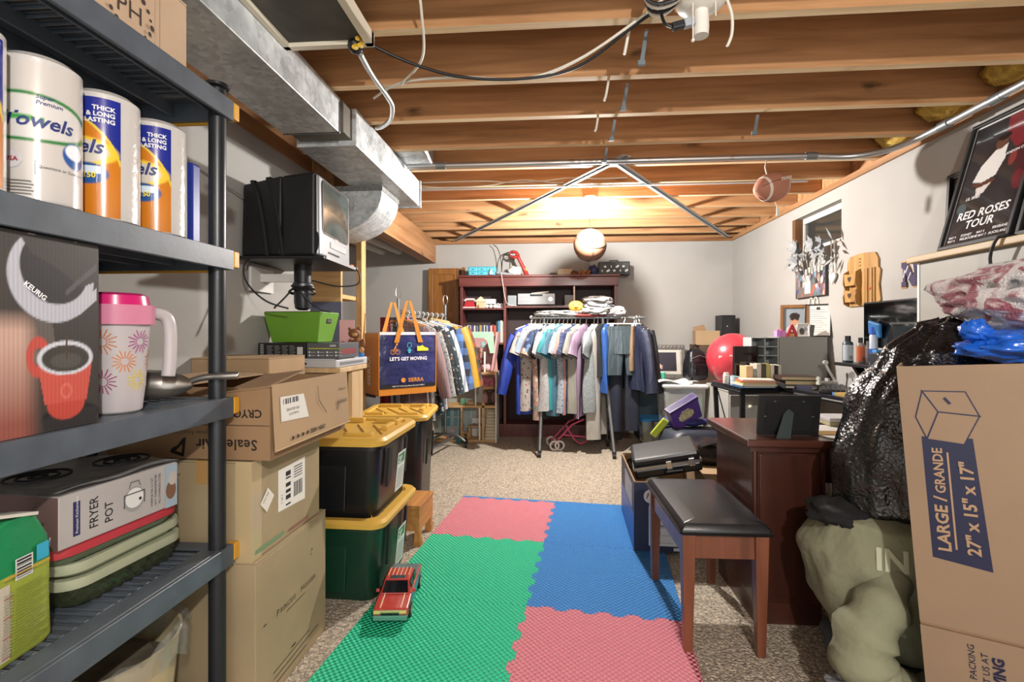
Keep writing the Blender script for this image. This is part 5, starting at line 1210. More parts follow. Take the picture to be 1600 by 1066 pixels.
def trousers(label, loc, yaw, m, w=.36, L=.9, cat='trousers', group=None, seed=0, clip=True, leg=.5):
    r = random.Random(seed * 7 + 3); ph = r.uniform(0, 6); t = thing('hanging_trousers', label, cat, loc, yaw, group)
    part('hanger', hangm, t, lambda b: (b.tube([(.016 * math.sin(a), 0, -.012 + .018 * math.cos(a)) for a in [R(-80 + 30 * i) for i in range(8)]] + [(0, 0, -.06)], .0035, 6), b.tube([(-w * .45, 0, -.06), (w * .45, 0, -.06)], .005, 6), b.box((-w * .35, 0, -.075), (.02, .02, .04)), b.box((w * .35, 0, -.075), (.02, .02, .04))))
    def rg(cx, a, bb, z, f): return [(cx + a * math.cos(q), bb * math.sin(q) + f * .014 * math.sin(26 * (cx + a * math.cos(q)) + ph), z) for q in [2 * PI * i / 22 for i in range(22)]]
    def bld(b):
        b.loft([rg(0, w / 2 * k, .022 + .02 * q, -.085 - q * .26, q) for k, q in ((.93, 0), (.95, .15), (1., .5), (1.04, 1.))], cap=False)
        if L > .3:
            for s in (-1, 1):
                e = w / 4
                b.loft([rg(s * (e + .004), e * k, .034, -.085 - .22 - (L - .22) * q, 1) for k, q in ((1.04, 0), (1., .25), (.9, .6), (.82, 1.))], cap=False)
    part('cloth', m, t, bld, smooth='all')
    part('waistband', m, t, lambda b: b.loft([rg(0, w / 2 * .945, .026, z, 0) for z in (-.083, -.115)], cap=False), smooth='all')
    return t

# centre garment rack
GR = thing('garment_rack', 'grey A-frame garment rack packed with clothes in front of the cherry unit', 'clothes rack', (0, 0, 0))
RZ = 1.295
part('rail', steel, GR, lambda b: b.cyl((-.2, 4.8, RZ), (.90, 4.8, RZ), .014, n=12), smooth=True)
for x0, x1 in ((-.10, -.06), (.58, .50)):
    for y0 in (4.55, 5.05):
        part('leg', steel, GR, lambda b: b.cyl((x0, y0, .055), (x0 + (x1 - x0) * .6, 4.8, .74), .016, n=12), smooth=True)
        ca = part('caster', M('caster_black', '#18191a', .5), GR, lambda b: b.cyl((x0 - .014, y0, .026), (x0 + .014, y0, .026), .026, n=16), bevel=.004)
        part('caster_fork', M('caster_black', '#18191a', .5), ca, lambda b: b.box((x0, y0, .052), (.036, .036, .03)), bevel=.004)
for x0, x1 in ((-.10, -.06), (.58, .50)): part('post', steel, GR, lambda b: b.cyl((x0 + (x1 - x0) * .6, 4.8, .70), (x1, 4.8, RZ), .017, n=12), smooth=True)
part('brace', steel, GR, lambda b: b.cyl((-.09, 4.93, .42), (.56, 4.93, .42), .011, n=10)); part('brace', steel, GR, lambda b: b.cyl((.555, 4.68, .42), (.555, 4.92, .42), .011, n=10))
fl = lambda n, b_, c, s=30, th=.32: spots('fabric_' + n, dim(b_), [dim(q) for q in c], s, th)
fab = lambda n, c, ro=.85, **k: M('fabric_' + n, dim(c, .74), ro, var=.12, vs_=5, bump=.7, bs=16, bd=.03, stretch=(1, 1, .22), **k)
G2 = 'clothes on the centre rack'
cl = [
 ('royal blue long-sleeved top at the left end of the centre rack', -.185, 40, fab('royal', '#1c3fb4', .6), .42, .84, 'long', 0.),
 ('white top with brown floral sleeves beside the royal blue one', -.145, 42, fl('brownfloral', '#cfc7bd', ['#6b4a3a', '#8a6a50', '#b9a090', '#c07a5c'], 32), .40, .78, 'short', 0.),
 ('pale blue tee third from the left on the centre rack', -.10, 43, fab('paleblue', '#b3c3d6'), .40, .70, 'short', 0.),
 ('peach and white print tunic between the pale blue tee and the blue tie-dye top', -.065, 45, fl('peachprint', '#d3a892', ['#8fa09a', '#e0d6cc', '#c98a70'], 26, .4), .38, .82, 'short', 0.),
 ('blue and black tie-dye top on the centre rack', -.03, 46, fl('tiedye', '#2b4574', ['#7f9cc8', '#16203a', '#3f6aa8'], 22, .42), .42, .78, 'short', 0.),
 ('long black top with sleeves below the white patterned tee', .005, 47, fab('black1', '#1d1d20'), .42, .86, 'short', .02),
 ('white tee with grey script print on the centre rack', .04, 48, fl('script', '#d9d7d4', ['#8f8f92', '#b5b5b8'], 60, .3), .46, .76, 'short', .05),
 ('bright teal tee on the centre rack', .085, 50, fab('teal', '#2fa0a8', .6), .42, .72, 'short', 0.),
 ('steel blue long tee right of the teal one', .125, 52, fab('steelblue', '#4d7a90', .7), .42, .84, 'short', .04),
 ('blue and white speckled blouse on the centre rack', .165, 53, fl('speckle', '#bcc8d4', ['#5d7a9c', '#8aa0b8', '#e0e4e8'], 55, .4), .42, .80, 'short', 0.),
 ('peach pink tee in the middle of the centre rack', .205, 55, fab('peach', '#cf9c90'), .40, .80, 'short', 0.),
 ('navy tee with white dots on the centre rack', .24, 56, fl('navydots', '#2c3a66', ['#a9b4d0', '#8896c0'], 70, .3), .40, .76, 'short', 0.),
 ('olive grey loose tee left of the lilac one', .285, 58, fab('olivegrey', '#a7a596', .55), .46, .82, 'short', .05),
 ('lilac satin tee in the middle front of the centre rack', .345, 60, fab('lilac', '#a58ba4', .4), .44, .84, 'short', .05),
 ('silver grey lace-print tee right of the lilac one', .42, 62, fl('lace', '#a9b1b2', ['#c8cfd0', '#8f999b'], 90, .4), .44, .78, 'short', .06),
 ('white tunic hanging low behind the silver grey tee', .455, 64, fab('offwhite2', '#cfcabf'), .38, 1.0, 'none', 0.),
 ('black sleeveless top with neon tag on the centre rack', .50, 62, fab('black2', '#1b1c20'), .30, .48, 'none', .03),
 ('bright blue shorts-set top behind the black sleeveless one', .545, 66, fab('brightblue', '#2b62b8', .6), .34, .62, 'none', .05),
]
for k, (lb, x, yw, m, w, L, sl, fr) in enumerate(cl):
    shirt(lb, (x, 4.8, RZ + .012), R(yw + (7 * k) % 11 - 5), m, w, L + .02 + .02 * ((k * 5) % 4), sl, fr, seed=k, group=G2)
trousers('slate grey satin shorts clipped near the right end of the centre rack', (.69, 4.73, RZ), R(14), fab('slate', '#55636a', .35), .36, .46, 'shorts', G2, 3)
trousers('dark navy jeans hanging low behind the slate grey shorts', (.70, 4.80, RZ), R(10), fab('denim', '#182036', .8), .32, 1.0, 'jeans', G2, 4)
trousers('tan folded trousers at the right end of the centre rack', (.80, 4.80, RZ), R(72), fab('tan', '#a98a6a', .8), .24, .42, 'trousers', G2, 5)
trousers('black trousers hanging lowest in the centre rack', (.56, 4.93, RZ), R(20), fab('black3', '#17181b', .8), .32, 1.12, 'trousers', G2, 6)
shirt('navy track jacket with white shoulder stripe at the right end of the centre rack', (.82, 4.80, RZ + .01), R(106), fab('navyjacket', '#1a2444', .6), .38, .62, 'long', 0., 1.3, 'jacket', G2, 41, name='hanging_jacket')
shirt('black jacket behind the navy track jacket at the end of the centre rack', (.86, 4.86, RZ + .01), R(110), fab('black4', '#191a1f', .7), .38, .62, 'long', 0., 1.2, 'jacket', G2, 42, name='hanging_jacket')
for k, (x, y, z, a, bq, cc, m, lb, s) in enumerate(((.43, 4.80, 1.355, .15, .14, .045, fab('fold1', '#c9c7c2'), 'folded pale grey garment at the bottom of the pile on the rack', 3), (.45, 4.81, 1.415, .145, .13, .04, fab('fold2', '#b5b5b4'), 'folded mid grey garment in the middle of the pile on the rack', 5), (.44, 4.80, 1.465, .13, .12, .035, fab('fold3', '#bdb9b4'), 'folded light grey garment on top of the pile on the rack', 7), (.62, 4.82, 1.35, .1, .12, .05, fab('fold4', '#cfccc8'), 'crumpled white garment at the right of the pile on the rack', 9))):
    place('folded_garment', lb, 'clothes', m, (x, y, z), lump((0, 0, 0), (a, bq, cc), 44, 28, .28, 2.2, s, .75, None, .2), 'folded clothes on top of the rack', smooth='all')
place('red_shirt', 'coral red garment peeking out under the folded pile on the rack', 'clothes', fab('coral', '#b5443c'), (.36, 4.78, 1.315), lambda b: b.ball((0, 0, 0), (.16, .10, .018), 24, 10, lambda d: 1 + .1 * math.sin(9 * d.x)), smooth='all')
place('white_garment', 'white garment laid flat over the left of the centre rack rail', 'clothes', fab('white3', '#d6d3ce'), (.08, 4.82, 1.335), lump((0, 0, 0), (.22, .12, .028), 44, 24, .3, 2.4, 4.4, .8, None, .2), smooth='all')
t = thing('duck_plush', 'round yellow duck plush sitting on the centre rack', 'plush toy', (.245, 4.78, 1.36))
dy = M('duck_yellow', '#d8a94a', .85); part('body', dy, t, lambda b: b.ball((0, 0, .045), (.072, .06, .055), 22, 14), smooth='all'); part('beak', M('duck_orange', '#c46f28', .7), t, lambda b: b.ball((0, -.062, .035), (.018, .014, .008), 10, 6))
for s in (-1, 1): part('eye', blackw, t, lambda b: b.ball((s * .028, -.053, .055), .006, 8, 6))

# left garment rack
G1 = 'clothes on the left rack'
LR = thing('garment_rack', 'chrome wheeled garment rack full of coats beside the left wall', 'clothes rack', (0, 0, 0))
A, C_ = Vector((-1.25, 3.98, 1.32)), Vector((-1.06, 4.92, 1.32)); dd_ = (C_ - A).normalized(); sd = Vector((dd_.y, -dd_.x, 0))
part('rail', steel, LR, lambda b: b.cyl(A, C_, .013, n=12), smooth=True)
for P in (A, C_):
    Q = Vector((P.x, P.y, .12)); part('post', steel, LR, lambda b: b.cyl(Q, P + Vector((0, 0, .11)), .014, n=12), smooth=True)
    part('finial', M('chrome', '#c9cbcc', .2, .9), LR, lambda b: b.tube([P + Vector((.022 * math.sin(a), 0, .16 + .05 * math.cos(a))) for a in [2 * PI * i / 18 for i in range(18)]], .003, 5, closed=True))
    part('foot', steel, LR, lambda b: b.tube(smoothpath([Q - sd * .22 - Vector((0, 0, .06)), Q - sd * .12, Q, Q + sd * .12, Q + sd * .22 - Vector((0, 0, .06))], 5), .012, 8), smooth='all')
    for s in (-1, 1):
        W = Q + sd * s * .22; part('caster', M('caster_black', '#18191a', .5), LR, lambda b: b.cyl((W.x - .012, W.y, .024), (W.x + .012, W.y, .024), .024, n=14), bevel=.003)
part('base_rail', steel, LR, lambda b: (b.cyl((A.x, A.y, .14), (C_.x, C_.y, .14), .013, n=10), b.cyl((A.x + .1, A.y, .1), (C_.x + .1, C_.y, .1), .011, n=10)))
yb = math.atan2(sd.y, sd.x)
lc = [
 ('mauve long cardigan nearest the shopping bag on the left rack', .16, fab('mauve', '#a58d92'), .44, .86, 'long', 1., 'cardigan'),
 ('white blouse with tiny black flowers on the left rack', .27, fl('tinyfl', '#c9c7c4', ['#4a4a4c', '#7a7a7c'], 60, .36), .44, .88, 'long', 1., 'blouse'),
 ('black blouse with coral flowers on the left rack', .36, fl('coralfl', '#1d1e22', ['#b9796a', '#5a6a72', '#c9c0b8'], 34, .3), .44, .80, 'long', 1., 'blouse'),
 ('dark teal blouse with white flowers on the left rack', .45, fl('tealfl', '#2b414c', ['#d5d8d4', '#aeb8b8'], 26, .3), .46, .84, 'long', 1., 'blouse'),
 ('pale grey striped shirt on the left rack', .54, stripes('fabric_greystripe', ['#b9bcc2', '#8f949c', '#d0d2d6'], 0, .05), .46, .80, 'long', 1., 'shirt'),
 ('blue and black buffalo plaid flannel on the left rack', .64, stripes('fabric_plaid', ['#47689c', '#171a22'], 2, .13, .85, ['#5274a8', '#202534'], 0), .50, .70, 'long', 1.3, 'shirt'),
 ('mustard yellow puffer jacket on the left rack', .75, M('fabric_mustard', '#a8821f', .55, bump=.5, bs=18, bd=.01), .52, .66, 'long', 1.9, 'jacket'),
 ('brown and rust plaid jacket at the far end of the left rack', .87, stripes('fabric_rust', ['#3c3634', '#8a4a30', '#4a4442'], 2, .12, .85, ['#3a3432', '#7a4530'], 0), .52, .66, 'long', 1.5, 'jacket'),
]
for k, (lb, q, m, w, L, sl, th_, ct) in enumerate(lc):
    P = A + dd_ * q; shirt(lb, (P.x, P.y, P.z + .012), yb + R(6 - k), m, w, L, sl, 0., th_, ct, G1, 60 + k, name='hanging_' + ct)
P = A + dd_ * .78; t = thing('fur_collar', 'pale fur collar on the hanger above the mustard puffer jacket', 'collar', (P.x, P.y, P.z - .06)); part('collar', M('fur_pale', '#b3a276', .95, bump=1., bs=90, bd=.01), t, lambda b: b.tube([(.1 * math.cos(a), .07 * math.sin(a), -.02 * math.cos(a)) for a in [2 * PI * i / 18 for i in range(18)]], .026, 8, closed=True), smooth='all')
for k in range(3):
    P = A + dd_ * (.04 + .035 * k); t = thing('wooden_hanger', ('nearest', 'second', 'third')[k] + ' bare wooden hanger at the near end of the left rack', 'hanger', (P.x, P.y, P.z + .012), yb, 'bare wooden hangers'); hanger(t, .44, hangw)
lo = [('#7a2230', 'dark red'), ('#5d6468', 'slate grey'), ('#2a2a2e', 'black striped'), ('#a83a6c', 'magenta'), ('#77809a', 'grey blue'), ('#1c1c20', 'plain black'), ('#8a7a6c', 'taupe')]
for k, (c, nm) in enumerate(lo):
    P = A + dd_ * (.02 + .055 * k) - sd * (.14 - .03 * k); mm = M('lower_' + c[1:], c, .8) if k != 2 else stripes('lower_stripe', ['#222226', '#6a6a70'], 2, .04)
    o = place('hanging_scarf', nm + ' scarf hanging low at the near end of the left rack', 'scarf', mm, (P.x, P.y + .02, .0), lambda b: b.grid(lambda u, v: ((u - .5) * .09, .012 * math.sin(9 * u + k), 1.28 - v * (.86 + .03 * (k % 3)) ), 8, 6), 'scarves hanging low on the left rack', smooth='all')
    o.modifiers.new('thick', 'SOLIDIFY').thickness = .008
# shopping bag
t = thing('shopping_bag', 'navy and orange reusable Sierra shopping bag hanging on the left rack', 'bag', (-1.175, 3.80, .685), R(42))
bn = M('bag_navy', '#2c3060', .28, var=.2, vs_=8, bump=.6, bs=9, bd=.03); bo = M('bag_orange', '#c07c2c', .4, bump=.3, bs=12, bd=.01)
W_, D_, H_ = .46, .27, .45
part('shell', bn, t, lambda b: b.loft([[(x, y, z) for x, y in rrect(W_ * k, D_ * k, .01, 2)] for k, z in ((.99, 0), (1., .02), (1.02, .2), (1.0, H_), (.97, H_), (.98, .2), (.96, .02))]), smooth=True)
part('bottom_band', bo, t, lambda b: b.bx(-W_ / 2 - .006, W_ / 2 + .006, -D_ / 2 - .006, D_ / 2 + .006, -.004, .045))
part('side_gusset', bo, t, lambda b: b.bx(-W_ / 2 - .009, -W_ / 2 - .003, -D_ / 2 - .004, D_ / 2 + .004, .0, H_ + .01)); part('side_gusset', bo, t, lambda b: b.bx(W_ / 2 + .003, W_ / 2 + .009, -D_ / 2 - .004, D_ / 2 + .004, .0, H_ + .01))
part('white_trim', M('bag_white', '#d9d6da', .5), t, lambda b: b.bx(-W_ / 2, W_ / 2, -D_ / 2 - .004, D_ / 2, H_ - .002, H_ + .02))
for y in (-D_ / 2 - .006, D_ / 2 + .006):
    part('handle', bo, t, lambda b: [b.prism([(-.10 - .02, H_ - .06), (-.10 + .02, H_ - .06), (-.005, H_ + .26), (-.025, H_ + .26)], .003, (0, y, 0), (1, 0, 0), (0, 0, 1)), b.prism([(.10 - .02, H_ - .06), (.10 + .02, H_ - .06), (.02, H_ + .26), (-.0, H_ + .26)], .003, (0, y, 0), (1, 0, 0), (0, 0, 1))])
d = Decal((-W_ / 2, -D_ / 2 - .008, 0), (1, 0, 0), (0, 0, 1))
d.text("LET'S GET MOVING", .23, .255, .036, '#e4e2ea', 'CENTER', .03); d.text('SIERRA', .29, .09, .042, '#d08a34', 'CENTER', .02); d.disc(.185, .105, .018, '#d08a34'); d.rect(.01, .045, .45, .075, '#15161e'); d.text('PART OF THE Family Match Marshalls FAMILY', .23, .056, .014, '#d0d0d4', 'CENTER', .01)
for x in (.10, .14): d.line([(x + .017 * math.cos(2 * PI * i / 14), .32 + .017 * math.sin(2 * PI * i / 14)) for i in range(14)], .004, '#d08a34', True)
d.line([(.10, .32), (.115, .345), (.13, .34), (.14, .32)], .005, '#d08a34'); d.line([(.115, .345), (.125, .365)], .01, '#d08a34'); d.disc(.132, .378, .008, '#d08a34')
d.line([(.235 + .018 * math.cos(2 * PI * i / 14), .37 + .018 * math.sin(2 * PI * i / 14)) for i in range(14)], .005, '#3fa0b4', True); d.rect(.225, .31, .245, .345, '#3fa0b4'); d.line([(.215, .33), (.255, .33)], .005, '#3fa0b4')
d.poly([(.30, .325), (.395, .325), (.395, .345), (.36, .355), (.345, .37), (.32, .36), (.30, .365)], '#d6c832'); d.build(t, 'lettering')
d = Decal((-W_ / 2 - .0095, D_ / 2, 0), (0, -1, 0), (0, 0, 1)); d.text('SIERRA', .115, .06, .075, '#e4ddd0', rot=90, bold=.02); d.build(t, 'lettering')

# ---------------------------------------------------------------- dollhouse
DH = thing('dollhouse', 'three-storey wooden dollhouse with mint roof edge beside the cherry unit', 'dollhouse', (-.92, 5.12, 0))
dw = wood('doll_wood', '#c6a170', '#a97f4e', 0, 6., .55, 12.); pk = M('doll_pink', '#bf8f8c', .7); mint = M('doll_mint', '#a8d0b4', .55, var=.15, vs_=30); dwh = M('doll_white', '#d6d2c8', .6)
dx0, dx1 = -.345, .345
for z in (.0, .36, .71): part('floor_board', dw, DH, lambda b: b.bx(dx0 if z < .5 else dx0 + .0, dx1, 0, .25, z, z + .025), bevel=.002)
part('side_wall', dwh, DH, lambda b: b.bx(dx1, dx1 + .014, 0, .26, 0, .735)); part('side_wall', dwh, DH, lambda b: b.bx(dx0 - .014, dx0, 0, .26, 0, .735))
part('back_wall', M('doll_sky', '#a3b1b0', .7, var=.2, vs_=9), DH, lambda b: b.bx(dx0, .10, .245, .26, 0, .36)); part('back_wall', M('doll_flower', '#c9bca0', .7, var=.25, vs_=14), DH, lambda b: b.bx(.10, dx1, .245, .26, 0, .36))
part('back_wall', M('doll_grey', '#a8aaa2', .7), DH, lambda b: b.bx(dx0, .17, .245, .26, .36, .71)); part('back_wall', pk, DH, lambda b: b.bx(.17, dx1, .245, .26, .36, .71))
part('back_wall', pk, DH, lambda b: b.prism([(dx0, 0), (dx1, 0), (dx1 - .03, .40), (dx0 + .03, .40)], .014, (0, .26, .735), (1, 0, 0), (0, 0, 1)))
part('roof_edge', mint, DH, lambda b: b.prism([(-.33, .36), (.22, .36), (.26, .33), (.29, .20), (.335, .20), (.325, .425), (-.33, .425)], .02, (0, .02, .735), (1, 0, 0), (0, 0, 1)))
part('roof_slope', M('doll_pinkroof', '#cf9d9a', .6), DH, lambda b: b.box((dx1 - .01, .14, .95), (.02, .24, .42), (0, R(8), 0)))
part('gallery_rail', dw, DH, lambda b: b.bx(dx0, dx1, .24, .25, .93, .945))
for x in (-.02, .17, .225): part('post', dwh if x > .1 else dw, DH, lambda b: b.bx(x, x + .018, .0, .02, .025 if x < .2 else .735, .36 if x < .2 else .95))
part('newel', dw, DH, lambda b: b.bx(.205, .23, 0, .03, .025, .42)); part('newel', M('doll_white', '#d6d2c8', .6), DH, lambda b: b.bx(.13, .145, 0, .02, .385, .71))
for k in range(11): part('stair', M('stair_cream', '#c2b598', .6), DH, lambda b: b.bx(.235, .342, .02 + .018 * k, .25, .025 + .03 * k, .053 + .03 * k))
for (x, z, c, w, h) in ((.16, .99, '#7fb0bc', .05, .06), (.02, .82, '#2f4a58', .05, .09), (-.28, .12, '#4f8f9c', .1, .2), (-.14, .12, '#6f9aa4', .1, .2), (.03, .14, '#9cb2b4', .05, .16)):
    q = part('window', M('doll_win_' + c[1:], c, .3), DH, lambda b: b.bx(x, x + w, .24, .245, z, z + h)); part('window_bar', dwh, q, lambda b: (b.bx(x + w / 2 - .003, x + w / 2 + .003, .237, .24, z, z + h), b.bx(x, x + w, .237, .24, z + h / 2 - .003, z + h / 2 + .003)))
part('wall_picture', M('doll_rose', '#c46a72', .7, var=.4, vs_=40), DH, lambda b: b.bx(.19, .33, .238, .245, .5, .66)); part('wall_picture', M('doll_tan', '#d0a468', .7), DH, lambda b: b.bx(.19, .33, .236, .239, .5, .56)); part('wall_shelf', dwh, DH, lambda b: b.bx(.1, .22, .235, .245, .1, .2))
part('side_window', M('doll_win_a', '#cfd2c4', .5), DH, lambda b: b.bx(dx1 + .014, dx1 + .016, .1, .16, .1, .28))
def dtab(nm, lb, loc, w, l, h, m, cat='toy furniture', round_=False):
    t = thing(nm, lb, cat, loc)
    part('top', m, t, (lambda b: b.lathe([(w / 2, h - .012), (w / 2, h)], 20)) if round_ else (lambda b: b.bx(-w / 2, w / 2, -l / 2, l / 2, h - .012, h)))
    if round_: part('pedestal', m, t, lambda b: b.lathe([(.05, 0), (.02, .012), (.012, h * .5), (.03, h - .012)], 14), smooth=True)
    else:
        for x in (-1, 1):
            for y in (-1, 1): part('leg', m, t, lambda b: b.box((x * (w / 2 - .012), y * (l / 2 - .012), (h - .012) / 2), (.014, .014, h - .012)))
    return t
FX, FY = -.92, 5.12
dtab('toy_table', 'light wood toy table on the bottom floor of the dollhouse', (FX + .12, FY + .12, .026), .15, .1, .13, dw)
dtab('toy_table', 'dark round pedestal toy table on the middle floor of the dollhouse', (FX + .27, FY + .12, .386), .13, .13, .15, M('toy_darkwood', '#3c2a22', .5), round_=True)
for k, (x, lb) in enumerate(((.02, 'light wood toy chair left of the toy table'), (.19, 'light wood toy chair right of the toy table'))):
    t = thing('toy_chair', lb, 'toy furniture', (FX + x, FY + .07, .026)); part('seat', dw, t, lambda b: b.bx(-.03, .03, -.025, .025, .06, .068)); part('backrest', dw, t, lambda b: b.bx(-.03, -.022, -.025, .025, .068, .15) if k == 0 else b.bx(.022, .03, -.025, .025, .068, .15))
    for a_ in (-1, 1):
        for c_ in (-1, 1): part('leg', dw, t, lambda b: b.box((a_ * .024, c_ * .02, .03), (.009, .009, .06)))
t = thing('toy_oven', 'white toy kitchen counter on the bottom floor of the dollhouse', 'toy furniture', (FX + .13, FY + .205, .026)); part('unit', dwh, t, lambda b: b.bx(-.06, .06, -.025, .025, 0, .2), bevel=.003)
for x in (-.03, .025): part('oven_door', M('oven_dark', '#4c5154', .3), t, lambda b: b.bx(x - .018, x + .018, -.027, -.025, .1, .14))
place('stuffed_heart', 'pale pink plush lump on the upper floor of the dollhouse', 'plush toy', M('plush_pink', '#d9b4b8', .9, bump=.6, bs=80), (FX + .255, FY + .1, .736), lambda b: b.ball((0, 0, .04), (.075, .06, .042), 18, 10, lambda d: 1 + .08 * math.sin(5 * d.x)), smooth='all')
place('pink_doll_bed', 'pink toy sofa on the upper floor of the dollhouse', 'toy furniture', M('sofa_pink', '#b26a6c', .7), (FX + .09, FY + .14, .736), lambda b: (b.bx(-.05, .05, -.03, .03, 0, .035), b.bx(-.05, .05, .015, .03, .035, .08), b.bx(-.05, -.04, -.03, .03, .035, .055), b.bx(.04, .05, -.03, .03, .035, .055)), bevel=.004)
t = thing('toy_wardrobe', 'red-brown toy canopy bed on the upper floor of the dollhouse', 'toy furniture', (FX + .19, FY + .15, .736)); tw = M('toy_redwood', '#7a3a2e', .5)
part('canopy', tw, t, lambda b: b.prism([(-.04, 0), (.04, 0), (.03, .02), (-.03, .02)], .06, (0, .03, .12), (1, 0, 0), (0, 0, 1))); part('mattress', dwh, t, lambda b: b.bx(-.036, .036, -.03, .03, .02, .045))
for a_ in (-1, 1):
    for c_ in (-1, 1): part('post', tw, t, lambda b: b.box((a_ * .036, c_ * .026, .06), (.007, .007, .12)))
t = thing('toy_scooter', 'pink and blue toy skateboard propped in the dollhouse', 'toy', (FX - .16, FY + .03, .045), 0, rot=(0, R(-52), 0)); part('deck', M('skate_pink', '#b84a78', .5), t, lambda b: b.prism(rrect(.15, .045, .02), .008, (.02, 0, 0), (1, 0, 0), (0, 1, 0))); part('sticker', M('skate_blue', '#58a4c0', .5), t, lambda b: b.box((.02, 0, -.002), (.07, .03, .003)))
place('teal_pot', 'small teal toy pot on the dollhouse ground floor', 'toy', M('toy_teal', '#2f7f86', .5), (FX + .0 - .03, FY - .03, .0), lambda b: b.lathe([(.02, 0), (.03, .01), (.032, .05), (.024, .06)], 16), smooth=True)
place('black_ball', 'small black ball on the carpet before the dollhouse', 'toy', blackw, (FX + .04, FY - .06, .028), lambda b: b.ball((0, 0, 0), .028, 14, 10), smooth='all')
place('green_block', 'green toy block on the middle floor of the dollhouse', 'toy', M('toy_green', '#5fa07a', .5), (FX + .0, FY + .06, .386), lambda b: b.bx(-.025, .025, -.02, .02, 0, .06), bevel=.004)
place('toy_cradle', 'small wooden toy box on the middle floor of the dollhouse', 'toy furniture', dw, (FX + .075, FY + .08, .386), lambda b: (b.bx(-.035, .035, -.02, .02, .0, .035), b.bx(-.035, -.03, -.02, .02, .035, .055), b.bx(.03, .035, -.02, .02, .035, .055)))

# doll stroller under the rack
t = thing('doll_stroller', 'pink doll stroller folded under the centre garment rack', 'toy stroller', (.22, 4.95, 0), R(10))
sp_ = M('stroller_pink', '#c0486a', .5)
part('frame', sp_, t, lambda b: (b.tube([(-.2, -.08, .06), (-.02, -.08, .25), (.1, -.08, .30)], .009, 7), b.tube([(-.2, .08, .06), (-.02, .08, .25), (.1, .08, .30)], .009, 7), b.tube([(-.12, -.08, .15), (.16, -.08, .12)], .008, 7)))
part('seat', M('stroller_cloth', '#a8908c', .7, var=.3, vs_=20), t, lambda b: b.grid(lambda u, v: (-.08 + .3 * u, -.08 + .16 * v, .24 - .18 * math.sin(PI * u) + .02 * v), 12, 6), smooth='all'); part('seat_trim', sp_, t, lambda b: b.tube([(-.08 + .3 * u, -.082, .24 - .18 * math.sin(PI * u)) for u in [i / 12 for i in range(13)]], .007, 6))
for x, y in ((-.2, -.1), (-.15, -.1), (-.2, .1)): part('wheel', M('wheel_white', '#cfc8c4', .5), t, lambda b: b.tube([(x + .042 * math.cos(a), y, .05 + .042 * math.sin(a)) for a in [2 * PI * i / 18 for i in range(18)]], .01, 6, closed=True))
# ---------------------------------------------------------------- back right corner
def clear_tote(label, loc, w, l, h, lidm, rz=0., cont=()):
    t = thing('clear_tote', label, 'storage tote', loc, rz); ct = M('clear_plastic', '#cdd4d6', .15, alpha=.38, coat=.3)
    part('body', ct, t, lambda b: b.loft([[(x, y, z) for x, y in rrect(w - i, l - i, .03, 4)] for i, z in ((.05, 0), (.04, .01), (.0, h), (-.02, h), (-.02, h - .015), (-.008, h - .015))], cap=False), smooth=True)
    part('bottom', ct, t, lambda b: b.prism(rrect(w - .05, l - .05, .03, 4), .004))
    part('lid', lidm, t, lambda b: b.loft([[(x, y, z) for x, y in rrect(w + i, l + i, .035, 4)] for i, z in ((.03, h - .01), (.04, h + .005), (.02, h + .018), (-.04, h + .018))]), smooth=True)
    for k, (x, y, z, a, c, e, m, r_) in enumerate(cont): part('contents', m, t, lambda b: b.box((x, y, z), (a, c, e), r_), bevel=.004)
    return t
clear_tote('small clear tote with blue lid on the carpet right of the garment rack', (1.04, 5.14, 0), .25, .26, .27, M('lid_blue', '#2f86c8', .35), 0, ((-.04, 0, .08, .1, .1, .14, M('ct_a', '#c9c2b4', .6), (.2, .5, .2)), (.05, .03, .1, .08, .08, .16, M('ct_b', '#a9625a', .6), (.4, .3, 0)), (-.05, -.06, .06, .09, .02, .09, M('ct_c', '#b9b04a', .6), (0, 0, 0)), (.06, -.05, .05, .1, .05, .05, M('ct_d', '#6a6a72', .6), (.2, 0, .4))))
t = thing('storage_chest', 'dark teal upright panel box holding up the picture frames by the back wall', 'box', (1.25, 5.55, 0)); part('body', M('trunk_teal', '#3f5560', .6, var=.1), t, lambda b: b.bx(-.3, .3, -.16, .16, 0, .60), bevel=.004); part('rim', M('trunk_dark', '#1a1c1f', .5), t, lambda b: b.bx(-.302, .302, -.163, .163, 0, .03))
t = thing('picture_frame', 'white-edged picture frame lying flat under the ornate frame', 'picture frame', (1.27, 5.53, .6005)); part('frame', M('frame_white', '#cfccc6', .5), t, lambda b: b.bx(-.3, .3, -.16, .17, 0, .035), bevel=.004); part('beading', M('frame_rose', '#a98a80', .5), t, lambda b: b.bx(-.302, .302, -.163, -.16, .004, .016))
t = thing('picture_frame', 'ornate silver picture frame with dark painting leaning on the back wall', 'picture frame', (1.235, 5.60, .6365), 0, rot=(R(-10), 0, 0))
fs = M('frame_silver', '#8f8d86', .4, .5, var=.4, vs_=60, bump=.6, bs=50, bd=.004)
def _fr(w, h, f, d_): return lambda b: (b.bx(-w / 2, w / 2, -d_, 0, 0, f), b.bx(-w / 2, w / 2, -d_, 0, h - f, h), b.bx(-w / 2, -w / 2 + f, -d_, 0, f, h - f), b.bx(w / 2 - f, w / 2, -d_, 0, f, h - f))
part('frame', fs, t, _fr(.52, .38, .05, .03), bevel=.006); part('mat_border', M('frame_mat', '#d2cec4', .7), t, lambda b: b.bx(-.21, .21, -.012, -.004, .05, .33))
for k in range(13): part('ornament', fs, t, lambda b: b.ball((-.24 + .04 * k, -.032, .355), (.014, .008, .012), 8, 6))
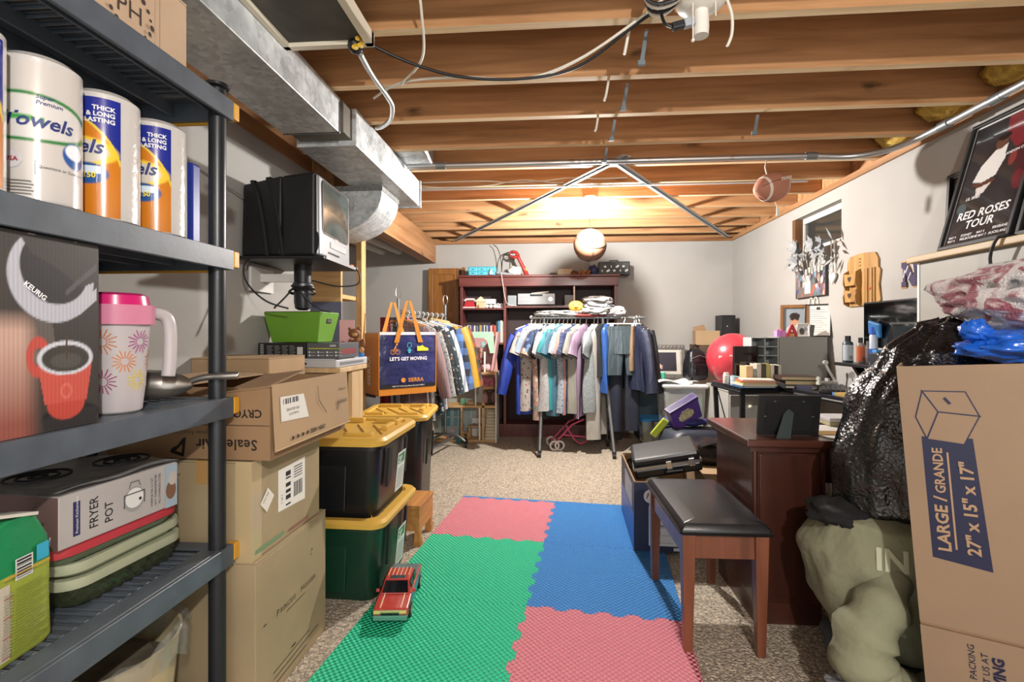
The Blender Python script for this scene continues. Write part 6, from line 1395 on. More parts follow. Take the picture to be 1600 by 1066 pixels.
def lily(U, V):
    im = Img(U, V, '#34313c', 1.5); im.c = im.c * (.8 + .5 * V[..., None])
    for a, c in ((-30, '#d8b8a8'), (10, '#e2c8b8'), (50, '#cfa898'), (85, '#d8b0a0')): im.ell(.62 + .09 * math.cos(R(a + 20)), .2 + .09 * math.sin(R(a + 20)), .13, .04, c, a)
    im.ell(.62, .17, .05, .04, '#c98a6a'); return im.c
pic('painting', t, lily, 40, 28, lambda u, v: (-.165 + .33 * u, -.014, .085 + .21 * v))
carton('plain carton standing behind the black backpack near the back wall', (.27, .40, 1.02), (1.70, 5.5, 0), 0, M('carton_umber', '#5a4636', .8), tp=False)
t = carton('small open carton of discs on top of the carton near the back corner', (.24, .22, .15), (1.66, 5.42, 1.021), R(-8), card, open_=True)
part('flap', cardd, t, lambda b: b.box((-.07, .0, .17), (.12, .004, .07), (R(-20), R(-15), 0)))
for k in range(5): part('disc_sleeve', ink('#1d1e20'), t, lambda b: b.box((.02 + .018 * k, 0, .085), (.012, .14, .13), (0, R(14), 0)))
place('plastic_pack', 'crumpled clear and blue plastic pack beside the open carton', 'packaging', M('pack_clearblue', '#8fb0b8', .15, alpha=.8, var=.6, vs_=14, col2='#c9c4bc'), (1.80, 5.62, 1.075), lambda b: b.ball((0, 0, 0), (.09, .07, .055), 20, 12, lambda d: 1 + .18 * math.sin(8 * d.x + 5 * d.z) * math.cos(7 * d.y)), smooth='all')
t = thing('tower_speaker', 'black tower speaker in the back right corner', 'speaker', (1.915, 5.58, 0)); part('cabinet', M('speaker_black', '#17181a', .45), t, lambda b: b.bx(-.075, .075, -.1, .1, 0, 1.34), bevel=.005); part('grille', M('speaker_cloth', '#222326', .85), t, lambda b: b.bx(-.062, .035, -.106, -.1, .1, 1.3)); part('badge', M('chrome', '#c9cbcc', .2, .9), t, lambda b: b.cyl((-.015, -.109, 1.22), (-.015, -.106, 1.22), .008, n=12))
DR = thing('dresser', 'white dresser with round knobs behind the corner desk', 'dresser', (1.715, 4.3, 0)); wd = M('dresser_white', '#a9a7a1', .5, var=.05)
part('body', wd, DR, lambda b: b.bx(-.315, .315, -.29, .29, 0, .68), bevel=.004); part('top', wd, DR, lambda b: b.bx(-.32, .32, -.3, .3, .68, .70), bevel=.003)
for r_ in range(3):
    for s in (-1, 1):
        q = part('drawer', wd, DR, lambda b: b.box((s * .157, -.297, .12 + .22 * r_), (.30, .016, .2)), bevel=.004); part('knob', M('knob_cream', '#d8d0b8', .4), q, lambda b: b.ball((s * .157, -.318, .13 + .22 * r_), .016, 12, 8), smooth='all')
t = thing('exercise_ball', 'large red exercise ball resting on the white dresser', 'exercise ball', (1.585, 4.42, .701 + .222)); rb = M('ball_red', '#b83a44', .3, coat=.2)
part('ball', rb, t, lambda b: b.ball((0, 0, 0), .222, 40, 28, lambda d: 1 + .004 * math.sin(60 * d.z)), smooth='all')
dd = Decal((0, 0, 0), Vector((1, -.25, 0)), (0, 0, 1), .2235)
dd.text('go', -.14, .02, .03, '#e8c9c6', bold=.02); dd.text('fitness', -.05, .03, .022, '#e8c9c6', bold=.02); dd.build(t, 'lettering'); 
t = thing('black_backpack', 'shiny black backpack standing on the clear tote near the dresser', 'backpack', (1.32, 4.62, .72), R(15))
bp = M('nylon_black', '#1b1c20', .3, var=.3, vs_=10, bump=.6, bs=12, bd=.02)
part('body', bp, t, lambda b: b.loft([[(x, y, z) for x, y in rrect(w, l, .04, 5)] for w, l, z in ((.16, .12, 0), (.2, .16, .03), (.19, .15, .15), (.15, .12, .25), (.09, .06, .285))]), smooth=True); part('pocket', bp, t, lambda b: b.box((0, -.085, .09), (.14, .03, .12)), bevel=.012); part('zip', M('zip_grey', '#8a8d90', .3, .6), t, lambda b: b.tube([(-.07, -.07, .2), (0, -.075, .225), (.07, -.07, .2)], .004, 5)); part('handle', bp, t, lambda b: b.tube(smoothpath([(-.03, 0, .28), (0, 0, .32), (.03, 0, .28)], 5), .006, 6))
carton('dark carton under the clear white-lidded tote', (.4, .42, .30), (1.18, 4.66, 0), 0, M('carton_dark', '#3d3936', .7), tp=False)
clear_tote('big clear tote with white lid left of the dresser', (1.195, 4.66, .301), .36, .4, .37, M('lid_white', '#d5d6d4', .4), 0, ((-.08, -.05, .16, .1, .14, .2, M('ct_e', '#d0c6b4', .7), (.3, .2, .1)), (.06, -.05, .12, .14, .1, .16, M('ct_f', '#4a6a80', .7), (.1, .2, .3)), (.11, -.1, .2, .09, .08, .14, M('ct_g', '#6fb08a', .6), (0, 0, .1)), (0, .08, .12, .24, .12, .2, M('ct_h', '#a9a49c', .7), (0, .1, 0))))
place('papers_on_tote', 'loose white wrapping papers on the clear white-lidded tote', 'paper', M('paper_loose', '#cfcdc8', .7, var=.3, vs_=12), (1.11, 4.6, .69), lambda b: b.grid(lambda u, v: (-.15 + .3 * u, -.12 + .2 * v, .018 + .018 * math.sin(6 * u + 3 * v) + .01 * math.sin(11 * v)), 12, 10), smooth='all').modifiers.new('thick', 'SOLIDIFY').thickness = .006
place('green_tape', 'small green tub on the papers by the picture frames', 'tub', M('tub_green', '#3f9a7c', .5), (1.02, 4.56, .735), lambda b: b.lathe([(.02, 0), (.022, .05), (.018, .055)], 14), smooth=True)

# ---------------------------------------------------------------- bags, purple box, printer box
t = thing('purple_box', 'purple box with cream label tipped on the black bags', 'box', (1.0, 3.72, .49), 0, rot=(R(22), R(-28), R(14)))
pw = M('box_purple', '#5b3f8e', .45)
part('body', pw, t, lambda b: b.bx(-.12, .12, -.03, .03, 0, .19), bevel=.003); part('lid_edge', M('box_purple_dark', '#43306e', .45), t, lambda b: b.bx(-.122, .122, -.032, .032, .165, .19))
d = Decal((-.12, -.0305, 0), (1, 0, 0), (0, 0, 1)); d.rect(.07, .055, .165, .125, '#d8cfa0'); d.rect(.055, .07, .18, .11, '#d8cfa0'); d.rect(.085, .13, .15, .14, '#d8cfa0'); d.line([(.078, .063), (.157, .063), (.157, .118), (.078, .118)], .003, '#3a3050', True); d.text('TEA', .117, .092, .022, '#3a3050', 'CENTER'); d.text('CO', .117, .072, .018, '#3a3050', 'CENTER'); d.build(t, 'label')
def bagmesh(w, l, h, rr=.06): return lambda b: b.loft([[(x, y, z + .008 * math.sin(5 * x / w * 3 + 4 * y)) for x, y in rrect(w * k, l * k, rr * k, 6)] for k, z in ((.9, 0), (.98, .02), (1., h * .4), (.97, h * .8), (.85, h * .97), (.5, h))])
t = thing('suitcase', 'dark navy soft suitcase under the purple box beside the desk', 'suitcase', (1.03, 3.62, .002), R(8)); nv = M('case_navy', '#242a38', .5, var=.15, vs_=8)
part('body', nv, t, bagmesh(.46, .36, .46), smooth='all'); part('zip_band', M('zip_grey', '#8a8d90', .3, .6), t, lambda b: b.tube([(x, y, .3) for x, y in rrect(.462, .362, .06, 6)], .004, 5, closed=True)); part('handle', blackw, t, lambda b: b.tube(smoothpath([(-.06, -.175, .36), (-.03, -.2, .38), (.03, -.2, .38), (.06, -.175, .36)], 5), .009, 7))
t = thing('shoulder_bag', 'black shoulder bag lying in the brown open box behind the printer box', 'bag', (1.03, 3.24, .326), R(-6)); part('body', bp, t, bagmesh(.34, .24, .12, .05), smooth='all'); part('flap', bp, t, lambda b: b.grid(lambda u, v: (-.14 + .28 * u, -.09 + .2 * v, .125 + .01 * math.sin(4 * u) - .03 * (1 - v) ** 3), 10, 8), smooth='all'); part('strap', M('strap_black', '#0f0f10', .75), t, lambda b: b.tube(smoothpath([(-.15, -.08, .06), (-.05, -.1, .125), (.1, -.06, .135), (.16, .05, .1)], 6), .01, 6)); part('buckle', M('chrome', '#c9cbcc', .2, .9), t, lambda b: b.box((.05, -.085, .128), (.03, .01, .02)))
place('yellow_bottle', 'lime and white spray pack beside the purple box', 'packaging', M('pack_lime', '#a9b83a', .4), (.80, 3.70, .40), lambda b: b.box((0, 0, .05), (.05, .03, .16), (R(15), R(35), 0)), bevel=.008)
place('blue_cloth', 'crumpled dark blue cloth under the purple box', 'cloth', M('cloth_navy', '#262c6a', .7), (1.0, 3.76, .49), lambda b: b.ball((0, 0, 0), (.2, .1, .03), 22, 10, lambda d: 1 + .15 * math.sin(8 * d.x)), smooth='all')
carton('brown carton between the printer box and the desk holding a black bag', (.40, .42, .325), (1.07, 3.16, 0), R(-3), card, tp=False)
# printer carton
sx, sy, sz = .40, .60, .355
t = carton('dark blue hp printer carton standing open on the mat beside the bench', (sx, sy, sz), (.645, 2.905, .0135), R(-2), M('carton_navy', '#1c2745', .5, var=.1), open_=True)
part('inner_liner', card, t, lambda b: (b.bx(-sx / 2 + .0065, sx / 2 - .0065, sy / 2 - .009, sy / 2 - .0065, .007, sz + .012), b.bx(-sx / 2 + .0065, -sx / 2 + .009, -sy / 2 + .0065, sy / 2 - .01, .007, sz + .003), b.bx(sx / 2 - .009, sx / 2 - .0065, -sy / 2 + .0065, sy / 2 - .01, .007, sz + .003), b.bx(-sx / 2 + .01, sx / 2 - .01, -sy / 2 + .0065, -sy / 2 + .009, .007, sz + .003)))
part('rim', cardd, t, lambda b: (b.bx(-sx / 2, sx / 2, -sy / 2, -sy / 2 + .006, sz, sz + .006), b.bx(-sx / 2, -sx / 2 + .006, -sy / 2 + .006, sy / 2, sz, sz + .006)))
part('side_print', M('carton_blue', '#2f5fae', .4), t, lambda b: b.bx(-sx / 2 - .001, -sx / 2, -sy / 2 + .003, sy / 2 - .003, .003, sz * .52)); part('side_print', M('carton_grey', '#9aa4b8', .4), t, lambda b: b.bx(-sx / 2 - .001, -sx / 2, -sy / 2 + .08, sy / 2 - .2, sz * .55, sz * .9))
d = front(t, sx, sy); d.disc(.085, .285, .036, '#d8dade'); d.text('hp', .083, .272, .045, '#1c2745', 'CENTER', .01, shear=.25); d.rect(.075, .03, .395, .235, '#d8d8d6')
for k in range(5):
    d.text(('ePrint', 'AirPrint', 'Wireless', 'Copy', 'Scan')[k], .095, .205 - .038 * k, .018, '#333333', bold=.02); d.rect(.095, .198 - .038 * k, .2, .200 - .038 * k, '#888888'); d.rect(.22, .205 - .038 * k, .37 - .02 * (k % 2), .208 - .038 * k, '#999999')
d.poly([(.25, .045), (.32, .045), (.335, .06), (.30, .068), (.26, .06)], '#222222'); d.rect(.2, .008, .39, .024, '#c9ccd0'); d.build(t, 'lettering')
d = Decal((-sx / 2 + .01, sy / 2 - .0095, 0), (1, 0, 0), (0, 0, 1)); d.disc(.05, .30, .034, '#1f1a18'); d.text('hp', .048, .287, .042, '#ad8a64', 'CENTER', .01, shear=.25); d.build(t, 'lettering')
place('packed_cloth', 'dark bundle of cables filling the printer carton', 'clutter', M('bundle_dark', '#3b352e', .8, var=.5, vs_=16), (.645, 2.9, .17), lambda b: b.ball((0, 0, 0), (.15, .24, .12), 22, 14, lambda d: 1 + .08 * math.sin(8 * d.x + 6 * d.y)), smooth='all')
t = thing('instrument_case', 'black hard case with silver trim resting on the printer carton', 'case', (.675, 2.89, .385), 0, rot=(R(6), R(-12), R(-8)))
hc = M('case_hard', '#121416', .35, var=.15, vs_=15)
part('lower_shell', hc, t, lambda b: b.bx(-.19, .17, -.14, .14, 0, .055), bevel=.012); part('upper_shell', hc, t, lambda b: b.bx(-.19, .17, -.14, .14, .065, .115), bevel=.016); part('trim', M('trim_silver', '#a9adb0', .25, .8), t, lambda b: b.bx(-.193, .173, -.143, .143, .053, .067))
for x in (-.0, .12): part('latch', M('chrome', '#c9cbcc', .2, .9), t, lambda b: b.box((x, -.146, .06), (.03, .01, .045)), bevel=.002)
part('handle', blackw, t, lambda b: b.tube([(-.03 + .0, -.145, .03), (-.02, -.165, .03), (.06, -.165, .03), (.07, -.145, .03)], .008, 6))

# ---------------------------------------------------------------- bench
t = thing('bench', 'wooden bench with padded black vinyl seat in front of the desk', 'bench', (.613, 2.07, 0), R(1))
bw_ = wood('bench_wood', '#7a4630', '#55301f', 2, 6., .35, 12., coat=.2); bx_, by_ = .155, .285
vin = M('vinyl_black', '#14171b', .32, var=.3, vs_=25, bump=.12, bs=120)
def _cush(b):
    rg = [[(x, y, z) for x, y in rrect((2 * bx_ + .005) * k, (2 * by_) * k2, .008, 3)] for k, k2, z in ((.97, .985, .432), (1., 1., .438), (1., 1., .446), (.985, .99, .456), (.90, .945, .472), (.6, .8, .477))]
    b.loft(rg)
part('seat', vin, t, _cush, smooth=True); part('piping', M('piping_black', '#0d0e10', .3), t, lambda b: b.tube([(x, y, .44) for x, y in rrect(2 * bx_ + .008, 2 * by_ + .004, .009, 3)], .004, 6, closed=True))
part('apron', bw_, t, lambda b: b.bx(-bx_ + .02, bx_ - .02, -by_ + .022, -by_ + .04, .345, .43)); part('apron', bw_, t, lambda b: b.bx(-bx_ + .02, bx_ - .02, by_ - .04, by_ - .022, .345, .43)); part('apron', bw_, t, lambda b: b.bx(-bx_ + .015, -bx_ + .033, -by_ + .03, by_ - .03, .345, .43)); part('apron', bw_, t, lambda b: b.bx(bx_ - .033, bx_ - .015, -by_ + .03, by_ - .03, .345, .43))
for s in (-1, 1):
    for q in (-1, 1):
        x, y = s * (bx_ - .028), q * (by_ - .03)
        part('leg', bw_, t, lambda b: b.hexa([(x - .015, y - .015, 0), (x + .015, y - .015, 0), (x + .015, y + .015, 0), (x - .015, y + .015, 0)], [(x - .024, y - .022, .432), (x + .024, y - .022, .432), (x + .024, y + .022, .432), (x - .024, y + .022, .432)]), bevel=.003)

# ---------------------------------------------------------------- cherry desk
DK = thing('wooden_desk', 'dark cherry pedestal desk behind the bench', 'desk', (0, 0, 0)); dc = wood('desk_cherry', '#47261c', '#311812', 2, 5., .3, 9., coat=.3); dch = wood('desk_cherry_top', '#573024', '#3f2118', 0, 5., .28, 9., coat=.4)
DX0, DX1, DY0, DY1 = .80, 1.82, 2.01, 2.45
part('top', dch, DK, lambda b: b.bx(DX0 - .04, DX1 + .04, DY0 - .035, DY1 + .03, .705, .735), bevel=.006)
part('top_moulding', dc, DK, lambda b: b.bx(DX0 - .02, DX1 + .02, DY0 - .018, DY1 + .015, .685, .705))
for x0, x1 in ((DX0, DX0 + .265), (DX1 - .265, DX1)):
    part('pedestal', dc, DK, lambda b: b.bx(x0, x1, DY0, DY1, .09, .685), bevel=.004); part('plinth', dc, DK, lambda b: b.bx(x0 + .006, x1 - .006, DY0 + .008, DY1 - .008, 0, .09))
part('corner_post', dc, DK, lambda b: b.cyl((DX0 + .004, DY0 + .004, .09), (DX0 + .004, DY0 + .004, .685), .012, n=12), smooth=True)
part('side_moulding', dch, DK, lambda b: b.bx(DX0 - .008, DX0, DY0 + .03, DY1 - .01, .40, .425)); part('apron', dc, DK, lambda b: b.bx(DX0 + .265, DX1 - .265, DY0 + .02, DY0 + .04, .58, .685)); part('modesty_panel', dc, DK, lambda b: b.bx(DX0 + .265, DX1 - .265, DY1 - .05, DY1 - .035, .45, .685))
part('front_panel', dc, DK, lambda b: b.bx(DX0 + .02, DX0 + .25, DY0 - .006, DY0, .11, .67), bevel=.003); part('panel_bead', dch, DK, lambda b: b.bx(DX0 + .255, DX0 + .265, DY0 - .008, DY0, .11, .685))
t = thing('photo_frame', 'black photo frame seen from the back with easel leg on the cherry desk', 'photo frame', (.955, 2.07, .7355), 0, rot=(R(8), 0, R(0)))
fk = M('frame_black', '#161617', .45)
part('back_board', fk, t, lambda b: b.bx(-.12, .12, 0, .012, 0, .165), bevel=.002); part('inset', M('frame_velvet', '#0c0c0d', .9), t, lambda b: b.bx(-.092, .088, -.003, 0, .02, .14)); part('easel', M('easel_green', '#1c2a28', .6), t, lambda b: b.prism([(-.075, 0.0), (-.02, 0.0), (.01, .11), (-.008, .125), (-.03, .105)], .004, (-.0, -.06, -.002), (1, 0, 0), Vector((0, .055, .118)).normalized()))
part('clip', M('trim_silver', '#a9adb0', .25, .8), t, lambda b: [b.box((x, -.004, z), (.008, .003, .004)) for x, z in ((-.06, .142), (.05, .142), (-.094, .08), (.09, .08))])
place('paper_sheet', 'large white paper sheet on the cherry desk right of the photo frame', 'paper', M('paper_white', '#dcdad4', .8), (1.21, 2.17, .7355), lambda b: b.bx(-.13, .15, -.16, .13, 0, .003)); place('map_folder', 'tan printed folder on the white paper sheet', 'folder', M('folder_tan', '#a3803f', .7, var=.4, vs_=30), (1.13, 2.12, .739), lambda b: b.bx(-.07, .09, -.05, .03, 0, .002))
t = thing('computer_mouse', 'small dark computer mouse on the cherry desk papers', 'mouse', (1.215, 2.13, .7415), R(-30)); part('shell', M('mouse_dark', '#2a2c2e', .3), t, lambda b: b.ball((0, 0, 0), (.028, .045, .022), 18, 10, lambda d: 1 if d.z > 0 else .98 if d.z > -.1 else .55), smooth='all', loc=(0, 0, .008)); part('wheel', M('zip_grey', '#8a8d90', .3, .6), t, lambda b: b.cyl((-.003, -.02, .026), (.003, -.02, .026), .006, n=10))
for k in range(2): place('notebook', ('lower', 'upper')[k] + ' pale notebook of two at the right of the cherry desk', 'notebook', ink(('#b9b38c', '#cfcfd2')[k]), (1.33, 2.33, .7395 + .018 * k), lambda b: b.bx(-.11, .11, -.07, .07, 0, .017), bevel=.003)
t = thing('drawer_cart', 'white plastic drawers under the cherry desk kneehole', 'drawers', (1.22, 2.52, 0)); part('frame', wd, t, lambda b: b.bx(-.14, .14, -.005, .2, 0, .55), bevel=.004)
for k in range(3): q = part('drawer', M('drawer_cream', '#c9c6ba', .4), t, lambda b: b.bx(-.125, .125, -.014, -.005, .03 + .17 * k, .18 + .17 * k), bevel=.004); part('pull', M('drawer_pull', '#9a988e', .4), q, lambda b: b.bx(-.04, .04, -.024, -.014, .14 + .17 * k, .155 + .17 * k))

# ---------------------------------------------------------------- black corner desk
CD = thing('corner_desk', 'black L-shaped metal-legged computer desk along the right wall', 'desk', (0, 0, 0)); kb = M('desk_black', '#1a1b1e', .35); CZ = .78
part('top', M('desk_glass', '#1d1e22', .2, coat=.3), CD, lambda b: b.prism([(1.245, 3.96), (1.275, 3.42), (1.57, 3.50), (1.70, 2.80), (2.04, 2.80), (2.04, 3.96)], .02, (0, 0, CZ - .02)), bevel=.003)
part('edge_rail', kb, CD, lambda b: (b.tube([(1.255, 3.94, CZ - .033), (1.285, 3.44, CZ - .033), (1.575, 3.52, CZ - .033), (1.71, 2.82, CZ - .033)], .014, 6)))
for x, y, dx, dy in ((1.30, 3.46, .02, .05), (1.27, 3.92, .03, -.02), (1.72, 2.86, .05, .12), (1.72, 3.02, .05, -.02), (2.0, 2.84, 0, 0), (2.0, 3.9, 0, 0)):
    part('leg', kb, CD, lambda b: b.tube([(x, y, CZ - .03), (x + dx, y + dy, .0)], .02, 4))
part('brace', kb, CD, lambda b: (b.tube([(1.285, 3.9, .70), (1.315, 3.5, .12)], .005, 5), b.tube([(1.72, 2.88, .7), (1.75, 3.0, .3)], .005, 5), b.tube([(1.29, 3.5, .1), (1.99, 3.88, .1)], .01, 5), b.tube([(1.99, 2.9, .1), (1.99, 3.88, .1)], .01, 5)))
def book(label, loc, rz, w, l, h, c, group='books on the corner desk', pages='#d8cfb8', up=False, edge_='x'):
    t = thing('book', label, 'book', loc, rz, group)
    if up:   # spine toward -y
        part('cover', ink(c), t, lambda b: (b.bx(-w / 2, -w / 2 + .002, 0, l, 0, h), b.bx(w / 2 - .002, w / 2, 0, l, 0, h), b.bx(-w / 2, w / 2, -.002, .001, 0, h))); part('pages', ink(pages), t, lambda b: b.bx(-w / 2 + .002, w / 2 - .002, .001, l - .004, .003, h - .003))
    else:
        part('cover', ink(c), t, lambda b: (b.bx(-w / 2, w / 2, -l / 2, l / 2, 0, .003), b.bx(-w / 2, w / 2, -l / 2, l / 2, h - .003, h), b.bx(-w / 2, -w / 2 + .003, -l / 2, l / 2, .003, h - .003))); part('pages', ink(pages), t, lambda b: b.bx(-w / 2 + .003, w / 2 - .004, -l / 2 + .004, l / 2 - .004, .003, h - .003))
    return t
DZ = CZ + .0005
xx = 1.372
for k, (w, h, c, nm) in enumerate(((.045, .135, '#c9a87c', 'fat cream and red'), (.02, .115, '#7c8a88', 'slim grey-green'), (.03, .15, '#b5b0a4', 'stone grey'), (.028, .152, '#3f403c', 'dark charcoal'), (.026, .15, '#b3ab5e', 'olive yellow'), (.024, .145, '#cfcabc', 'ivory'), (.022, .14, '#2a2a2c', 'black'), (.02, .142, '#bfb9ac', 'pale beige'))):
    book(nm + ' book standing in the row at the back of the corner desk', (xx + w / 2, 3.58, DZ), 0, w, .12, h, c, 'standing books on the corner desk', up=True); xx += w + .003
for k, (w, l, h, c, p, nm) in enumerate(((.24, .17, .02, '#2a2c30', '#cfcabc', 'black bible-like book at the bottom of the right-hand pile'), (.2, .15, .03, '#33302c', '#c9b88e', 'thick dark book with gilt pages in the right-hand pile'), (.22, .15, .026, '#3c2a24', '#cbb890', 'brown book with cream pages on top of the right-hand pile'))):
    book(nm, (1.665 - .006 * k, 3.485, DZ + (0, .021, .052)[k]), R(4 - 5 * k), w, l, h, c, pages=p)
for k, (w, l, h, c, nm) in enumerate(((.22, .16, .012, '#3f6a96', 'blue magazine at the bottom of the left-hand pile'), (.23, .17, .012, '#c9c4b6', 'white magazine second in the left-hand pile'), (.21, .17, .010, '#a89a4a', 'olive magazine third in the left-hand pile'), (.22, .16, .010, '#c95a48', 'red magazine near the top of the left-hand pile'), (.2, .15, .008, '#d8c8b8', 'pale magazine on top of the left-hand pile'))):
    book(nm, (1.385 + .004 * k, 3.485, DZ + (0, .0125, .025, .0355, .046)[k]), R(6 - 4 * k), w, l, h, c)
for k, (x, y, c, nm) in enumerate(((1.325, 3.655, '#b9c8cf', 'pale blue'), (1.325, 3.735, '#7fa8b4', 'sea blue'))):
    place('tape_roll', nm + ' roll of patterned tape beside the magazines', 'tape', M('roll_' + c[1:], c, .5, var=.4, vs_=60), (x, y, DZ), lambda b: b.lathe([(.02, 0), (.034, 0), (.034, .055), (.02, .055), (.02, 0)], 20, cap=False), smooth=True)
place('pill_bottle', 'white pill bottle at the left end of the corner desk', 'bottle', M('bottle_white', '#d8d5cc', .4), (1.275, 3.695, DZ), lambda b: b.lathe([(.02, 0), (.022, .004), (.022, .06), (.018, .065), (.018, .08), (0, .08)], 18), smooth=True)
t = thing('monitor', 'thin black monitor turned sideways before the exercise ball', 'monitor', (1.43, 3.745, DZ), R(0)); part('panel', M('monitor_black', '#1a1718', .3), t, lambda b: b.bx(-.085, .09, -.01, .02, .05, .27), bevel=.003); part('screen', M('monitor_glass', '#1b0f12', .06, coat=.6), t, lambda b: b.bx(-.08, .078, -.012, -.01, .056, .264)); part('foot', M('monitor_black', '#1a1718', .3), t, lambda b: (b.bx(-.05, .05, -.04, .05, 0, .008), b.bx(-.015, .015, 0, .02, .008, .06)))
# cubby and grey cabinet on the desk
t = thing('cubby_organizer', 'white pigeonhole organizer standing at the back of the corner desk', 'organizer', (1.583, 3.86, DZ)); cw = M('cubby_white', '#a4a9a8', .5)
part('back', cw, t, lambda b: b.bx(-.097, .097, .075, .08, 0, .335))
for x in (-.097, -.003, .091): part('side', cw, t, lambda b: b.bx(x, x + .006, -.08, .075, 0, .335))
for k in range(6): part('shelf', cw, t, lambda b: b.bx(-.091, .091, -.08, .075, .0 + .0658 * k, .005 + .0658 * k))
t = thing('grey_cabinet', 'plain light grey cabinet back standing on the corner desk', 'cabinet', (1.86, 3.86, DZ)); part('body', M('cab_grey', '#8a8b87', .55), t, lambda b: b.bx(-.175, .165, -.08, .085, 0, .332), bevel=.003); part('top', M('cab_greytop', '#94958f', .55), t, lambda b: b.bx(-.177, .167, -.082, .087, .332, .338))
HZ = DZ + .3385
t = thing('gift_box', 'tiny lilac gift box with ribbon on the grey cabinet', 'box', (1.715, 3.84, HZ)); part('box', M('gift_lilac', '#b98acb', .5), t, lambda b: b.bx(-.032, .032, -.025, .025, 0, .045), bevel=.002); part('ribbon', M('gift_pink', '#d26aa4', .4), t, lambda b: (b.bx(-.006, .006, -.026, .026, 0, .046), b.ball((-.012, 0, .05), (.012, .006, .008), 8, 6), b.ball((.012, 0, .05), (.012, .006, .008), 8, 6)))
t = thing('letter_a', 'red letter A ornament on the grey cabinet', 'letter ornament', (1.79, 3.82, HZ)); 
def _A(b):
    vs_2, fs_2 = text_geo('A', .13, 'CENTER', .02); n = len(vs_2)
    b.add([(x, 0, y) for x, y, z in vs_2], [f for f in fs_2]); b.add([(x, -.016, y) for x, y, z in vs_2], [f for f in fs_2])
    from collections import Counter
    ec = Counter(tuple(sorted((f[i], f[(i + 1) % len(f)]))) for f in fs_2 for i in range(len(f)))
    for (a, c), q in ec.items():
        if q == 1: b.add([(vs_2[a][0], 0, vs_2[a][1]), (vs_2[c][0], 0, vs_2[c][1]), (vs_2[c][0], -.016, vs_2[c][1]), (vs_2[a][0], -.016, vs_2[a][1])], [(0, 1, 2, 3)])
part('letter', M('letter_red', '#b23440', .5), t, _A)
def portrait(U, V):
    im = Img(U, V, '#8a949a', .8); im.ell(.42, .05, .34, .3, '#c9c4bc'); im.ell(.42, .5, .17, .2, '#b98a70'); im.ell(.42, .68, .2, .14, '#2a2220'); im.ell(.32, .6, .07, .1, '#2a2220'); im.ell(.52, .6, .07, .1, '#2a2220'); return im.c
def stand_pic(name, label, loc, rz, w, h, f, fm, fn=None, base='#dcdad4', tilt=-14, nx=24, ny=30, lines=False):
    t = thing(name, label, 'picture frame', loc, rz, rot=(R(tilt), 0, rz)); part('frame', fm, t, _fr(w, h, f, .016), bevel=.002); part('backing', ink('#3a332c'), t, lambda b: b.bx(-w / 2 + .002, w / 2 - .002, -.003, .002, .002, h - .002))
    if fn: pic('picture', t, fn, nx, ny, lambda u, v: (-w / 2 + f + u * (w - 2 * f), -.0045, f + v * (h - 2 * f)))
    else:
        d = Decal((-w / 2 + f, -.0035, f), (1, 0, 0), (0, 0, 1)); d.rect(0, 0, w - 2 * f, h - 2 * f, base)
        if lines:
            for k in range(11): d.rect(.02, .03 + .017 * k, w - 2 * f - .02 - .015 * (k % 3), .0325 + .017 * k, '#8f9090')
            d.rect((w - 2 * f) / 2 - .01, h - 2 * f - .035, (w - 2 * f) / 2 + .012, h - 2 * f - .015, '#33363a')
        d.build(t, 'document')
    return t
stand_pic('photo_frame', 'wooden photo frame with a portrait on the grey cabinet', (1.845, 3.90, HZ), R(-28), .19, .25, .026, wood('frame_oak', '#93673a', '#6f4a26', 2, 6., .5, 12.), portrait)
stand_pic('certificate_frame', 'thin black-framed certificate on the grey cabinet', (1.975, 3.82, HZ), R(-32), .17, .25, .007, fk, None, lines=True)
stand_pic('small_photo', 'small black and white photo in front of the certificate', (1.865, 3.80, HZ), R(-15), .08, .10, .006, M('frame_white', '#cfccc6', .5), lambda U, V: Img(U, V, '#c9c9c9', .8).ell(.3, .4, .2, .3, '#4a4a4a').ell(.6, .6, .14, .2, '#7a7a7a').c)
place('dark_card', 'small dark card leaning beside the certificate on the grey cabinet', 'card', ink('#55565a'), (1.925, 3.80, HZ), lambda b: b.box((0, 0, .045), (.03, .004, .09), (R(-10), R(12), 0)))
# things on the right wing of the corner desk
t = thing('keyboard', 'black computer keyboard on the right wing of the corner desk', 'keyboard', (1.80, 3.30, DZ), R(62)); part('case', M('kb_black', '#1f2022', .4), t, lambda b: b.bx(-.22, .22, -.075, .075, 0, .018), bevel=.004)
def _keys(b):
    for r_ in range(5):
        for c_ in range(15): b.box((-.196 + .028 * c_, -.05 + .025 * r_, .021), (.023, .02, .008))
part('keys', M('kb_key', '#2d2f32', .45), t, _keys)['kind'] = 'stuff'
for k, (x, y, rz, w, l, h, c, nm) in enumerate(((1.735, 3.36, 20, .16, .22, .022, '#33364a', 'dark blue binder at the desk corner'), (1.755, 3.13, -8, .12, .17, .012, '#4f86b8', 'light blue folder on the right wing of the corner desk'), (1.745, 3.0, 12, .1, .15, .016, '#b99a52', 'manila envelope on the right wing of the corner desk'), (1.80, 3.60, -15, .16, .2, .012, '#a9b39a', 'sage notebook behind the keyboard'), (1.70, 3.62, 5, .1, .08, .016, '#3f8f9a', 'teal notepad behind the book piles'), (1.76, 3.70, 10, .1, .07, .02, '#c98a4a', 'orange notepad behind the book piles'))):
    book(nm, (x, y, DZ + (.0 if k else .0)), R(rz), w, l, h, c, group='papers and folders on the corner desk') if k != 0 else book(nm, (1.66, 3.40, DZ), R(35), .08, .17, h, c, group='papers and folders on the corner desk')
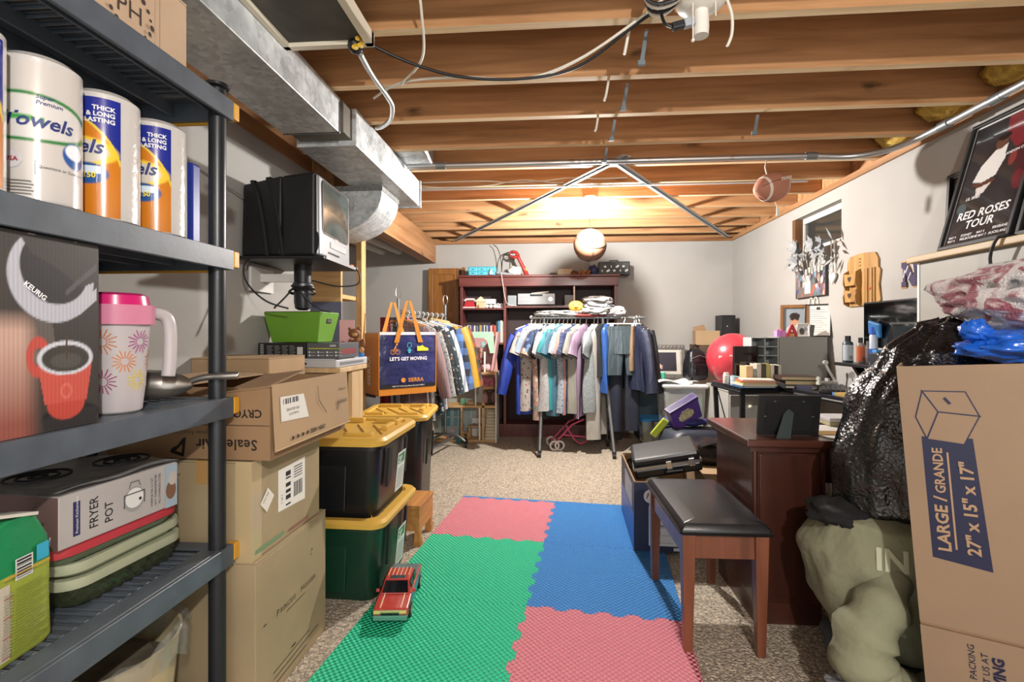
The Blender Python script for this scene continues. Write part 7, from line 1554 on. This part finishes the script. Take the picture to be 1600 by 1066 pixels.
t = thing('desk_clamp', 'white metal clamp arm fixed to the back of the corner desk', 'clamp', (1.97, 3.62, DZ)); wm = M('clamp_white', '#c9c8c4', .35, .4); part('base', wm, t, lambda b: (b.bx(-.1, .03, -.02, .02, 0, .03), b.bx(-.1, -.085, -.02, .02, .03, .06), b.bx(-.04, -.025, -.02, .02, .03, .05)), bevel=.003); part('arm', wm, t, lambda b: b.tube([(.02, 0, .03), (-.02, 0, .1), (-.045, 0, .155)], .008, 7)); part('joint', wm, t, lambda b: b.cyl((-.045, -.012, .16), (-.045, .012, .16), .015, n=14))
t = thing('hand_mirror', 'small oval mirror on a stem at the back of the corner desk', 'mirror', (1.985, 3.42, DZ)); part('stem', wm, t, lambda b: b.tube([(.02, 0, 0), (0, 0, .07)], .004, 6)); part('head', M('chrome', '#c9cbcc', .2, .9), t, lambda b: b.prism([(.018 * math.cos(a), .024 * math.sin(a)) for a in [2 * PI * i / 18 for i in range(18)]], .005, (-.003, -.005, .09), (1, 0, 0), (0, 0, 1)))
# raised shelf with screen and bottles
HS = thing('desk_hutch', 'raised black shelf on slanted legs over the corner desk', 'shelf', (0, 0, 0)); 
part('board', kb, HS, lambda b: b.bx(1.79, 2.03, 2.74, 3.27, .945, .965), bevel=.003)
for y in (2.8, 3.16): part('leg', kb, HS, lambda b: b.hexa([(1.88, y - .015 - .1, CZ), (1.93, y - .015 - .1, CZ), (1.93, y + .015 - .1, CZ), (1.88, y + .015 - .1, CZ)], [(1.84, y - .015, .945), (1.89, y - .015, .945), (1.89, y + .015, .945), (1.84, y + .015, .945)]))
BZ = .9655
def bottle(label, loc, r, h, c, cc, lab):
    t = thing('bottle', label, 'bottle', loc, 0, 'bottles on the raised desk shelf'); part('body', M('bot_' + c[1:], c, .3), t, lambda b: b.lathe([(r * .9, 0), (r, .004), (r, h * .72), (r * .8, h * .78), (r * .5, h * .8)], 20), smooth=True); part('cap', M('cap_' + cc[1:], cc, .35), t, lambda b: b.lathe([(r * .55, h * .79), (r * .55, h), (0, h)], 18), smooth=True)
    d = Decal((0, 0, 0), Vector((1, -.5, 0)), (0, 0, 1), r + .0005); d.rect(-r * 1.1, h * .08, r * 1.1, h * .66, lab); d.bars(r * .2, h * .12, r * .6, h * .14, '#333333', 8); d.build(t, 'label'); return t
bottle('grey-blue lotion bottle with dark cap on the raised shelf', (1.84, 3.21, BZ), .029, .165, '#39474f', '#1d1f22', '#a9b4bc')
bottle('orange bottle with dark cap on the raised shelf', (1.87, 3.135, BZ), .022, .155, '#8a8078', '#1d1f22', '#b8572c')
bottle('slim white bottle behind the orange one on the raised shelf', (1.90, 3.12, BZ), .013, .135, '#cfcac0', '#cfcac0', '#c9c4ba')
t = thing('spray_can', 'white and blue tall spray can on the raised shelf', 'spray can', (1.895, 3.055, BZ)); part('can', M('can_white', '#b9c4d2', .3), t, lambda b: b.lathe([(.02, 0), (.021, .004), (.021, .165), (.016, .175)], 20), smooth=True); part('cap', M('can_blue', '#2c56b4', .35), t, lambda b: b.lathe([(.018, .172), (.018, .215), (.01, .222), (0, .222)], 18), smooth=True); part('band', M('can_blue', '#2c56b4', .35), t, lambda b: b.lathe([(.0215, .03), (.0215, .09)], 20, cap=False))
t = thing('wall_screen', 'black glossy flat screen on the raised desk shelf', 'monitor', (1.935, 2.96, .0), R(0)); 
part('panel', M('screen_case', '#111214', .4), t, lambda b: b.bx(-.012, .02, -.225, .235, 1.06, 1.335), bevel=.004); part('glass', M('screen_gloss', '#08090a', .04, coat=.8), t, lambda b: b.bx(-.0145, -.012, -.215, .225, 1.07, 1.325)); part('stand', M('screen_case', '#111214', .4), t, lambda b: (b.bx(-.01, .015, -.03, .04, .973, 1.06), b.bx(-.06, .06, -.09, .1, .9655, .974)))
place('blue_device', 'teal and blue handheld device clipped in front of the dark screen', 'device', M('device_blue', '#3a7ab4', .4, var=.4, vs_=20), (1.90, 3.05, 1.14), lambda b: b.box((0, 0, .03), (.02, .1, .09), (R(14), R(-12), 0)), bevel=.012)
place('dark_gadget', 'dark grey gadget standing under the screen on the raised shelf', 'device', M('gadget_dark', '#2c3034', .35), (1.85, 2.95, BZ), lambda b: b.prism(rrect(.09, .07, .02), .05, (-.02, 0, .036), (0, 1, 0), (0, 0, 1)), bevel=.008)
place('blue_carton', 'small blue carton between the spray can and the gadget', 'box', M('carton_lblue', '#4f8ac0', .5), (1.89, 3.01, BZ), lambda b: b.bx(-.02, .02, -.02, .02, 0, .085), bevel=.002)

# ---------------------------------------------------------------- right wall decorations
XW = WX1
t = thing('photo_collage', 'long photo collage board with hanging heart on the right wall', 'picture', (XW, 4.03, 1.43))
part('board', M('board_dark', '#3a3430', .6), t, lambda b: b.bx(-.022, -.001, -.21, .24, 0, .225))
def coll(U, V):
    r = np.random.RandomState(3); im = Img(U, V, '#6f6560', 2.); cs = ['#3a4a7a', '#8a5a5a', '#c9b8a8', '#2a2a30', '#5a7a8a', '#b0604a', '#9a8aa8', '#d8d0c8', '#46302c', '#7fa0b8']
    for k in range(70): im.ell(r.rand() * 2, r.rand(), .03 + .06 * r.rand(), .06 + .1 * r.rand(), cs[r.randint(10)])
    im.over((np.abs(U - .42) < .1) * (V > .12) * (V < .78), '#cfcbc4'); 
    for k in range(5): im.over((np.abs(U - .42) < .07) * (np.abs(V - .25 - .1 * k) < .015), '#8a8680')
    return im.c
pic('photos', t, coll, 60, 30, lambda u, v: (-.0235, .235 - .44 * u, .005 + .215 * v))
part('name_letters', M('letters_cream', '#d8d0c0', .6), t, lambda b: [b.box((-.03, .05 - .045 * k, .2 + .01 * (k % 2)), (.008, .03, .045)) for k in range(6)], bevel=.002)
part('hanger_loop', M('hanger_cream', '#d8d2c6', .5), t, lambda b: (b.tube([(-.01, .03 * math.sin(a) - .05, -.05 + .045 * math.cos(a)) for a in [2 * PI * i / 16 for i in range(16)]], .005, 5, closed=True), b.tube([(-.01, .03 * math.sin(a) + .02, -.05 + .045 * math.cos(a)) for a in [2 * PI * i / 16 for i in range(16)]], .005, 5, closed=True)))
t = thing('silver_flowers', 'silver artificial flower bunch hung above the photo collage', 'artificial flowers', (XW - .06, 4.0, 1.75)); sf = M('flower_silver', '#8d9092', .6, 0., var=.3, vs_=20); rnd = random.Random(5)
for k in range(9):
    c = Vector((rnd.uniform(-.05, .0), rnd.uniform(-.30, .2), rnd.uniform(-.06, .09)))
    def flw(b):
        for q in range(7):
            a = 2 * PI * q / 7 + k; dr = Vector((-.5, math.cos(a), math.sin(a))).normalized(); sd_ = Vector((0, -math.sin(a), math.cos(a))); L_ = rnd.uniform(.06, .09)
            b.add([c, c + dr * L_ * .5 + sd_ * .022 + Vector((-.008, 0, 0)), c + dr * L_ + Vector((-.004, 0, 0)), c + dr * L_ * .5 - sd_ * .022 + Vector((-.008, 0, 0)), c + Vector((.004, 0, 0))], [(0, 1, 2, 3), (4, 3, 2, 1)])
    part('flower', sf, t, flw)
def lvs(b):
    for q in range(34):
        c = Vector((rnd.uniform(-.04, .02), rnd.uniform(-.36, .26), rnd.uniform(-.1, .1))); dr = Vector((rnd.uniform(-.3, 0), rnd.uniform(-1, 1), rnd.uniform(-.6, 1))).normalized(); sd_ = dr.cross(Vector((1, 0, 0))).normalized(); L_ = rnd.uniform(.07, .13)
        b.add([c, c + dr * L_ * .45 + sd_ * .011, c + dr * L_, c + dr * L_ * .45 - sd_ * .011], [(0, 1, 2, 3)])
part('leaves', M('leaf_silver', '#858a88', .6), t, lvs)['kind'] = 'stuff'
part('stem', M('stem_grey', '#6f716c', .6), t, lambda b: [b.tube(smoothpath([(.02, y, -.2), (0, y * 1.1, -.1), (-.01, y * 1.3, .05)], 4), .003, 5) for y in (-.12, -.06, 0, .06, .12, .18)])
t = thing('hanging_heart', 'cream wooden heart hanging on twin ribbons beside the collage', 'ornament', (XW - .012, 3.74, 1.5))
part('heart', M('hanger_cream', '#d8d2c6', .5), t, lambda b: b.prism([(.038 * math.sin(a) ** 3 * 1.1, .03 * (13 * math.cos(a) - 5 * math.cos(2 * a) - 2 * math.cos(3 * a) - math.cos(4 * a)) / 13 * 1.25) for a in [2 * PI * i / 30 for i in range(30)]], .01, (0, 0, .05), (0, -1, 0), (0, 0, 1))); part('ribbon', M('ribbon_white', '#d6d2cb', .6), t, lambda b: (b.tube([(0, .02, .09), (0, .03, .32)], .005, 5), b.tube([(0, -.02, .09), (0, -.01, .32)], .005, 5)))
t = thing('letter_holder', 'carved wooden letter and key holder on the right wall', 'letter holder', (XW, 3.41, 1.325)); lw = wood('letter_wood', '#b98f54', '#966c36', 2, 6., .5, 14.); ld = wood('letter_wood_dark', '#a0763e', '#85602e', 2, 6., .5, 14.)
part('back_board', lw, t, lambda b: b.prism([(-.175, .03), (-.15, 0), (.15, 0), (.18, .03), (.165, .13), (.18, .22), (.16, .24), (.16, .29), (.13, .335), (.05, .345), (-.02, .35), (-.13, .34), (-.16, .3), (-.16, .24), (-.175, .2), (-.165, .1)], .012, (-.001, 0, 0), (0, -1, 0), (0, 0, 1)), bevel=.002)
for z in (.03, .14):
    q = part('pocket', lw, t, lambda b: b.prism([(-.13, .0), (-.03, .0), (-.01, .085), (-.075, .075), (-.15, .085)], .01, (-.035, 0, z), (0, -1, 0), (0, 0, 1)), bevel=.002)
    part('heart_cutout', M('heart_dark', '#3b2412', .7), q, lambda b: b.prism([(.02 * math.sin(a) ** 3 - .08, .018 * (13 * math.cos(a) - 5 * math.cos(2 * a) - 2 * math.cos(3 * a) - math.cos(4 * a)) / 13 + .045) for a in [2 * PI * i / 20 for i in range(20)]], .001, (-.0455, 0, z), (0, -1, 0), (0, 0, 1)))
    part('pocket_floor', ld, q, lambda b: b.bx(-.036, -.012, .03, .13, z, z + .006))
for y in (.15, .02): part('scalloped_side', ld, t, lambda b: b.prism([(-.012, .0), (-.045, .02), (-.05, .07), (-.035, .115), (-.05, .16), (-.045, .23), (-.012, .25)], .01, (0, y, 0), (1, 0, 0), (0, 0, 1)))
for k in range(5): part('slat', lw if k % 2 else ld, t, lambda b: b.bx(-.02 - .004 * (k % 2), -.012, -.05 - .022 * k, -.034 - .022 * k, .02, .24))
part('top_carving', ld, t, lambda b: [b.ball((-.014, .02 - .0 * k, .27 + .022 * k), (.004, .016 - .003 * (k % 2), .007), 8, 6) for k in range(3)]); part('red_heart', M('heart_red', '#b5502c', .6), t, lambda b: b.ball((-.026, -.1, .11), (.004, .012, .012), 8, 6)); part('hook', M('chrome', '#c9cbcc', .2, .9), t, lambda b: [b.tube([(-.012, -.02 - .03 * k, .01), (-.03, -.02 - .03 * k, .0), (-.03, -.02 - .03 * k, .014)], .002, 5) for k in range(4)])
t = thing('team_letter', 'purple and gold varsity letter N on the right wall', 'letter ornament', (XW - .001, 2.985, 1.415))
Npoly = [(-.065, 0), (-.025, 0), (-.025, .028), (-.033, .028), (-.033, .075), (.02, 0), (.052, 0), (.052, .11), (.065, .11), (.065, .142), (.022, .142), (.022, .11), (.03, .11), (.03, .06), (-.025, .142), (-.065, .142), (-.065, .11), (-.053, .11), (-.053, .03), (-.065, .03)]
part('gold_border', M('letter_gold', '#c08a3a', .7), t, lambda b: b.prism([(x * 1.12, (y - .071) * 1.1 + .071) for x, y in Npoly], .004, (0, 0, 0), (0, -1, 0), (0, 0, 1))); part('purple_face', M('letter_purple', '#33284e', .7), t, lambda b: b.prism(Npoly, .004, (-.004, 0, 0), (0, -1, 0), (0, 0, 1))); part('white_stitch', M('letter_white', '#d8d4d6', .7), t, lambda b: [b.box((-.0085, -y, z), (.002, .006, .045), (R(a), 0, 0)) for y, z, a in ((-.042, .075, 12), (-.02, .1, 30), (.0, .06, 30), (.03, .1, -8))])

# ---------------------------------------------------------------- white cabinet with ledge, posters
CB = thing('white_cabinet', 'tall white cabinet with pale wooden ledge along the right wall', 'cabinet', (0, 0, 0)); cbw = M('cabinet_white', '#9a978f', .55, var=.04)
part('carcass', cbw, CB, lambda b: b.bx(1.87, XW - .002, .5, 2.66, 0, 1.505)); part('ledge', wood('ledge_wood', '#b59d78', '#a0855c', 1, 6., .5, 10.), CB, lambda b: b.bx(1.835, XW - .002, .45, 2.70, 1.505, 1.537), bevel=.005); part('end_strip', M('cab_edge', '#d9d8d4', .5), CB, lambda b: b.bx(1.866, 1.885, 2.655, 2.668, 0, 1.505))
for z in (1.26, .6): part('peg_hole', ink('#2a2826'), CB, lambda b: b.cyl((1.8695, 2.42, z), (1.866, 2.42, z), .006, n=10))
def poster(U, V):
    A_ = .55; im = Img(U, V, '#2f2e30', A_); X = lambda u: u * A_
    im.c = im.c * (.75 + .5 * (.5 + .5 * np.sin(9 * U + 5 * V) * np.cos(7 * V - 3 * U)))[..., None]
    im.poly([(X(.5), 1.), (X(.98), 1.), (X(.98), .74), (X(.74), .70), (X(.55), .84)], '#7a2a30', .85); im.poly([(X(.75), .70), (X(.98), .74), (X(.98), .4), (X(.85), .42)], '#4f2228', .8); im.ell(X(.92), .42, .05, .08, '#6a2430', 20, .8)
    im.poly([(X(.18), .52), (X(.26), .64), (X(.44), .74), (X(.60), .76), (X(.62), .64), (X(.54), .52), (X(.34), .49)], '#d8d4d0'); im.ell(X(.50), .79, .05, .055, '#5f4034'); im.ell(X(.52), .835, .055, .03, '#231c1c'); im.poly([(X(.16), .50), (X(.34), .49), (X(.56), .50), (X(.5), .44), (X(.3), .45)], '#5a3a30')
    im.poly([(X(.28), .45), (X(.5), .47), (X(.42), .40), (X(.3), .38)], '#cfc8c6'); im.ell(X(.74), .62, .03, .06, '#8a3a34', 0, .8); im.ell(X(.12), .30, .04, .05, '#55686c', 30, .7); return im.c
def framed_poster(label, yc, w, h, tilt, x0, dark=False):
    """leans on the right wall; read from -x; local x runs toward -y"""
    t = thing('framed_poster', label, 'poster', (x0, yc, 1.5375), 0, rot=(R(-tilt), 0, R(-90)))
    part('frame', fk, t, _fr(w, h, .016, .022), bevel=.002); part('backing', ink('#2a2826'), t, lambda b: b.bx(-w / 2 + .002, w / 2 - .002, -.006, -.001, .002, h - .002))
    if dark: part('glazing', M('glaze_dark', '#0b0c0d', .06, coat=.6), t, lambda b: b.bx(-w / 2 + .016, w / 2 - .016, -.009, -.006, .016, h - .016)); return t
    part('white_mat', M('mat_white', '#d8d6d2', .6), t, lambda b: b.bx(-w / 2 + .016, w / 2 - .016, -.0075, -.006, .016, h - .016)); f = .023
    pic('picture', t, poster, 70, 120, lambda u, v: (-w / 2 + f + u * (w - 2 * f), -.0082, f + v * (h - 2 * f)), vcol('poster_print', .15, .6))
    d = Decal((-w / 2 + f, -.0085, f), (1, 0, 0), (0, 0, 1)); W = w - 2 * f; H = h - 2 * f
    d.text('RED ROSES', W * .5, H * .20, W * .165, '#e2dede', 'CENTER', .02, shear=.12); d.text('TOUR', W * .5, H * .115, W * .165, '#e2dede', 'CENTER', .02, shear=.12); d.text('LIL SKIES', W * .27, H * .365, W * .06, '#e2dede', 'CENTER', .02, shear=.2); d.text('LANDON CUBE', W * .78, H * .665, W * .05, '#e2dede', 'CENTER', .02, rot=4)
    for k, (a, c) in enumerate((('MAY 4', 'SYDNEY'), ('MAY 6', 'MELBOURNE'))): d.text(a, W * .05, H * (.05 - .03 * k), W * .045, '#d8d4d4', bold=.02); d.text(c, W * .26, H * (.05 - .03 * k), W * .05, '#d8d4d4', bold=.02)
    d.text('MAY 5', W * .52, H * .05, W * .045, '#d8d4d4', bold=.02); d.text('MAY 7', W * .56, H * .02, W * .045, '#d8d4d4', bold=.02); d.text('BRISBANE', W * .76, H * .06, W * .05, '#d8d4d4', bold=.02); d.text('AUCKLAND', W * .72, H * .02, W * .05, '#d8d4d4', bold=.02); d.build(t, 'lettering'); return t
framed_poster('framed Red Roses Tour concert poster leaning on the right wall ledge', 2.345, .37, .615, 15.5, 1.878)
framed_poster('dark glazed frame leaning on the ledge nearer than the concert poster', 1.96, .36, .60, 14, 1.885, True)
t = thing('framed_poster', 'small black frame mostly hidden behind the concert poster', 'poster', (2.04, 2.56, 1.5375), 0, rot=(R(-3), 0, R(-90))); part('frame', fk, t, _fr(.3, .42, .016, .02)); part('backing', M('glaze_dark', '#0b0c0d', .06, coat=.6), t, lambda b: b.bx(-.145, .145, -.006, -.001, .002, .418))
cable('ledge_cable', 'black cable hanging over the ledge below the poster corner', [(1.92, 2.14, 1.542), (1.84, 2.15, 1.545), (1.822, 2.17, 1.53), (1.825, 2.2, 1.46), (1.84, 2.2, 1.38)], .006, blackw)

# ---------------------------------------------------------------- front right pile
# carton stack behind the moving box
t = carton('pale green printed carton under the fluffy blanket', (.36, .40, 1.13), (1.65, 1.66, 0), R(-6), M('carton_pale', '#c3c2a4', .7, var=.15, vs_=8), tp=False)
d = front(t, .36, .40); d.rect(.01, .93, .35, 1.12, '#8f9a5a'); d.rect(.03, .95, .25, 1.1, '#d0c3a8'); d.disc(.1, 1.03, .05, '#b08a7a'); d.disc(.2, 1.02, .04, '#8a9a6a'); d.rect(.3, .93, .315, 1.12, '#6f7a3a'); d.build(t, 'print')
blk = bpy.data.materials.new('fluffy_blanket'); blk.use_nodes = True
def _blk(m):
    N = m.node_tree.nodes; L = m.node_tree.links; p = N['Principled BSDF']; p.inputs['Roughness'].default_value = .95; p.inputs['Sheen Weight'].default_value = .3
    tc = N.new('ShaderNodeTexCoord'); nz = N.new('ShaderNodeTexNoise'); nz.inputs['Scale'].default_value = 7.5; nz.inputs['Detail'].default_value = 3; nz.inputs['Distortion'].default_value = .8; L.new(tc.outputs['Object'], nz.inputs['Vector'])
    cr = N.new('ShaderNodeValToRGB'); e = cr.color_ramp.elements; e[0].position = .30; e[0].color = rgba('#4a4b52'); e[1].position = .38; e[1].color = rgba('#c9c4c2')
    for ps, c in ((.46, '#d8cfcd'), (.51, '#9a5560'), (.56, '#8f4652'), (.61, '#d0bcba'), (.72, '#dcd6d4')): x = e.new(ps); x.color = rgba(c)
    L.new(nz.outputs['Fac'], cr.inputs[0]); L.new(cr.outputs[0], p.inputs['Base Color'])
    n2 = N.new('ShaderNodeTexNoise'); n2.inputs['Scale'].default_value = 160; n2.inputs['Detail'].default_value = 4; L.new(tc.outputs['Object'], n2.inputs['Vector']); b = N.new('ShaderNodeBump'); b.inputs['Strength'].default_value = 1.; b.inputs['Distance'].default_value = .012; L.new(n2.outputs['Fac'], b.inputs['Height']); L.new(b.outputs[0], p.inputs['Normal'])
_blk(blk)
place('fluffy_blanket', 'fluffy white, rose and grey blanket heaped beside the white cabinet', 'blanket', blk, (1.545, 1.60, 1.265), lump((0, 0, 0), (.31, .26, .115), 90, 60, .17, 1.9, 3.3, .9, -.115, .13), smooth='all')
bagm = bpy.data.materials.new('bin_bag'); bagm.use_nodes = True
def _bag(m):
    N = m.node_tree.nodes; L = m.node_tree.links; p = N['Principled BSDF']; p.inputs['Base Color'].default_value = rgba('#101113'); p.inputs['Roughness'].default_value = .24; p.inputs['Specular IOR Level'].default_value = .8
    tc = N.new('ShaderNodeTexCoord'); mp = N.new('ShaderNodeMapping'); mp.inputs['Rotation'].default_value = (.3, .5, .7); L.new(tc.outputs['Object'], mp.inputs[0]); vo = N.new('ShaderNodeTexVoronoi'); vo.inputs['Scale'].default_value = 95; L.new(mp.outputs[0], vo.inputs['Vector'])
    n2 = N.new('ShaderNodeTexNoise'); n2.inputs['Scale'].default_value = 14; n2.inputs['Detail'].default_value = 5; n2.inputs['Distortion'].default_value = 1.5; L.new(tc.outputs['Object'], n2.inputs['Vector'])
    b1 = N.new('ShaderNodeBump'); b1.inputs['Strength'].default_value = .5; b1.inputs['Distance'].default_value = .004; L.new(vo.outputs['Distance'], b1.inputs['Height'])
    b2 = N.new('ShaderNodeBump'); b2.inputs['Strength'].default_value = .4; b2.inputs['Distance'].default_value = .02; L.new(n2.outputs['Fac'], b2.inputs['Height']); L.new(b1.outputs[0], b2.inputs['Normal']); L.new(b2.outputs[0], p.inputs['Normal'])
_bag(bagm)
def sack(rings, nu, amp, fr, seed, pleat=0., npl=17):
    """closed bag from rings (cx, cy, rx, ry, z)"""
    def build(b):
        R_ = []; K = 8; full = []
        for a in range(len(rings) - 1):
            for k in range(K): q = k / K; full.append([rings[a][i] + (rings[a + 1][i] - rings[a][i]) * (q * q * (3 - 2 * q) if i != 4 else q) for i in range(5)])
        full.append(rings[-1]); n = len(full)
        for j, (cx, cy, rx, ry, z) in enumerate(full):
            ring = []
            for i in range(nu):
                t = 2 * PI * i / nu; d = Vector((math.cos(t), math.sin(t), z * 2.2)); q = MN.noise(d * fr + Vector((seed, 0, 0))) + .5 * MN.noise(d * fr * 2.4 + Vector((0, seed, 0))) + .3 * MN.noise(d * fr * 5 + Vector((2, 0, seed))) + pleat * math.sin(npl * t + 3 * z + 2 * MN.noise(d * 2)) * .35
                ring.append((cx + rx * math.cos(t) * (1 + amp * q), cy + ry * math.sin(t) * (1 + amp * q), z + .02 * MN.noise(d * 3 + Vector((9, seed, 0)))))
            R_.append(ring)
        b.loft(R_)
    return build
t = thing('bin_bag', 'big black textured rubbish bag slumped between desk and moving box', 'rubbish bag', (1.27, 1.77, .50))
part('bag', bagm, t, sack([(.0, 0, .12, .1, 0), (-.01, 0, .27, .20, .06), (-.02, 0, .27, .21, .22), (.0, 0, .23, .19, .42), (.04, 0, .16, .14, .58), (.05, 0, .07, .06, .68), (.06, 0, .02, .02, .70)], 72, .11, 1.7, 4.2, .6), smooth='all')
part('tail', bagm, t, lambda b: b.grid(lambda u, v: (-.16 + .2 * u, -.165 - .06 * math.sin(2.5 * u), .17 - .19 * v - .06 * u * v + .02 * math.sin(14 * u)), 24, 10), smooth='all').modifiers.new('thick', 'SOLIDIFY').thickness = .004
khaki = M('sweat_khaki', '#7f7f66', .9, var=.08, vs_=5, bump=.6, bs=9, bd=.035)
t = thing('hoodie', 'khaki sweatshirt stuffed into a bulky bundle below the rubbish bag', 'sweatshirt', (1.16, 1.75, 0.0))
HOOD = [(.06, 0, .10, .1, .10), (.03, 0, .22, .20, .14), (.0, 0, .26, .21, .27), (-.01, 0, .28, .21, .42), (.0, 0, .24, .19, .53), (.02, 0, .1, .1, .57)]
part('body', khaki, t, sack(HOOD, 64, .1, 1.9, 8.1, .25, 9), smooth='all')
part('sleeve', khaki, t, lambda b: b.tube(smoothpath([(-.1, -.13, .40), (-.17, -.19, .33), (-.235, -.21, .24), (-.23, -.22, .15), (-.16, -.23, .10), (-.05, -.23, .10)], 6), [.05 + .032 * math.sin(PI * i / 30) + .009 * math.sin(i * 1.3) for i in range(31)], 18), smooth='all')
part('neckband', M('neck_black', '#0c0c0d', .9), t, lump((-.19, .0, .54), (.09, .10, .045), 36, 20, .3, 2.2, 3.), smooth='all')
from mathutils.bvhtree import BVHTree
hb = B(); sack(HOOD, 64, .1, 1.9, 8.1, .25, 9)(hb); bvh = BVHTree.FromPolygons(hb.v, hb.f)
tv_, tf_ = text_geo('IN', .085, 'LEFT', .03); xd = Vector((1, -.5, 0)).normalized(); o_ = Vector((-.30, -.42, .43)); dn = Vector((.45, .9, 0)).normalized()
vv = []
for x, y, z in tv_:
    p_ = o_ + xd * x + Vector((0, 0, 1)) * y; h_ = bvh.ray_cast(p_, dn); vv.append((h_[0] - dn * .004) if h_[0] else p_ + dn * .2)
me_ = bpy.data.meshes.new('lettering'); me_.from_pydata([tuple(v) for v in vv], [], tf_); link('lettering', me_, ink('#b5b49a', .9), t)
place('clear_bag', 'clear plastic bag with cloth crumpled on the carpet below the sweatshirt', 'plastic bag', M('poly_clear', '#a9aeb2', .12, alpha=.7, coat=.5, var=.5, vs_=12), (.99, 1.50, .068), lump((0, 0, 0), (.17, .12, .07), 60, 40, .3, 2.6, 5.5, 1., -.064, .3), smooth='all')
place('base_bundle', 'dark folded blanket under the sweatshirt bundle', 'blanket', M('bundle_grey', '#4b4e52', .9, var=.2, vs_=8), (1.22, 1.77, .062), lump((0, 0, 0), (.26, .2, .07), 40, 24, .1, 2., 1.5, .8, -.06), smooth='all')
t = thing('blue_bag', 'bright blue plastic bag on top of the pile behind the moving box', 'plastic bag', (1.345, 1.47, 1.11), R(-15)); part('bag', M('poly_blue', '#1f5fc4', .18, coat=.4, bump=.6, bs=12, bd=.02), t, lump((0, 0, 0), (.16, .09, .05), 60, 36, .3, 1.8, 2.2, 1., None, .12), smooth='all'); part('knot', M('poly_blue', '#1f5fc4', .18), t, lump((-.14, 0, .045), (.035, .03, .03), 24, 16, .4, 3., 6.), smooth='all')
# moving box
sx, sy = .44, .24
MB_ = thing('moving_box', 'large moving carton standing on its open flaps at the right edge', 'box', (1.27, 1.37, 0.0), 0, rot=(0, R(-4.2), R(-36)))
mvc = M('moving_card', '#877059', .75, var=.06, vs_=6, bump=.08, bs=60)
part('body', mvc, MB_, lambda b: (b.bx(-sx / 2, sx / 2, -sy / 2, -sy / 2 + .005, .385, 1.075), b.bx(-sx / 2, sx / 2, sy / 2 - .005, sy / 2, .385, 1.06), b.bx(-sx / 2, -sx / 2 + .005, -sy / 2 + .005, sy / 2 - .005, .385, 1.075), b.bx(sx / 2 - .005, sx / 2, -sy / 2 + .005, sy / 2 - .005, .385, 1.075), b.bx(-sx / 2 + .005, sx / 2 - .005, -sy / 2 + .005, sy / 2 - .005, 1.04, 1.046)))
part('flap', mvc, MB_, lambda b: b.box((0, -sy / 2 + .001, .19), (sx, .005, .378), (R(1.2), 0, 0))); part('flap', mvc, MB_, lambda b: b.box((0, sy / 2 - .001, .19), (sx, .005, .378), (R(-1), 0, 0)))
for s in (-1, 1): part('flap', mvc, MB_, lambda b: b.box((s * (sx / 2 - .03), 0, .19), (.005, sy - .02, .376)))
part('crease', cardd, MB_, lambda b: b.bx(-sx / 2 + .001, sx / 2 - .001, -sy / 2 + .003, -sy / 2 + .008, .378, .386))
d = Decal((-sx / 2, -sy / 2, .385), (1, 0, 0), (0, 0, 1)); nb = '#090f33'; kc = '#9a7d60'
Q = lambda u: (u - .085) * .68 + .040
hexp = [(Q(.070), .552), (Q(.098), .624), (Q(.228), .622), (Q(.262), .558), (Q(.210), .482), (Q(.100), .492)]
d.poly([(Q(.085), .18), (Q(.255), .165), (Q(.235), .50), (Q(.085), .50)], nb)
d.poly(hexp, nb); hc_ = (Q(.165), .555); d.poly([(hc_[0] + (x - hc_[0]) * .95, hc_[1] + (y - hc_[1]) * .955) for x, y in hexp], mvc); c3 = (Q(.142), .567)
for e_ in (hexp[1], hexp[3], hexp[5]): d.line([c3, e_], .0035, nb)
d.line([(Q(.165), .603), (Q(.178), .59)], .007, nb); d.line([(Q(.158), .21), (Q(.158), .46)], .004, kc)
d.text('LARGE /', Q(.142), .20, .036, kc, rot=90, bold=.03, sx=1.12); d.text('GRANDE', Q(.142), .352, .029, kc, rot=90, bold=.025, sx=1.02); d.text('27" x 15" x 17"', Q(.226), .20, .036, kc, rot=90, bold=.03, sx=1.08); d.build(MB_, 'lettering')
d = Decal((-sx / 2, -sy / 2 + .0015, .0), (1, 0, 0), Vector((0, -.021, 1))); d.text('FOR ALL PACKING', .105, .36, .019, nb, 'RIGHT', rot=90, sx=1.1); d.text('VISIT US AT', .13, .345, .019, nb, 'RIGHT', rot=90, sx=1.1); d.text('MOVING', .158, .34, .03, nb, 'RIGHT', .04, rot=90); d.build(MB_, 'lettering')
